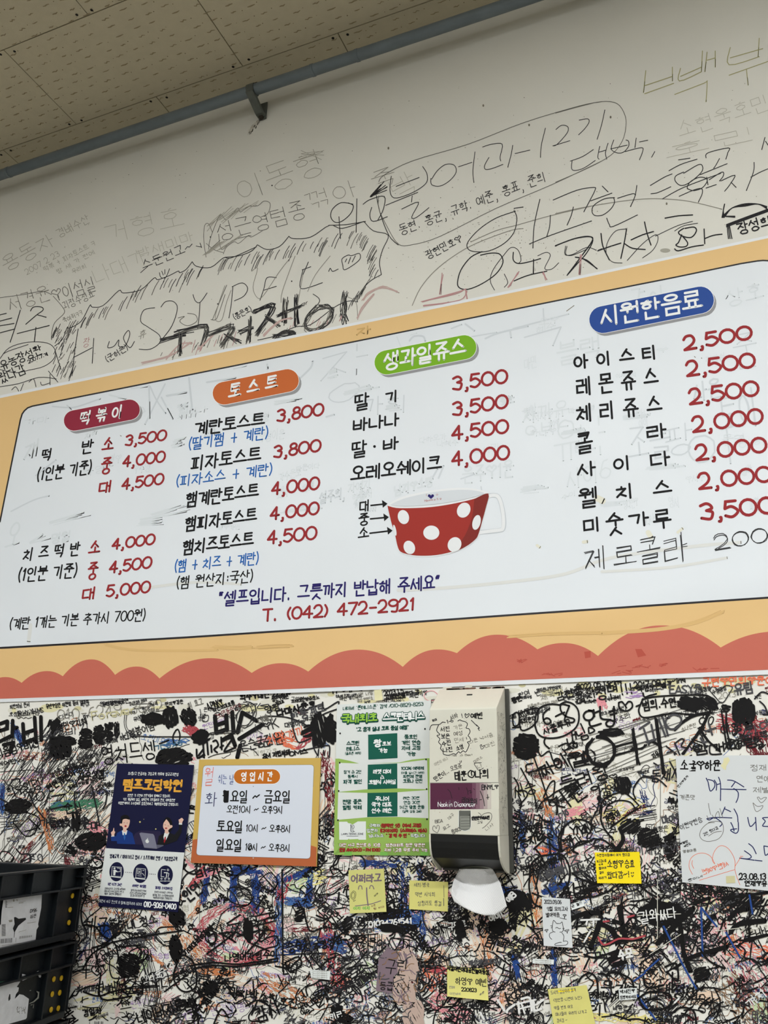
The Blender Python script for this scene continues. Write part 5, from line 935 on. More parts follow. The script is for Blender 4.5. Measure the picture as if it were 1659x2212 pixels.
# coding academy poster
N = (200, 1640, 6.504)
e, I = paper('poster', 'navy blue academy poster with orange title and two cartoon people at a laptop', 'poster', ((253, 1649.2), (419.1, 1652.3), (384.5, 1970.6), (212.3, 1957.5)), 'navy', .0048, lambda u, v: .0008 * np.sin(v * 5) + .0022 * (v - .5).clip(0) * (1 - u), 10, 16)
I.lay = .0001
I.poly(PC(N, '180 1250 1290 1312 1210 2003 90 1915'), 'paper_print', 3)
I.lay = .0002
TC(I, N, "초/중/고 인공지능 코딩교육 의무화 정규교과편성", 495, 222, 1205, 236, 46, .9, 'paper_print'); TC(I, N, "본원은 각 IT분야 전문가들이 함께하고 있습니다.", 490, 528, 1095, 536, 42, .85, 'paper_print'); TC(I, N, "기초 개념부터 실습, 대학진학 포트폴리오 완성, 대회출전반", 425, 582, 1158, 596, 42, .85, 'paper_print'); TC(I, N, "취업연계까지 소수정예로 집중관리하고 개별맞춤수업을 진행합니다.", 358, 634, 1210, 656, 42, .85, 'paper_print')
TC(I, N, "램프코딩학원", 428, 436, 1255, 450, 160, 4.3, 'gold', gap=.08)
I.poly(PC(N, '520 1195 600 1040 680 1000 950 1010 1000 1210'), 'navy_light')
I.lay = .0003
# the two figures
I.poly(PC(N, '258 1090 300 1082 330 1080 345 1035 410 1000 500 1000 560 1040 600 1195 345 1188 340 1150 262 1150'), 'suit_blue'); I.poly(PC(N, '412 1005 440 990 490 1000 470 1080 448 1140 425 1080'), 'paper_print')
I.poly(PC(N, '1000 1040 1075 1030 1150 1060 1210 990 1212 920 1258 920 1250 1030 1180 1150 1000 1210 905 1200 930 1080'), 'suit_black'); I.poly(PC(N, '1010 1035 1040 1020 1080 1030 1050 1100 1010 1170 995 1090'), 'paper_print'); I.poly(PC(N, '1212 918 1212 895 1258 900 1258 920'), 'paper_print'); I.poly(PC(N, '262 1088 262 1075 306 1070 306 1085'), 'paper_print')
I.poly(PC(N, '1090 840 1118 900 1120 980 1080 1040 1060 960 1085 900'), 'hair')
I.lay = .0004
I.poly(PC(N, '440 1040 455 1040 462 1100 448 1142 436 1100'), 'tie_blue'); I.poly(PC(N, '1012 1095 1030 1085 1028 1140 1008 1178 998 1160'), 'tie_red')
I.poly(PC(N, '430 960 475 965 480 1005 450 1030 425 1005'), 'skin'); I.poly(PC(N, '1020 980 1060 990 1070 1035 1040 1050 1012 1025'), 'skin')
I.poly(catmull(PC(N, '415 850 405 900 382 905 385 935 410 940 440 975 490 970 515 920 522 850 470 830 415 850'), 3), 'skin'); I.poly(catmull(PC(N, '1040 840 1000 890 990 950 1010 990 1045 1012 1085 975 1120 955 1118 930 1095 920 1085 880 1040 840'), 3), 'skin')
I.poly(PC(N, '270 1075 256 1030 285 1005 295 965 303 965 305 1010 318 1020 302 1070'), 'skin'); I.poly(PC(N, '1216 895 1208 850 1228 840 1245 825 1262 828 1280 850 1262 880 1258 900'), 'skin')
I.poly(catmull(PC(N, '400 905 395 850 400 805 450 780 500 795 522 850 470 838 425 850 415 900 400 905'), 3), 'hair'); I.poly(catmull(PC(N, '1035 840 1000 890 1000 860 1040 815 1090 835 1120 900 1095 930 1080 900 1060 870 1035 840'), 3), 'hair')
I.lay = .0005
I.ell(*PC(N, '463 940')[0], 2.4, 2.0, 'lip'); I.ell(*PC(N, '1032 970')[0], 2.8, 1.4, 'lip')
for s_ in ('436 895 452 890', '478 898 494 894', '1012 920 1028 925', '1056 935 1072 940'): I.line(PC(N, s_), .8, 'hair')
I.poly(PC(N, '658 1042 680 1030 850 1050 868 1075 908 1255 725 1240'), 'laptop'); I.poly(PC(N, '905 1255 725 1240 730 1245 895 1262 1000 1215 990 1205 895 1200'), 'laptop_dark'); I.lay = .0006
I.ell(*PC(N, '768 1152')[0], 3.9, 4.2, 'paper_print'); I.ell(*PC(N, '790 1140')[0], 1.2, 1.2, 'laptop'); I.ell(*PC(N, '772 1115')[0], .7, 1.5, 'paper_print', .5)
for x, y, r in ((665, 882, 2.6), (888, 980, 2), (720, 843, 1)): cx, cy = PC(N, '%d %d' % (x, y))[0]; I.poly([(cx, cy - r), (cx + r * .3, cy - r * .3), (cx + r, cy), (cx + r * .3, cy + r * .3), (cx, cy + r), (cx - r * .3, cy + r * .3), (cx - r, cy), (cx - r * .3, cy - r * .3)], 'ink_yellow')
TC(I, N, "영재교육 / 마이스터고 입시 / 소프트웨어 전형 / 기술창업교육", 240, 1390, 1188, 1432, 62, 1.2, 'navy')
for i, (x, y) in enumerate(((337, 1580), (675, 1603), (1020, 1627))):
    cx, cy = PC(N, '%d %d' % (x, y))[0]; I.lay = .0004; I.ell(cx, cy, 15.6 + i * .5, 20.8, 'navy', .08); I.lay = .0006
    if i < 2: I.line(PC(N, ' '.join('%d %d' % p for p in ((x - 62 + i * 6, y - 72), (x + 68, y - 60), (x + 62, y + 70), (x - 70, y + 62)))) + PC(N, '%d %d' % (x - 62 + i * 6, y - 72)), 1, 'paper_print'); I.line(PC(N, '%d %d %d %d' % (x - 84, y + 68, x + 66, y + 86)), 1.6, 'paper_print')
    if i == 0: I.ell(cx - 4.5, cy - 7, 2.1, 2.1, 'paper_print'); I.poly([(cx - 7, cy - 4), (cx - 2, cy - 4), (cx + 4, cy + 1), (cx - 2, cy + 1), (cx - 3, cy + 8), (cx - 7, cy + 8)], 'paper_print'); I.line([(cx + 1, cy - 8), (cx + 8, cy - 7), (cx + 8, cy), (cx + 3, cy)], 1, 'paper_print')
    if i == 1: I.line([(cx - 7, cy - 8), (cx + 1, cy - 7.5), (cx + 1, cy + 2), (cx - 7, cy + 1)], .9, 'paper_print', closed=True); I.line([(cx - 4, cy - 5), (cx - 1, cy - 3), (cx - 4, cy - 1)], .9, 'paper_print', closed=True); I.line([(cx + 4, cy - 6), (cx + 8, cy - 6)], 1, 'paper_print'); I.line([(cx + 4, cy), (cx + 8, cy + 5)], 1.3, 'paper_print'); I.line([(cx - 7, cy + 5), (cx + 2, cy + 6)], .9, 'paper_print')
    if i == 2:
        I.line([(cx + 1, cy - 11), (cx - 8, cy - 12), (cx - 9, cy + 3), (cx - 2, cy + 4)], 1.2, 'paper_print'); I.line([(cx - 2, cy - 5), (cx + 4, cy - 5), (cx + 2, cy + 6)], 1.8, 'paper_print'); I.line([(cx + 5, cy - 5), (cx + 8, cy - 3), (cx + 6, cy + 5)], 1.3, 'paper_print'); I.line([(cx + 6 + 2 * math.cos(a), cy - 11 + 2 * math.sin(a)) for a in range(6)], .9, 'paper_print', closed=True)
        for k in (-8, 0, 8): I.line([(cx + k + 1.8 * math.cos(a), cy + 8 + 1.8 * math.sin(a)) for a in range(6)], .9, 'paper_print', closed=True); I.line([(cx + k - 3, cy + 13), (cx + k + 3, cy + 13)], 1.4, 'paper_print')
for x, y in ((465, 1588), (490, 1590), (516, 1592), (542, 1594), (803, 1612), (828, 1614), (854, 1616), (880, 1618)): I.ell(*PC(N, '%d %d' % (x, y))[0], .9, .9, 'navy', n=8)
for t, a in (("대전 최고의 강사진", (215, 1772, 408, 1784)), ("체계적인 커리큘럼", (555, 1796, 748, 1808)), ("일대일 소수정예수업", (880, 1822, 1118, 1838))): TC(I, N, t, *a, 42, .9, 'print_navy')
for t, a in (("컴퓨터공학과 교수진을 비롯하여", (168, 1830, 458, 1842)), ("마이스터고/과학고출신의 전문 IT", (166, 1868, 438, 1882)), ("개발자 강사진이 함께합니다.", (162, 1902, 408, 1914)), ("블록코딩/파이썬/자바", (536, 1855, 752, 1866)), ("/C/C++/인공지능/딥러닝/", (522, 1892, 752, 1904)), ("앱·웹/IT자격증취득 등", (530, 1928, 728, 1940)), ("온라인/오프라인 선택가능", (866, 1880, 1124, 1894)), ("일대일 또는 소수정예수업으로", (842, 1920, 1138, 1938)), ("개별맞춤수업을 진행합니다.", (846, 1958, 1124, 1974))): TC(I, N, t, *a, 32, .6, 'grey_text')
TC(I, N, "대전시 서구 둔산로 8 밀레니엄프라자 601호", 92, 2010, 692, 2062, 46, .8, 'ghost3'); TC(I, N, "010-9061-0400", 720, 2072, 1170, 2108, 72, 2.1, 'print_white')
I.build('printing', e)

# opening hours board
O = (405, 1630, 5.53)
e, I = paper('opening_hours_sign', 'white opening hours board with yellow and orange border', 'sign', ((430.3, 1640.8), (692.5, 1637.2), (683.5, 1872), (412, 1864)), 'board_yellow', .0075, lambda u, v: .003 * v * (1 - v), 8, 8, .003, sheet_name='board')
I.lay = .0001
I.poly(catmull(PC(O, '60 1025 110 1010 300 1015 800 1060 1300 1075 1440 1082 1490 1090 1541 1108'), 3) + PC(O, '1538 1338 41 1292'), 'board_orange', 2)
def rrect(c, s_, r):
    p = PC(c, s_); out = []
    for i in range(4):
        a, b, d = np.array(p[i - 1]), np.array(p[i]), np.array(p[(i + 1) % 4]); u = (a - b) / np.linalg.norm(a - b); v = (d - b) / np.linalg.norm(d - b)
        for k in range(6): t = k / 5; out.append(tuple(b + u * r * (1 - t) ** 2 + v * r * t ** 2))
    return out
I.lay = .0002; I.poly(rrect(O, '188 128 1512 120 1468 1247 102 1204', 8), 'grey_text'); I.lay = .0003; I.poly(rrect(O, '191 132 1509 123 1465 1243 106 1200', 7.5), 'board_white', 2); I.lay = .0004
def capsule(c, s_, m, e_=0):
    (x0, y0), (x1, y1) = PC(c, s_)[:2]; return x0, y0, x1, y1
for ex, mm in ((1.2, 'print_white'), (0, 'pill_amber')):
    x0, y0, x1, y1 = capsule(O, '640 264 1020 262', 0); r = 15.6 + ex
    I.poly([(x0 + r * math.cos(a), y0 + r * math.sin(a)) for a in np.linspace(math.pi / 2, 3 * math.pi / 2, 13)] + [(x1 + r * math.cos(a), y1 + r * math.sin(a)) for a in np.linspace(-math.pi / 2, math.pi / 2, 13)], mm, 1); I.lay += .0001
TC(I, O, "영 업 시 간", 640, 316, 1012, 312, 108, 2.5, 'print_white')
TC(I, O, "요일 ~ 금요일", 512, 576, 1224, 578, 152, 2.7, 'print_black'); TC(I, O, "오전10시 ~ 오후9시", 468, 700, 1134, 708, 98, 1.8, 'print_black'); TC(I, O, "토요일", 350, 930, 652, 934, 146, 2.8, 'print_black'); TC(I, O, "10시 ~ 오후8시", 694, 926, 1228, 936, 98, 1.8, 'print_black'); TC(I, O, "일요일", 340, 1152, 642, 1158, 150, 2.8, 'print_black'); TC(I, O, "10시 ~ 오후8시", 686, 1152, 1222, 1166, 100, 1.8, 'print_black')
I.poly(PC(O, '425 435 440 422 470 432 496 430 490 560 484 574 440 576 428 560 432 500 412 490 430 480'), 'print_black'); I.line(PC(O, '745 1090 735 1120 745 1140 765 1120 760 1092 748 1085'), 2.6, 'print_black')
TC(I, O, "월", 195, 372, 302, 366, 215, 1.2, 'ink_coral', jit=.03, rnd=rw); TC(I, O, "월", 198, 368, 300, 362, 210, .9, 'ink_pink', jit=.03, rnd=rw); TC(I, O, "쉬는 날", 362, 352, 548, 354, 120, 1.2, 'ink_blue', jit=.03, rnd=rw, slant=.2); TC(I, O, "화", 205, 628, 342, 620, 190, 1.7, 'ink_navy', jit=.03, rnd=rw)
I.ell(*PC(O, '785 1236')[0], 2, 1.4, 'paper_white', n=3); I.ell(*PC(O, '786 380')[0], .9, .9, 'grey_text', n=8)
I.build('printing', e)

# tennis poster
A, Bq = (710, 1480, 7.213), (710, 1640, 7.213)
e, I = paper('poster', 'green and white tennis lesson poster taped left of the napkin dispenser', 'poster', ((728, 1522), (930.5, 1513), (932, 1848.7), (721, 1846.6)), 'paper_print', .0048, lambda u, v: .0010 * np.sin(v * 6) + .0008 * np.sin(u * 4 + 1), 12, 18)
I.lay = .0001
I.poly(PC(A, '105 1146 160 1144 330 1180 490 1225 1100 1205 1300 1160 1520 1140 1600 1140') + PC(Bq, '1600 1505 80 1490'), 'grass', 3); I.poly(PC(Bq, '80 1490 83 1300 400 1330 1000 1310 1598 1290 1600 1505'), 'grass_dark', 2); I.lay = .0002
for s_ in ('158 80 600 78 1070 72 1535 20 1545 470 1080 455 600 468 150 510', '148 515 600 525 1070 515 1548 480 1555 920 1080 900 600 905 135 945'): I.poly(PC(Bq, s_), 'paper_print', 2)
I.poly(PC(A, '158 1210 500 1222 1100 1215 1530 1160 1535 1300 160 1300'), 'paper_print', 2)
I.poly(PC(Bq, '162 975 580 968 582 1255 165 1255'), 'paper_white'); I.lay = .0003
for c, s_ in ((A, '614 772 1068 748 1072 1136 618 1160'), (Bq, '610 85 1068 66 1070 455 606 470'), (Bq, '604 525 1072 515 1072 892 600 902')): I.poly(PC(c, s_), 'court', 2)
I.lay = .0004
for c, x, y in ((A, 178, 752), (A, 1500, 682), (A, 172, 1210), (A, 1516, 1158), (Bq, 156, 495), (Bq, 1526, 465), (Bq, 145, 950), (Bq, 1532, 935)): I.ell(*PC(c, '%d %d' % (x, y))[0], 1.7, 2.2, 'print_black', n=10)
TC(I, A, '네이버 "론테니스존" 검색 /010-8829-8253', 222, 396, 1475, 325, 66, 1.2, 'court_text', gap=.05)
for (t, a, m_) in (("국내최초", (200, 596, 755, 566, 140), 'lime'), ("스크린테니스", (848, 562, 1490, 535, 128), 'print_white')):
    I.lay = .0004; TC(I, A, t, a[0], a[1] + 12, a[2], a[3] + 14, a[4], 6.4, 'court_text', gap=.04); TC(I, A, t, *a, 5.8, 'court_text', gap=.04); I.lay = .0006; TC(I, A, t, *a, 3.0, m_, gap=.04)
TC(I, A, '"고 품격 실내 코트 증설 예정"', 428, 725, 1246, 688, 66, 1.7, 'court_text', gap=.05)
for t, a, w_ in (("스크린", (278, 940, 478, 934, 68), 1.5), ("테니스", (278, 1026, 482, 1018, 68), 1.5), ("(골프존 제작)", (252, 1086, 506, 1078, 44), .9), ("동호인", (1180, 838, 1382, 834, 66), 1.5), ("개인 연습", (1138, 928, 1428, 922, 66), 1.5), ("자세 교정", (1138, 1014, 1430, 1006, 66), 1.5), ("가능", (1218, 1104, 1352, 1098, 66), 1.5)): TC(I, A, t, *a, w_, 'court_text', gap=.06)
TC(I, A, "왕", 706, 962, 816, 956, 112, 3.2, 'print_white'); TC(I, A, "초보", 836, 948, 970, 942, 70, 1.9, 'print_white'); TC(I, A, "가능", 780, 1054, 914, 1050, 72, 1.9, 'print_white')
for t, a, w_ in (("장기 & 2인", (232, 226, 512, 222, 54), 1.2), ("등록시", (296, 296, 456, 292, 50), 1.2), ("파격 할인", (228, 384, 520, 378, 66), 1.6), ("100% 예약제", (1128, 170, 1482, 164, 54), 1.4), ("(어플 실시간 예약)", (1126, 232, 1490, 230, 40), .9), ("회원제 운영", (1160, 298, 1458, 294, 54), 1.4), ("코로나 안전", (1160, 372, 1460, 366, 58), 1.4),
                 ("전망 좋은", (218, 700, 512, 694, 70), 1.6), ("힐링 카페", (218, 786, 512, 782, 66), 1.6), ("레슨 30분", (1160, 630, 1416, 628, 52), 1.2), ("연습 30분", (1170, 700, 1424, 698, 52), 1.2), ("1시간 맞춤 운동", (1104, 776, 1490, 772, 54), 1.3), ("(실력 상승 2배)", (1146, 834, 1448, 832, 42), .9)): TC(I, Bq, t, *a, w_, 'court_text', gap=.05)
for t, a, w_ in (("라켓 대여", (696, 226, 974, 220, 66), 1.9), ("&", (808, 304, 862, 304, 52), 1.5), ("호텔식 샤워실", (628, 392, 1046, 384, 68), 1.9), ("주니어", (728, 652, 944, 648, 72), 2.0), ("국가 대표", (670, 742, 980, 738, 70), 2.0), ("선수 레슨", (670, 836, 982, 832, 72), 2.0)): TC(I, Bq, t, *a, w_, 'print_white', gap=.05)
for t, a in (("구력자", (630, 1062, 800, 1060, 54)), ("입문자", (594, 1138, 764, 1138, 54)), ("남녀노소", (626, 1218, 856, 1216, 54)), ("드립니다.", (1278, 1216, 1520, 1216, 52)), ("대전 서구 둔산로 8. 10층", (170, 1364, 806, 1364, 56)), ("향촌아파트 정문 맞은편", (888, 1366, 1502, 1364, 54)), ("지하 1,2층 무료 주차 가능", (868, 1440, 1540, 1440, 54))): I.lay = .0004; TC(I, Bq, t, *a, 2.0, 'brick_red', gap=.05) if a[1] > 1300 else TC(I, Bq, t, *a, 2.0, 'court_text', gap=.05); I.lay = .0006; TC(I, Bq, t, *a, 1.1, 'print_white', gap=.05)
for t, a in (("(정확한 샷)", (816, 1062, 1112, 1060, 56)), ("(자세 교정)", (1146, 1060, 1444, 1058, 56)), ("(다이어트)", (800, 1140, 1078, 1140, 56)), ("(스트레스 해소)", (1112, 1138, 1530, 1138, 56)), ('" 강 력 추 천 "', (892, 1218, 1258, 1216, 56)), ("운영 AM 06:00 - PM 10:30", (168, 1438, 800, 1438, 52))): TC(I, Bq, t, *a, 2.3, 'brick_red', gap=.05)
TC(I, Bq, "LAWN TENNIS ZONE", 200, 1178, 540, 1176, 26, .7, 'grey_text'); I.line(PC(Bq, '278 1198 462 1198'), .8, 'grey_text'); I.tr(*Bq, 'grey_text', .9, ['335 1030 352 1026 352 1128 408 1126', '345 1030 345 1128', '378 1030 365 1055 378 1080 398 1060 390 1030 378 1022', '376 1080 376 1118', '376 1118 396 1122'])
I.lay = .0007
for x in (300, 860, 1490): I.poly(PC(Bq, '%d 1445 %d 1445 %d 1503 %d 1500' % (x - 55, x + 58, x + 58, x - 60)), 'tape_green', 0)
I.build('printing', e)

# handwritten A4 sheet at the right
S = (1440, 1620, 7.137)
e, I = paper('paper_sheet', 'large white sheet of handwritten notes taped at the right edge', 'paper', ((1459.6, 1633.3), (1762, 1630), (1768, 1935), (1473.6, 1905.8)), 'paper_grey', .0052, lambda u, v: .0012 * np.sin(u * 7 + v * 4) + .004 * np.clip(.12 - u, 0, 1) * 5 * (1 - v), 14, 14, sheet_name='sheet')
for t, a, w_, m_ in (("소율♡하윤", (215, 322, 830, 318, 160), 3, 'marker'), ("정재", (1295, 330, 1545, 322, 105), 1.3, 'pen_soft'), ("연애", (1390, 498, 1600, 490, 100), 1.3, 'pen_soft'), ("제발", (1335, 665, 1600, 655, 95), 1.3, 'pen_soft'), ("개존맛", (200, 765, 440, 770, 80), 1.2, 'pen_soft'), ("민지♡쪼까", (185, 585, 345, 410, 40), 1.2, 'pen'),
                     ("이원♡현승", (225, 1240, 560, 1110, 90), 1.3, 'pen'), ("2인 왔다감", (580, 1330, 800, 1215, 50), 1.2, 'pen'), ("혀영민", (205, 1465, 335, 1425, 36), 1.3, 'pen'), ("새연도", (272, 1505, 380, 1460, 36), 1.2, 'pen'), ("영승마음", (255, 1590, 460, 1560, 45), 1.1, 'pen_soft'), ("세현♡예빈", (960, 1790, 560, 1930, -90), 1.4, 'ink_coral'), ("23.08.13", (1118, 1998, 1530, 2000, 90), 2.6, 'marker'), ("연재♡유", (1205, 2095, 1545, 2100, 85), 2.4, 'marker'), ("훈이네", (330, 2030, 560, 1960, 40), 1.1, 'pen')):
    TC(I, S, t, *a, w_, m_, up='n', jit=.03, rnd=rw)
I.tr(*S, 'ink_navy', 2.2, ['610 435 640 500 670 630 720 600 745 540 720 480 640 455', '735 465 770 530 765 620', '770 535 825 520', '800 420 830 520 830 780', '940 465 1040 480 1190 570', '1060 490 1000 570', '840 603 1225 612', '1035 595 1100 650 1100 740 1070 810', '900 880 850 1000', '890 905 985 950', '1040 910 1090 1010 1100 1110', '620 1060 760 1040 1005 1048', '620 1062 660 1080 740 1045 840 1110 850 1150 820 1180', '990 1120 1020 1180 1040 1250', '1105 1120 1105 1240 1070 1285 1010 1260 990 1230 1080 1215', '1250 1040 1290 1180 1370 1110', '1370 1040 1385 1240', '1560 1040 1480 1050 1520 1100 1480 1170 1563 1180', '1200 1555 1290 1620 1300 1660 1240 1680 1125 1668 1350 1700', '1265 1445 1330 1500 1380 1600', '1365 1700 1470 1712', '1500 1480 1560 1490', '1500 1490 1520 1620 1563 1600'])
I.tr(*S, 'pen_soft', 1.2, ['740 1120 640 1130 540 1220 510 1320 560 1390 660 1410 800 1370 870 1270 870 1160 830 1110 740 1100 640 1120', '645 1330 740 1270 850 1255', '645 820 660 920 680 1000', '820 900 870 1050', '1395 735 1420 725 1450 760 1500 735 1540 740 1460 815 1395 735', '1335 815 1380 860 1420 870 1485 860 1450 920 1375 945 1330 815', '620 1010 650 1080', '700 1000 740 1060 760 990 800 950 820 1060'])
I.tr(*S, 'ink_coral', 1.1, ['400 1920 345 1800 370 1680 450 1610 560 1590 650 1620 700 1670 745 1760', '745 1760 705 1700 730 1580 800 1490 880 1480 960 1530 1030 1640 1055 1740 1050 1840', '400 1700 390 1760 420 1830', '500 2010 700 1950 1050 1845', '1130 1640 1180 1640', '1050 1800 1120 1690 1150 1650', '1050 1840 1080 1950 1130 2080'])
I.lay = .0002; I.poly(PC(S, '915 1945 1050 1940 1060 2050 920 2055'), 'glue'); I.poly(PC(S, '880 130 950 110 975 160 920 250 915 310 880 300 830 240 870 200'), 'glue2')
I.build('handwriting', e, 'stuff')

# sticky notes
def note(label, quad, m, base=.0046, lift=.004, group='sticky notes on the graffiti wall', name='sticky_note'):
    return paper(name, label, 'note', quad, m, base, lambda u, v: lift * np.clip(v - .35, 0, 1) ** 2 * 2, 6, 8, .00015, group)
Nt = (740, 1860, 6.38)
e, I = note('pale yellow sticky note with big grey face drawn under its words', ((752.9, 1880), (829.3, 1876.5), (834.8, 1969.7), (755.7, 1973.2)), 'sticky_pale')
TC(I, Nt, "어쩌라고", 118, 300, 530, 288, 118, 3, 'sticky_pen', jit=.01, rnd=rw)
I.tr(*Nt, 'sticky_pen', 1.8, ['218 390 230 345 260 345 270 388', '372 380 385 340 415 345 432 385', '175 620 300 605 400 590 525 548']); I.tr(*Nt, 'sticky_pen', 2.6, ['332 370 335 480 352 612'])
I.tr(*Nt, 'pen', .9, ['150 410 115 450 112 500 150 530 180 490 180 430 150 410', '148 430 125 460 128 500 150 510 165 480 162 440 148 430', '145 540 155 555 180 535']); TC(I, Nt, "아야", 445, 495, 495, 450, 26, .8, 'pen', up='n'); TC(I, Nt, "이지 이지", 150, 672, 375, 668, 44, 1.6, 'tape_green'); TC(I, Nt, "지은", 400, 640, 460, 620, 30, .8, 'ink_brown', up='n'); TC(I, Nt, "왕 하마", 430, 675, 580, 640, 30, .8, 'ink_brown', up='n')
I.build('handwriting', e, 'stuff')
e, I = note('wide pale yellow sticky note beside the hanging napkin', ((884.2, 1901.5), (968, 1905.1), (967.3, 1969.2), (883.9, 1963.8)), 'sticky_cream', lift=.0015)
for t, a in (("세희·병국", (985, 358, 1195, 360, 62)), ("먹반 시식회", (1002, 490, 1275, 492, 68)), ("상황리토 릉걸", (1035, 615, 1362, 618, 72))): TC(I, Nt, t, *a, 1.0, 'pen_soft', jit=.03, rnd=rw)
I.line(PC(Nt, '1394 335 1398 500'), 1, 'pen_soft'); I.line(PC(Nt, '1392 515 1394 615'), 1.5, 'pen_soft'); I.build('handwriting', e, 'stuff')
Ny = (1140, 1780, 5.53)
e, I = note('bright yellow sticky note with names and a heart', ((1284.7, 1841.5), (1381.4, 1840), (1385.9, 1908.8), (1290, 1907.7)), 'sticky_bright', lift=.002)
for t, a, w_ in (("수원정자동에서 여기 왔다감", (825, 392, 1220, 382, 36), 1), ("보고겁나좋", (826, 462, 940, 452, 32), 1), ("한국", (850, 495, 900, 490, 20), .9), ("울아야", (850, 545, 940, 535, 32), 1), ("같이", (858, 598, 910, 590, 32), 1), ("우리가", (850, 664, 945, 650, 32), 1), ("소형♡", (950, 525, 1140, 525, 98), 1.9), ("승효", (1162, 528, 1275, 522, 100), 1.9), ("왔다감~!", (952, 655, 1215, 640, 84), 1.8)): TC(I, Ny, t, *a, w_, 'pen', up='n', jit=.02, rnd=rw)
I.tr(*Ny, 'pen', 1.5, ['1240 612 1250 630 1262 612', '1238 585', '1262 583']); I.build('handwriting', e, 'stuff')
e, I = note('small white paper with a cat doodle and a date', ((1170.4, 1937.3), (1231, 1942), (1237, 2047.6), (1174.4, 2043.1)), 'paper_grey', group='sticky notes on the graffiti wall', name='paper_note', lift=.003)
TC(I, Ny, "2023.09.06", 198, 950, 402, 955, 44, 1.4, 'marker2'); TC(I, Ny, "9월 모의고사", 232, 1040, 480, 1040, 52, 1.3, 'marker2', jit=.03, rnd=rw); TC(I, Ny, "발아먹음", 220, 1112, 380, 1110, 54, 1.3, 'marker2', jit=.03, rnd=rw); TC(I, Ny, "♡", 415, 1130, 455, 1135, 62, 1.3, 'marker2', up='n'); TC(I, Ny, "♡", 205, 1305, 245, 1300, 50, 1.2, 'marker2'); TC(I, Ny, "♡", 445, 1320, 495, 1310, 62, 1.2, 'marker2')
I.tr(*Ny, 'marker2', 1.2, ['380 1120 420 1130 465 1138', '300 1185 310 1150 345 1190', '345 1190 390 1188', '390 1188 410 1170 418 1205', '300 1185 290 1230 300 1280 330 1290', '418 1205 425 1250 415 1285 380 1290', '270 1215 300 1220', '275 1240 298 1236', '415 1250 440 1245', '420 1262 440 1268', '330 1245 350 1235 375 1250 395 1245', '300 1290 262 1310 262 1350 290 1380', '405 1295 432 1340 425 1395', '420 1400 470 1400 475 1430 440 1448 335 1450 330 1430 380 1415 405 1415'])
I.build('handwriting', e, 'stuff')
Nb = (930, 2060, 4.484)
e, I = note('yellow sticky note dated 220823 with two names and a heart', ((965.7, 2086.8), (1051.5, 2093.5), (1055.3, 2161.5), (966, 2152.5)), 'sticky_cream', lift=.006)
for t, a, w_, m_ in (("서울어린이대공원놀이동산", (162, 160, 565, 205, 48), 2.2, 'marker'), ("하영♡ 예빈", (242, 300, 545, 316, 74), 1.7, 'marker2'), ("220823", (300, 362, 446, 372, 34), 1.8, 'marker'), ("현정이", (182, 335, 236, 338, 26), .8, 'pencil'), ("이안바히", (186, 400, 295, 402, 26), .8, 'pencil'), ("유은", (475, 410, 520, 380, 20), .8, 'pen_soft')): TC(I, Nb, t, *a, w_, m_, jit=.02, rnd=rw)
I.build('handwriting', e, 'stuff')
e, I = note('yellow sticky note with faint pencil lines at the bottom edge of the view', ((1183, 2137), (1267, 2128), (1289, 2226), (1200, 2234)), 'sticky_cream', lift=.003)
for t, a in (("도시의 감성우리 읽기", (1168, 400, 1410, 368, 40)), ("<정인웅-니현이·노인>", (1190, 470, 1468, 442, 36)), ("먹을 번호 아오", (1200, 545, 1380, 528, 36)), ("마녀들이 우리의 나가고", (1212, 605, 1515, 578, 36)), ("감사감 ~", (1225, 668, 1325, 660, 38))): TC(I, Nb, t, *a, .9, 'pen_soft', up='n', jit=.03, rnd=rw)
I.line(PC(Nb, '1240 365 1300 362 1400 350'), 3, 'sticky_bright'); I.build('handwriting', e, 'stuff')
e, I = note('small white sticker with names above the bottom yellow note', ((1336, 2136), (1376, 2134), (1375, 2158), (1338, 2161)), 'paper_white', group='paper scraps stuck on the graffiti wall', name='sticker', lift=.001)
TC(I, L8, "박세진♥", 712, 735, 806, 725, 28, 1.3, 'marker', jit=.03, rnd=rw); TC(I, L8, "참행복하세요", 712, 768, 815, 760, 24, 1.2, 'marker', jit=.03, rnd=rw); I.build('handwriting', e, 'stuff')
for lb, q in (('narrow white label strip below the cat doodle paper', ((1151, 2071), (1197, 2073), (1196, 2083.5), (1150, 2081))), ('torn white printed label left of the brown torn film', ((669, 2094), (714, 2098), (712, 2117), (672, 2112)))):
    e, I = note(lb, q, 'paper_white', group='paper scraps stuck on the graffiti wall', name='label_strip', lift=.0005)
    (x0, y0), _, (x1, y1), _ = q
    for k in range(2 if x0 > 1000 else 4): I.text("가나ㅇ다ㄹ마ㅇ", x0 + 4, y0 + 5 + k * 4.4, x1 - 5, y0 + 6.5 + k * 4.4, 3, .5, 'pencil')
    I.build('printing', e)
e, I = note('folded bit of yellowed tape above the tennis poster', ((808, 1491), (824, 1489), (827, 1512), (810, 1514)), 'glue2', group='paper scraps stuck on the graffiti wall', name='tape_piece', lift=.002, base=.0058)
e, I = note('white strip of paper right of the cat doodle', ((1233, 1953), (1261, 1944), (1263, 1957), (1235, 1966)), 'paper_white', group='paper scraps stuck on the graffiti wall', name='paper_note', lift=.001)
TC(I, L5, "곧 놀!!", 590, 895, 678, 862, 30, 1.2, 'pen', up='n'); I.build('handwriting', e, 'stuff')
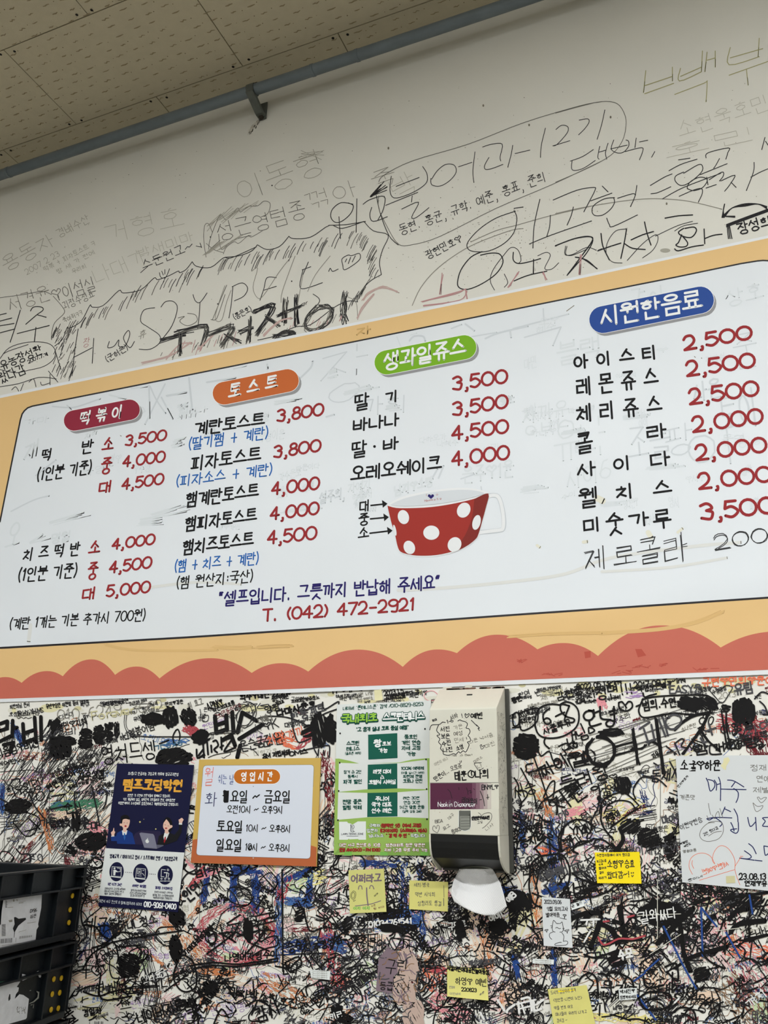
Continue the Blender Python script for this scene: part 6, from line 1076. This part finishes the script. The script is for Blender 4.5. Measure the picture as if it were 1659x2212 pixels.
for lb, q in (('clear tape over the top left of the dispenser', ((957, 1484), (976, 1483), (975, 1498), (955, 1499))), ('clear tape over the top middle of the dispenser', ((1005, 1480), (1020, 1479), (1019, 1494), (1003, 1495)))):
    note(lb, q, 'tape_clear', group='paper scraps stuck on the graffiti wall', name='tape_piece', lift=.0003, base=.006)

# ------------------------------------------------------------------ napkin dispenser
mat('dispenser_cream', (216, 214, 200), .38, noise=.03, nscale=25, bump=.04, bscale=160); mat('dispenser_black', (24, 25, 25), .42, bump=.1, bscale=500); mat('dispenser_back', (70, 70, 66), .35); mat('rust', (112, 78, 62), .9, noise=.4, nscale=200)
XL, XR = -.5612, -.4272
zc = lambda z: CZ + z
dt = empty('napkin_dispenser', ((XL + XR) / 2, -.004, zc(-.107))); tag(dt, 'cream and black wall napkin dispenser scribbled with marker', 'dispenser')
mb = MB(); mb.box((XL + .004, -.012, zc(-.104)), (XR + .0072, -.0045, zc(.2305))); mb.build('back_plate', MATS['dispenser_back'], dt, bevel=.001)
shell = [(-.0125, .2315), (-.0155, .2325), (-.075, .1885), (-.077, .186), (-.0772, -.0392), (-.0125, -.0392)]
mb = MB(); mb.prism([(y, zc(z)) for y, z in shell], XL, XR); mb.build('body', MATS['dispenser_cream'], dt, bevel=.0012)
side = [(-.0125, -.0392), (-.0772, -.0392), (-.0768, -.052), (-.0745, -.064), (-.070, -.075), (-.062, -.085), (-.050, -.093), (-.034, -.1005), (-.020, -.1045), (-.0125, -.105)]
for a, b in ((XL, XL + .003), (XR - .0035, XR)):
    mb = MB(); mb.prism([(y, zc(z)) for y, z in side], a, b); mb.build('side_panel', MATS['dispenser_cream'], dt)
black = [(-.0125, -.0393), (-.0766, -.0393), (-.0762, -.052), (-.0738, -.063), (-.069, -.074), (-.0655, -.0792), (-.0640, -.0805), (-.0125, -.1005)]
mb = MB(); mb.prism([(y, zc(z)) for y, z in black], XL + .003, XR - .0035); mb.build('lower_cover', MATS['dispenser_black'], dt)
DD = .0773
def ray_at(px, d): return P(px, d)
F = Ink(DD + .00015)
Dp = (910, 1670, 6.913)
nst = 18
for i in range(nst):
    t = i / nst; g = max(0, (t - .55) / .32); g = min(1, g); c = tuple(a + (b - a) * g for a, b in zip((84, 34, 62), (216, 214, 200))); mat('plum_%d' % i, c, .4)
    xa, xb = 929.3 + 148.2 * t, 929.3 + 148.2 * (i + 1) / nst
    F.poly([(xa, 1691.9 - t * .8), (xb, 1691.9 - (t + 1 / nst) * .8), (xb + .3, 1748 - t * .6), (xa + .2, 1748.4 - t * .6)], 'plum_%d' % i)
F.lay = .00008
F.line([(928.6, 1691.2), (1077.8, 1690.2)], 1, 'slot_mid'); F.text("Napkin Dispenser", 946, 1742.5, 1027, 1742, 10, 1.2, 'print_white')
for k in range(30): x = rw.uniform(944, 1024); F.line([(x, 1728), (x, 1747)], .3, 'sticky_pen')
F.tr(*Dp, 'marker2', 1.1, ['670 215 690 260 700 325', '700 270 740 260 730 300 760 280', '780 230 800 250', '560 210 565 250', '390 240 430 280 460 380']); F.tr(*Dp, 'pen', 1.6, ['880 270 910 340 930 400 945 490', '870 400 900 395', '975 370 1010 360', '990 320 995 390'])
TC(F, Dp, "려여울이", 610, 450, 840, 470, 95, 1.5, 'marker2', jit=.03, rnd=rw); TC(F, Dp, "BN♡L♡", 905, 250, 1150, 240, 72, 1.7, 'marker2')
F.build('purple_label', dt)['label'] = 'purple printed label'
W_ = Ink(DD + .0001)
def stad(e_): return PC(Dp, '%d 560 %d 560 %d 800' % (563 - e_, 737 + e_, 737 + e_)) + [(910 + (650 + (87 + e_) * math.cos(a)) / 6.913, 1670 + (790 + (68 + e_) * math.sin(a)) / 6.913) for a in np.linspace(0, math.pi, 12)] + PC(Dp, '%d 800' % (563 - e_))
W_.poly(stad(6), 'paper_white'); W_.lay = .0001; W_.poly(stad(0), 'slot_dark', 1); W_.lay = .0002
W_.poly(PC(Dp, '575 640 725 640 725 830 690 850 610 850 575 810'), 'slot_mid'); W_.lay = .0003
for k, y in enumerate((660, 690, 712, 735, 752, 770, 790, 812, 835)): W_.curve(PC(Dp, '590 %d 650 %d 722 %d' % (y + 4, y - 2 + k, y)), .8, 'slot_light' if k % 2 else 'slot_dark')
W_.build('level_window', dt)['label'] = 'rounded window showing folded napkins'
Wr = Ink(DD + .00012); Dq = (910, 1470, 7.213)
Wr.tr(*Dq, 'pen', 1.6, ['270 690 240 780 290 840 245 860 290 910 270 960 310 1010 300 1060 340 1110 350 1150 430 1165 500 1140 540 1150 580 1110 610 1130 650 1095 690 1115 720 1070 745 1000 720 960 770 940 750 880 730 860 760 800 740 750 700 740 720 680 690 645 640 630 600 615 570 630', '130 770 150 710 180 690 280 685 330 650 375 655', '680 530 690 515 710 540 740 515 745 545 700 580 680 530', '860 690 905 740 885 745 905 780', '780 620 870 710'])
for t, a, w_, m_ in (("서진", (305, 805, 450, 785, 78), 1.5, 'pen'), ("보은", (315, 915, 445, 905, 80), 1.6, 'pen'), ("수진", (325, 1025, 470, 1005, 80), 1.6, 'pen'), ("나진", (345, 1125, 495, 1105, 80), 1.6, 'pen'), ("가윤", (510, 775, 650, 745, 70), 1, 'pencil'), ("예성", (510, 870, 650, 850, 75), 1.2, 'pen_soft'), ("민세", (525, 975, 665, 950, 75), 1, 'pencil'), ("소영", (555, 1095, 665, 1060, 75), 1.5, 'pen'),
                     ("1-6", (405, 670, 500, 645, 50), 1.4, 'pen'), ("서하", (470, 620, 580, 570, 80), 1.3, 'pen_soft'), ("!", (630, 580, 650, 575, 60), 1.4, 'pen'), ("예빈", (770, 590, 960, 590, 92), 2.2, 'marker'), ("태훈", (530, 1560, 710, 1545, 150), 2.6, 'marker'), ("나희", (845, 1530, 1055, 1520, 145), 2.6, 'marker'), ("민준이..", (225, 1575, 440, 1440, 80), 1.4, 'pen'), ("오로쥬", (470, 1420, 640, 1360, 80), 1.4, 'pen_soft'), ("트미", (180, 650, 250, 620, 40), 1.1, 'pen'),
                     ("다은 낙서금", (760, 990, 1120, 870, 60), 1.1, 'pencil'), ("마진", (1010, 1060, 1160, 1000, 70), 1.1, 'pencil'), ("Fresh & Best", (440, 1180, 800, 1170, 28), .8, 'pencil'), ("미러스", (830, 1290, 960, 1210, 50), 1, 'pencil'), ("이반지 하나", (220, 1340, 420, 1230, 60), .9, 'faint'), ("나", (890, 1380, 960, 1350, 80), 1, 'pencil')): TC(Wr, Dq, t, *a, w_, m_, up='n', jit=.03, rnd=rw)
Wr.tr(*Dq, 'marker', 2.4, ['790 1420 770 1400 730 1440 740 1490 800 1510 830 1450 800 1410 780 1440 790 1480']); Wr.tr(*Dq, 'pen', 1.2, ['915 1010 940 1000 945 1030 980 1010 975 1040 940 1070 915 1010', '970 1360 900 1400 850 1340 830 1290 940 1280', '600 1250 610 1290', '625 1245 625 1280', '700 880 710 920'])
Wr.tr(*Dp, 'pen_soft', 1.2, ['240 895 175 850 175 800 200 790 225 830 240 780 265 790 265 840 240 895', '850 590 890 620 895 650 930 610 1010 590 1050 620 1040 700 960 790 910 825'])
for t, a, w_ in (("신민찬♥예소현", (755, 700, 1020, 685, 50), 2.2), ("음자다사", (470, 915, 640, 840, 66), 1.5), ("BEA", (208, 745, 320, 735, 44), 1.3), ("요고", (340, 860, 440, 800, 50), 1.1), ("고싶", (840, 760, 920, 745, 40), 1), ("니사", (980, 870, 1090, 780, 60), .8), ("대구", (420, 700, 500, 630, 50), .8), ("♡", (640, 830, 690, 835, 40), .8)): TC(Wr, Dp, t, *a, w_, 'marker2' if w_ > 2 else 'pen_soft', up='n', jit=.03, rnd=rw)
for _ in range(70): x, y = rw.uniform(932, 1070), rw.uniform(1540, 1800); Wr.ell(x, y, rw.uniform(.3, .9), rw.uniform(.3, .8), rw.choice(['faint', 'pencil', 'ink_brown']), n=6) if not 1690 < y < 1750 else None
Wr.build('marker_writing', dt, 'stuff')
# writing on the right side of the shell, on its own plane
V, Fc = [], []
for _ in range(150):
    y, z = rw.uniform(-.070, -.018), rw.uniform(-.03, .18); a = rw.uniform(0, 6.28)
    for _k in range(rw.randint(1, 3)):
        a += rw.uniform(-1.5, 1.5); y2, z2 = y + math.cos(a) * .004, z + math.sin(a) * .004
        nx_, nz_ = -math.sin(a) * .00035, math.cos(a) * .00035; n = len(V); xx = XR + .0002
        V += [(xx, y + nx_, zc(z) + nz_), (xx, y - nx_, zc(z) - nz_), (xx, y2 - nx_, zc(z2) - nz_), (xx, y2 + nx_, zc(z2) + nz_)]; Fc.append((n, n + 1, n + 2, n + 3)); y, z = y2, z2
        if not (-.074 < y < -.014): break
o = vmesh('side_scribble', V, Fc, MATS['pen_soft'], dt); o['kind'] = 'stuff'
mb = MB()
for _ in range(26): x = rw.uniform(XL + .01, XR - .004); w_ = rw.uniform(.003, .014); mb.box((x, -.0175, zc(.2306)), (min(XR - .001, x + w_), -.0085, zc(.2306 + rw.uniform(.0022, .0038))))
mb.build('rust_edge', MATS['rust'], dt)
o = Ink(.034 + .0003); o.poly(PC(Dq, '735 235 760 218 800 212 825 215 800 228 765 236'), 'print_black'); 
kx = Vector(((XL + XR) / 2 + .002, -.036, zc(.2176))); mb = MB(); mb.tube(kx + Vector((-.0055, 0, 0)), kx + Vector((.0055, 0, 0)), .0016, 10); mb.build('key_slot', MATS['print_black'], dt)
# mouth of the lower cover
pA = Vector((0, -.0640, zc(-.0805))); pB = Vector((0, -.0125, zc(-.1005))); nn_ = Vector((0, (pB - pA).z, -(pB - pA).y)).normalized()
def on_cover(x, y, off=.0004):
    r = Vector(np.array([x - 829.5, y - 1106.0, F_PX]) @ R); c0 = Vector(CAM); o_ = pA - Vector((0, nn_.y, nn_.z)) * 0; t = (o_ - c0).dot(nn_) / r.dot(nn_); p = c0 + r * t
    s_ = 1 if nn_.z < 0 else -1
    return p + nn_ * off * s_
mp = [on_cover(1028 + 36 * math.cos(a), 1878 + 7.2 * math.sin(a)) for a in np.linspace(0, 2 * math.pi, 32, endpoint=False)]
vmesh('mouth_rim', mp, [tuple(range(32))], MATS['slot_light'], dt)

# the napkin hanging from it
mat('napkin', (222, 222, 222), .9)
nm = MATS['napkin']; nt = nm.node_tree; b = nt.nodes['Principled BSDF']; tc_ = nt.nodes.new('ShaderNodeTexCoord'); mp_ = nt.nodes.new('ShaderNodeMapping'); mp_.inputs['Rotation'].default_value = (0, .8, 0); mp_.inputs['Scale'].default_value = (1, 0, 1)
ck_ = nt.nodes.new('ShaderNodeTexVoronoi'); ck_.inputs['Scale'].default_value = 330; ck_.inputs['Randomness'].default_value = .15; bp_ = nt.nodes.new('ShaderNodeBump'); bp_.inputs['Distance'].default_value = .0009; bp_.inputs['Strength'].default_value = .9
nt.links.new(tc_.outputs['Object'], mp_.inputs['Vector']); nt.links.new(mp_.outputs['Vector'], ck_.inputs['Vector']); nt.links.new(ck_.outputs['Distance'], bp_.inputs['Height']); nt.links.new(bp_.outputs['Normal'], b.inputs['Normal'])
Lf = [(992, 1877), (986, 1890), (979, 1905), (976, 1918), (974, 1931)]; Rt = [(1064, 1877), (1073, 1893), (1081, 1908), (1088, 1932), (1095, 1958)]
Bt = [(974, 1931), (981, 1948), (1000, 1960), (1024, 1971), (1046, 1977), (1068, 1978), (1082, 1969), (1095, 1958)]
def interp(pts, t):
    k = t * (len(pts) - 1); i = min(int(k), len(pts) - 2); f = k - i; return np.array(pts[i]) * (1 - f) + np.array(pts[i + 1]) * f
NU, NV = 44, 36; px_, dp_ = [], []
for jv in range(NV + 1):
    v = jv / NV
    for iu in range(NU + 1):
        u = iu / NU; l_, r_ = interp(Lf, v), interp(Rt, v); p = l_ * (1 - u) + r_ * u
        bl = np.array(Lf[-1]) * (1 - u) + np.array(Rt[-1]) * u; p = p + (interp(Bt, u) - bl) * v ** 2.2
        px_.append(p); ve = min(1, v + .22 * (2 * u - 1) ** 2); s1 = min(1, ve / .6); s2 = max(0, (ve - .52) / .48); dp_.append(.031 - .016 * min(1, s1 * 2.2) + .036 * s2 ** .9 + .0026 * math.sin(u * 19 + v * 2) * (1 - v) ** 2 * min(1, v * 8) + .0020 * math.sin(u * 8 + 1) * v)
nv_ = P(np.array(px_), np.array(dp_)); Fc = [(j * (NU + 1) + i, (j + 1) * (NU + 1) + i, (j + 1) * (NU + 1) + i + 1, j * (NU + 1) + i + 1) for j in range(NV) for i in range(NU)]
nk = vmesh('napkin', nv_, Fc, MATS['napkin'], None, smooth=True); tag(nk, 'white embossed paper napkin hanging out of the dispenser', 'napkin')
so = nk.modifiers.new('thickness', 'SOLIDIFY'); so.thickness = .0004

# ------------------------------------------------------------------ plastic crates
mat('crate_plastic', (17, 22, 26), .38, noise=.25, nscale=18, bump=.12, bscale=150); mat('crate_inside', (30, 30, 28), .6); mat('plug_yellow', (196, 158, 28), .4); mat('crate_label', (206, 208, 212), .55, noise=.10, nscale=60, bump=.2, bscale=80)
eV = Vector((.1725, -.985, 0)); nV = Vector((-.985, -.1725, 0)); CA = Vector((-1.379, -.030, 0))
CL, CW, CHh = .54, .38, .1445
Tm = Matrix(((eV.x, nV.x, 0, CA.x), (eV.y, nV.y, 0, CA.y), (0, 0, 1, 0), (0, 0, 0, 1)))       # local: x along the visible side, y into the crate, z up
Ti = Tm.inverted()
def face_pt(x, y, inset):              # where the sight line through a photo point meets the crate's visible side
    r = Ti.to_3x3() @ Vector(np.array([x - 829.5, y - 1106.0, F_PX]) @ R); c0 = Ti @ Vector(CAM); t = (inset - c0.y) / r.y; return c0 + r * t
def make_crate(ztop, label, low):
    root = empty('plastic_crate', tuple(Tm @ Vector((CL / 2, CW / 2, ztop - CHh)))); tag(root, label, 'crate', 'stack of black plastic crates')
    z0, z1 = ztop - CHh + .001, ztop; t = .004; ins = .016
    def part(name, boxes, m='crate_plastic', bev=.0012):
        mb = MB()
        for bx_ in boxes: mb.box(*bx_)
        return mb.build(name, MATS[m], root, bevel=bev, tf=Tm)
    part('wall_panel', [((.003, ins, z0), (CL - ins, ins + t, z1 - .002)), ((ins, CW - ins - t, z0), (CL - ins, CW - ins, z1 - .002)), ((ins, ins, z0), (ins + t, CW - ins, z1 - .002)), ((CL - ins - t, ins, z0), (CL - ins, CW - ins, z1 - .002))])
    part('bottom', [((ins, ins, z0), (CL - ins, CW - ins, z0 + .004))], 'crate_inside')
    part('rim', [((0, 0, z1 - .004), (CL, ins + t, z1)), ((0, CW - ins - t, z1 - .004), (CL, CW, z1)), ((0, 0, z1 - .004), (ins + t, CW, z1)), ((CL - ins - t, 0, z1 - .004), (CL, CW, z1))])
    part('rim_band', [((0, .002, z1 - .047), (CL, ins + .001, z1 - .0425)), ((-.001 + .001, .002, z1 - .047), (ins, CW - .002, z1 - .0425)), ((.0, .0, z1 - .024), (.022, ins, z1 - .021))])
    UR = [face_pt(184, 1890, 0).x, face_pt(138, 1895, 0).x, face_pt(75, 1900, 0).x, face_pt(8, 1905, 0).x]
    for u in [.003] + UR + [UR[-1] + .085, UR[-1] + .16]: part('rib', [((u, .001, z1 - .046), (u + .0035, ins + .001, z1 - .003))])
    for u in (.010, UR[0] - .006, UR[1] + .002): part('post', [((u, .004, z0 + .012), (u + .0035, ins + .001, z1 - .045))])
    part('rib', [((.0, .001, z1 - .046), (.0035, CW * .2, z1 - .003))])
    part('foot_band', [((.012, .005, z0), (CL - .012, ins + .001, z0 + .012)), ((.02, .010, z0), (CL - .02, ins + .001, z0 + .006))])
    spots = ((115.5, 2115), (131.5, 2113), (112, 2147.5), (128, 2144.5), (109.5, 2181), (125, 2178)) if low else ((155.5, 1935), (150.5, 1965), (148, 1993))
    if low is not None:
        for x, y in spots:
            c = face_pt(x, y, ins - .001); mb = MB(); mb.tube(c, c + Vector((0, -.0018, 0)), .0052, 14); mb.build('plug', MATS['plug_yellow'], root, tf=Tm)['label'] = 'yellow round plug'
    return root, z1
def side_print(root, name, items, inset=.0135, label=None):
    V, Fc, Mi, ms = [], [], [], []
    for k, (pts, m) in enumerate(items):
        if m not in ms: ms.append(m)
        lift_ = {'crate_label': 0}.get(m, .0002 + k * 2e-6); tri = tessellate_polygon([[Vector((x, y, 0)) for x, y in pts]]); n = len(V)
        V += [tuple(Tm @ face_pt(x, y, inset - lift_)) for x, y in pts]; Fc += [tuple(i + n for i in t_) for t_ in tri]; Mi += [ms.index(m)] * len(tri)
    o = vmesh(name, V, Fc, [MATS[m] for m in ms], root, Mi)
    if label: o['label'] = label
    return o
Q7 = (0, 1840, 5.948)
zt = CZ - .1285
r1, _ = make_crate(zt, 'black plastic crate topmost of the stack with a torn address label', False)
it = [(PC(Q7, '48 590 540 527 530 720 490 930 495 960 470 1000 450 1212 440 1222 0 1305 -60 1315 -40 1000 10 930 22 760'), 'crate_label')]
it.append((PC(Q7, '180 842 200 838 240 860 330 848 335 870 290 905 235 950 190 1030 185 1100 180 1105 182 1030 165 985 188 930'), 'crate_plastic'))
for k in range(26):
    x = 5 + k * 8 + rw.uniform(-1, 1); w_ = rw.choice((2, 3, 5)); 
    if 165 < x < 200: continue
    it.append((PC(Q7, '%f %f %f %f %f %f %f %f' % (x, 1120 - x * .08, x + w_, 1120 - x * .08, x + w_ - 4, 1178 - x * .08, x - 4, 1178 - x * .08)), 'pen'))
for k in range(14): x = 250 + k * 12; it.append((PC(Q7, '%f %f %f %f %f %f %f %f' % (x, 1085 - k, x + 5, 1085 - k, x + 3, 1120 - k * 2, x - 2, 1120 - k * 2)), 'pen_soft'))
for k in range(22): y = 935 + k * 7; it.append((PC(Q7, '22 %f 74 %f 72 %f 20 %f' % (y, y - 6, y - 3, y + 3)), 'pen'))
for k in range(9): y = 625 + k * 11; it.append((PC(Q7, '70 %f %f %f %f %f 68 %f' % (y, 86 + k % 3 * 4, y - 1, 86 + k % 3 * 4, y + 4, y + 5)), 'pen'))
for a_ in ('170 612 186 610 186 640 170 642', '205 616 226 613 226 630 219 631 217 621 205 623', '250 640 330 632 330 636 250 644', '240 655 300 650 300 658 240 664', '100 715 170 708 170 714 100 721', '110 880 160 870 158 900 120 905', '20 1205 440 1142 440 1146 20 1210', '60 1225 420 1175 420 1183 60 1233', '350 915 460 900 460 904 350 920', '240 1030 340 1000 340 1003 240 1034'): it.append((PC(Q7, a_), 'pencil'))
side_print(r1, 'address_label', it, label='torn white address label')
def side_text(root, t, x0, y0, x1, y1, h, w_, m, inset=.0129):
    I = Ink(); I.text(t, x0, y0, x1, y1, h, w_, m); V = [tuple(Tm @ face_pt(x, y, inset)) for x, y in np.vstack(I.v)]; vmesh('label_lettering', V, [tuple(q) for q in I.f], MATS[m], root)
side_text(r1, "D196", 65, 1971.5, 79, 1969, 7, 1, 'pen'); side_text(r1, "심온", 65, 1983.5, 78, 1981.5, 8, .9, 'pen')
r2, _ = make_crate(zt - .150, 'black plastic crate below the topmost one with a ripped blank label', True)
it = [(PC(Q7, '-40 1735 60 1700 262 1665 240 1700 215 1735 242 1745 235 1790 205 1830 190 1890 250 1830 300 1840 372 1890 345 2130 330 2150 100 2215 -60 2240'), 'crate_label'), (PC(Q7, '282 1568 372 1590 360 1625 290 1658'), 'crate_label'), (PC(Q7, '462 1545 495 1530 505 1580 530 1590 520 1618 500 1612 495 1590 470 1590'), 'crate_label'), (PC(Q7, '120 1830 132 1828 135 1890 112 1920 108 1880'), 'crate_plastic')]
it.append((PC(Q7, '-40 1680 50 1662 20 1720 -40 1740'), 'ink_green'))
for k in range(34): x, y = rw.uniform(210, 322), rw.uniform(2005, 2085); it.append((PC(Q7, '%f %f %f %f %f %f' % (x, y, x + 5, y - 22, x + 8, y - 4)), 'pen_soft'))
for s_ in ('470 1790 505 1800 500 1880 440 1930 378 1955 378 1945 430 1920 480 1870 488 1820 470 1800', '380 1780 400 1775 400 1785 382 1790', '430 1960 436 1958 430 2010 424 2012', '395 1965 420 1960 418 1968 395 1974'): it.append((PC(Q7, s_), 'slot_mid'))
side_print(r2, 'ripped_label', it, label='ripped blank white label')
r3, _ = make_crate(zt - .300, 'black plastic crate lowest in view of the stack', None)
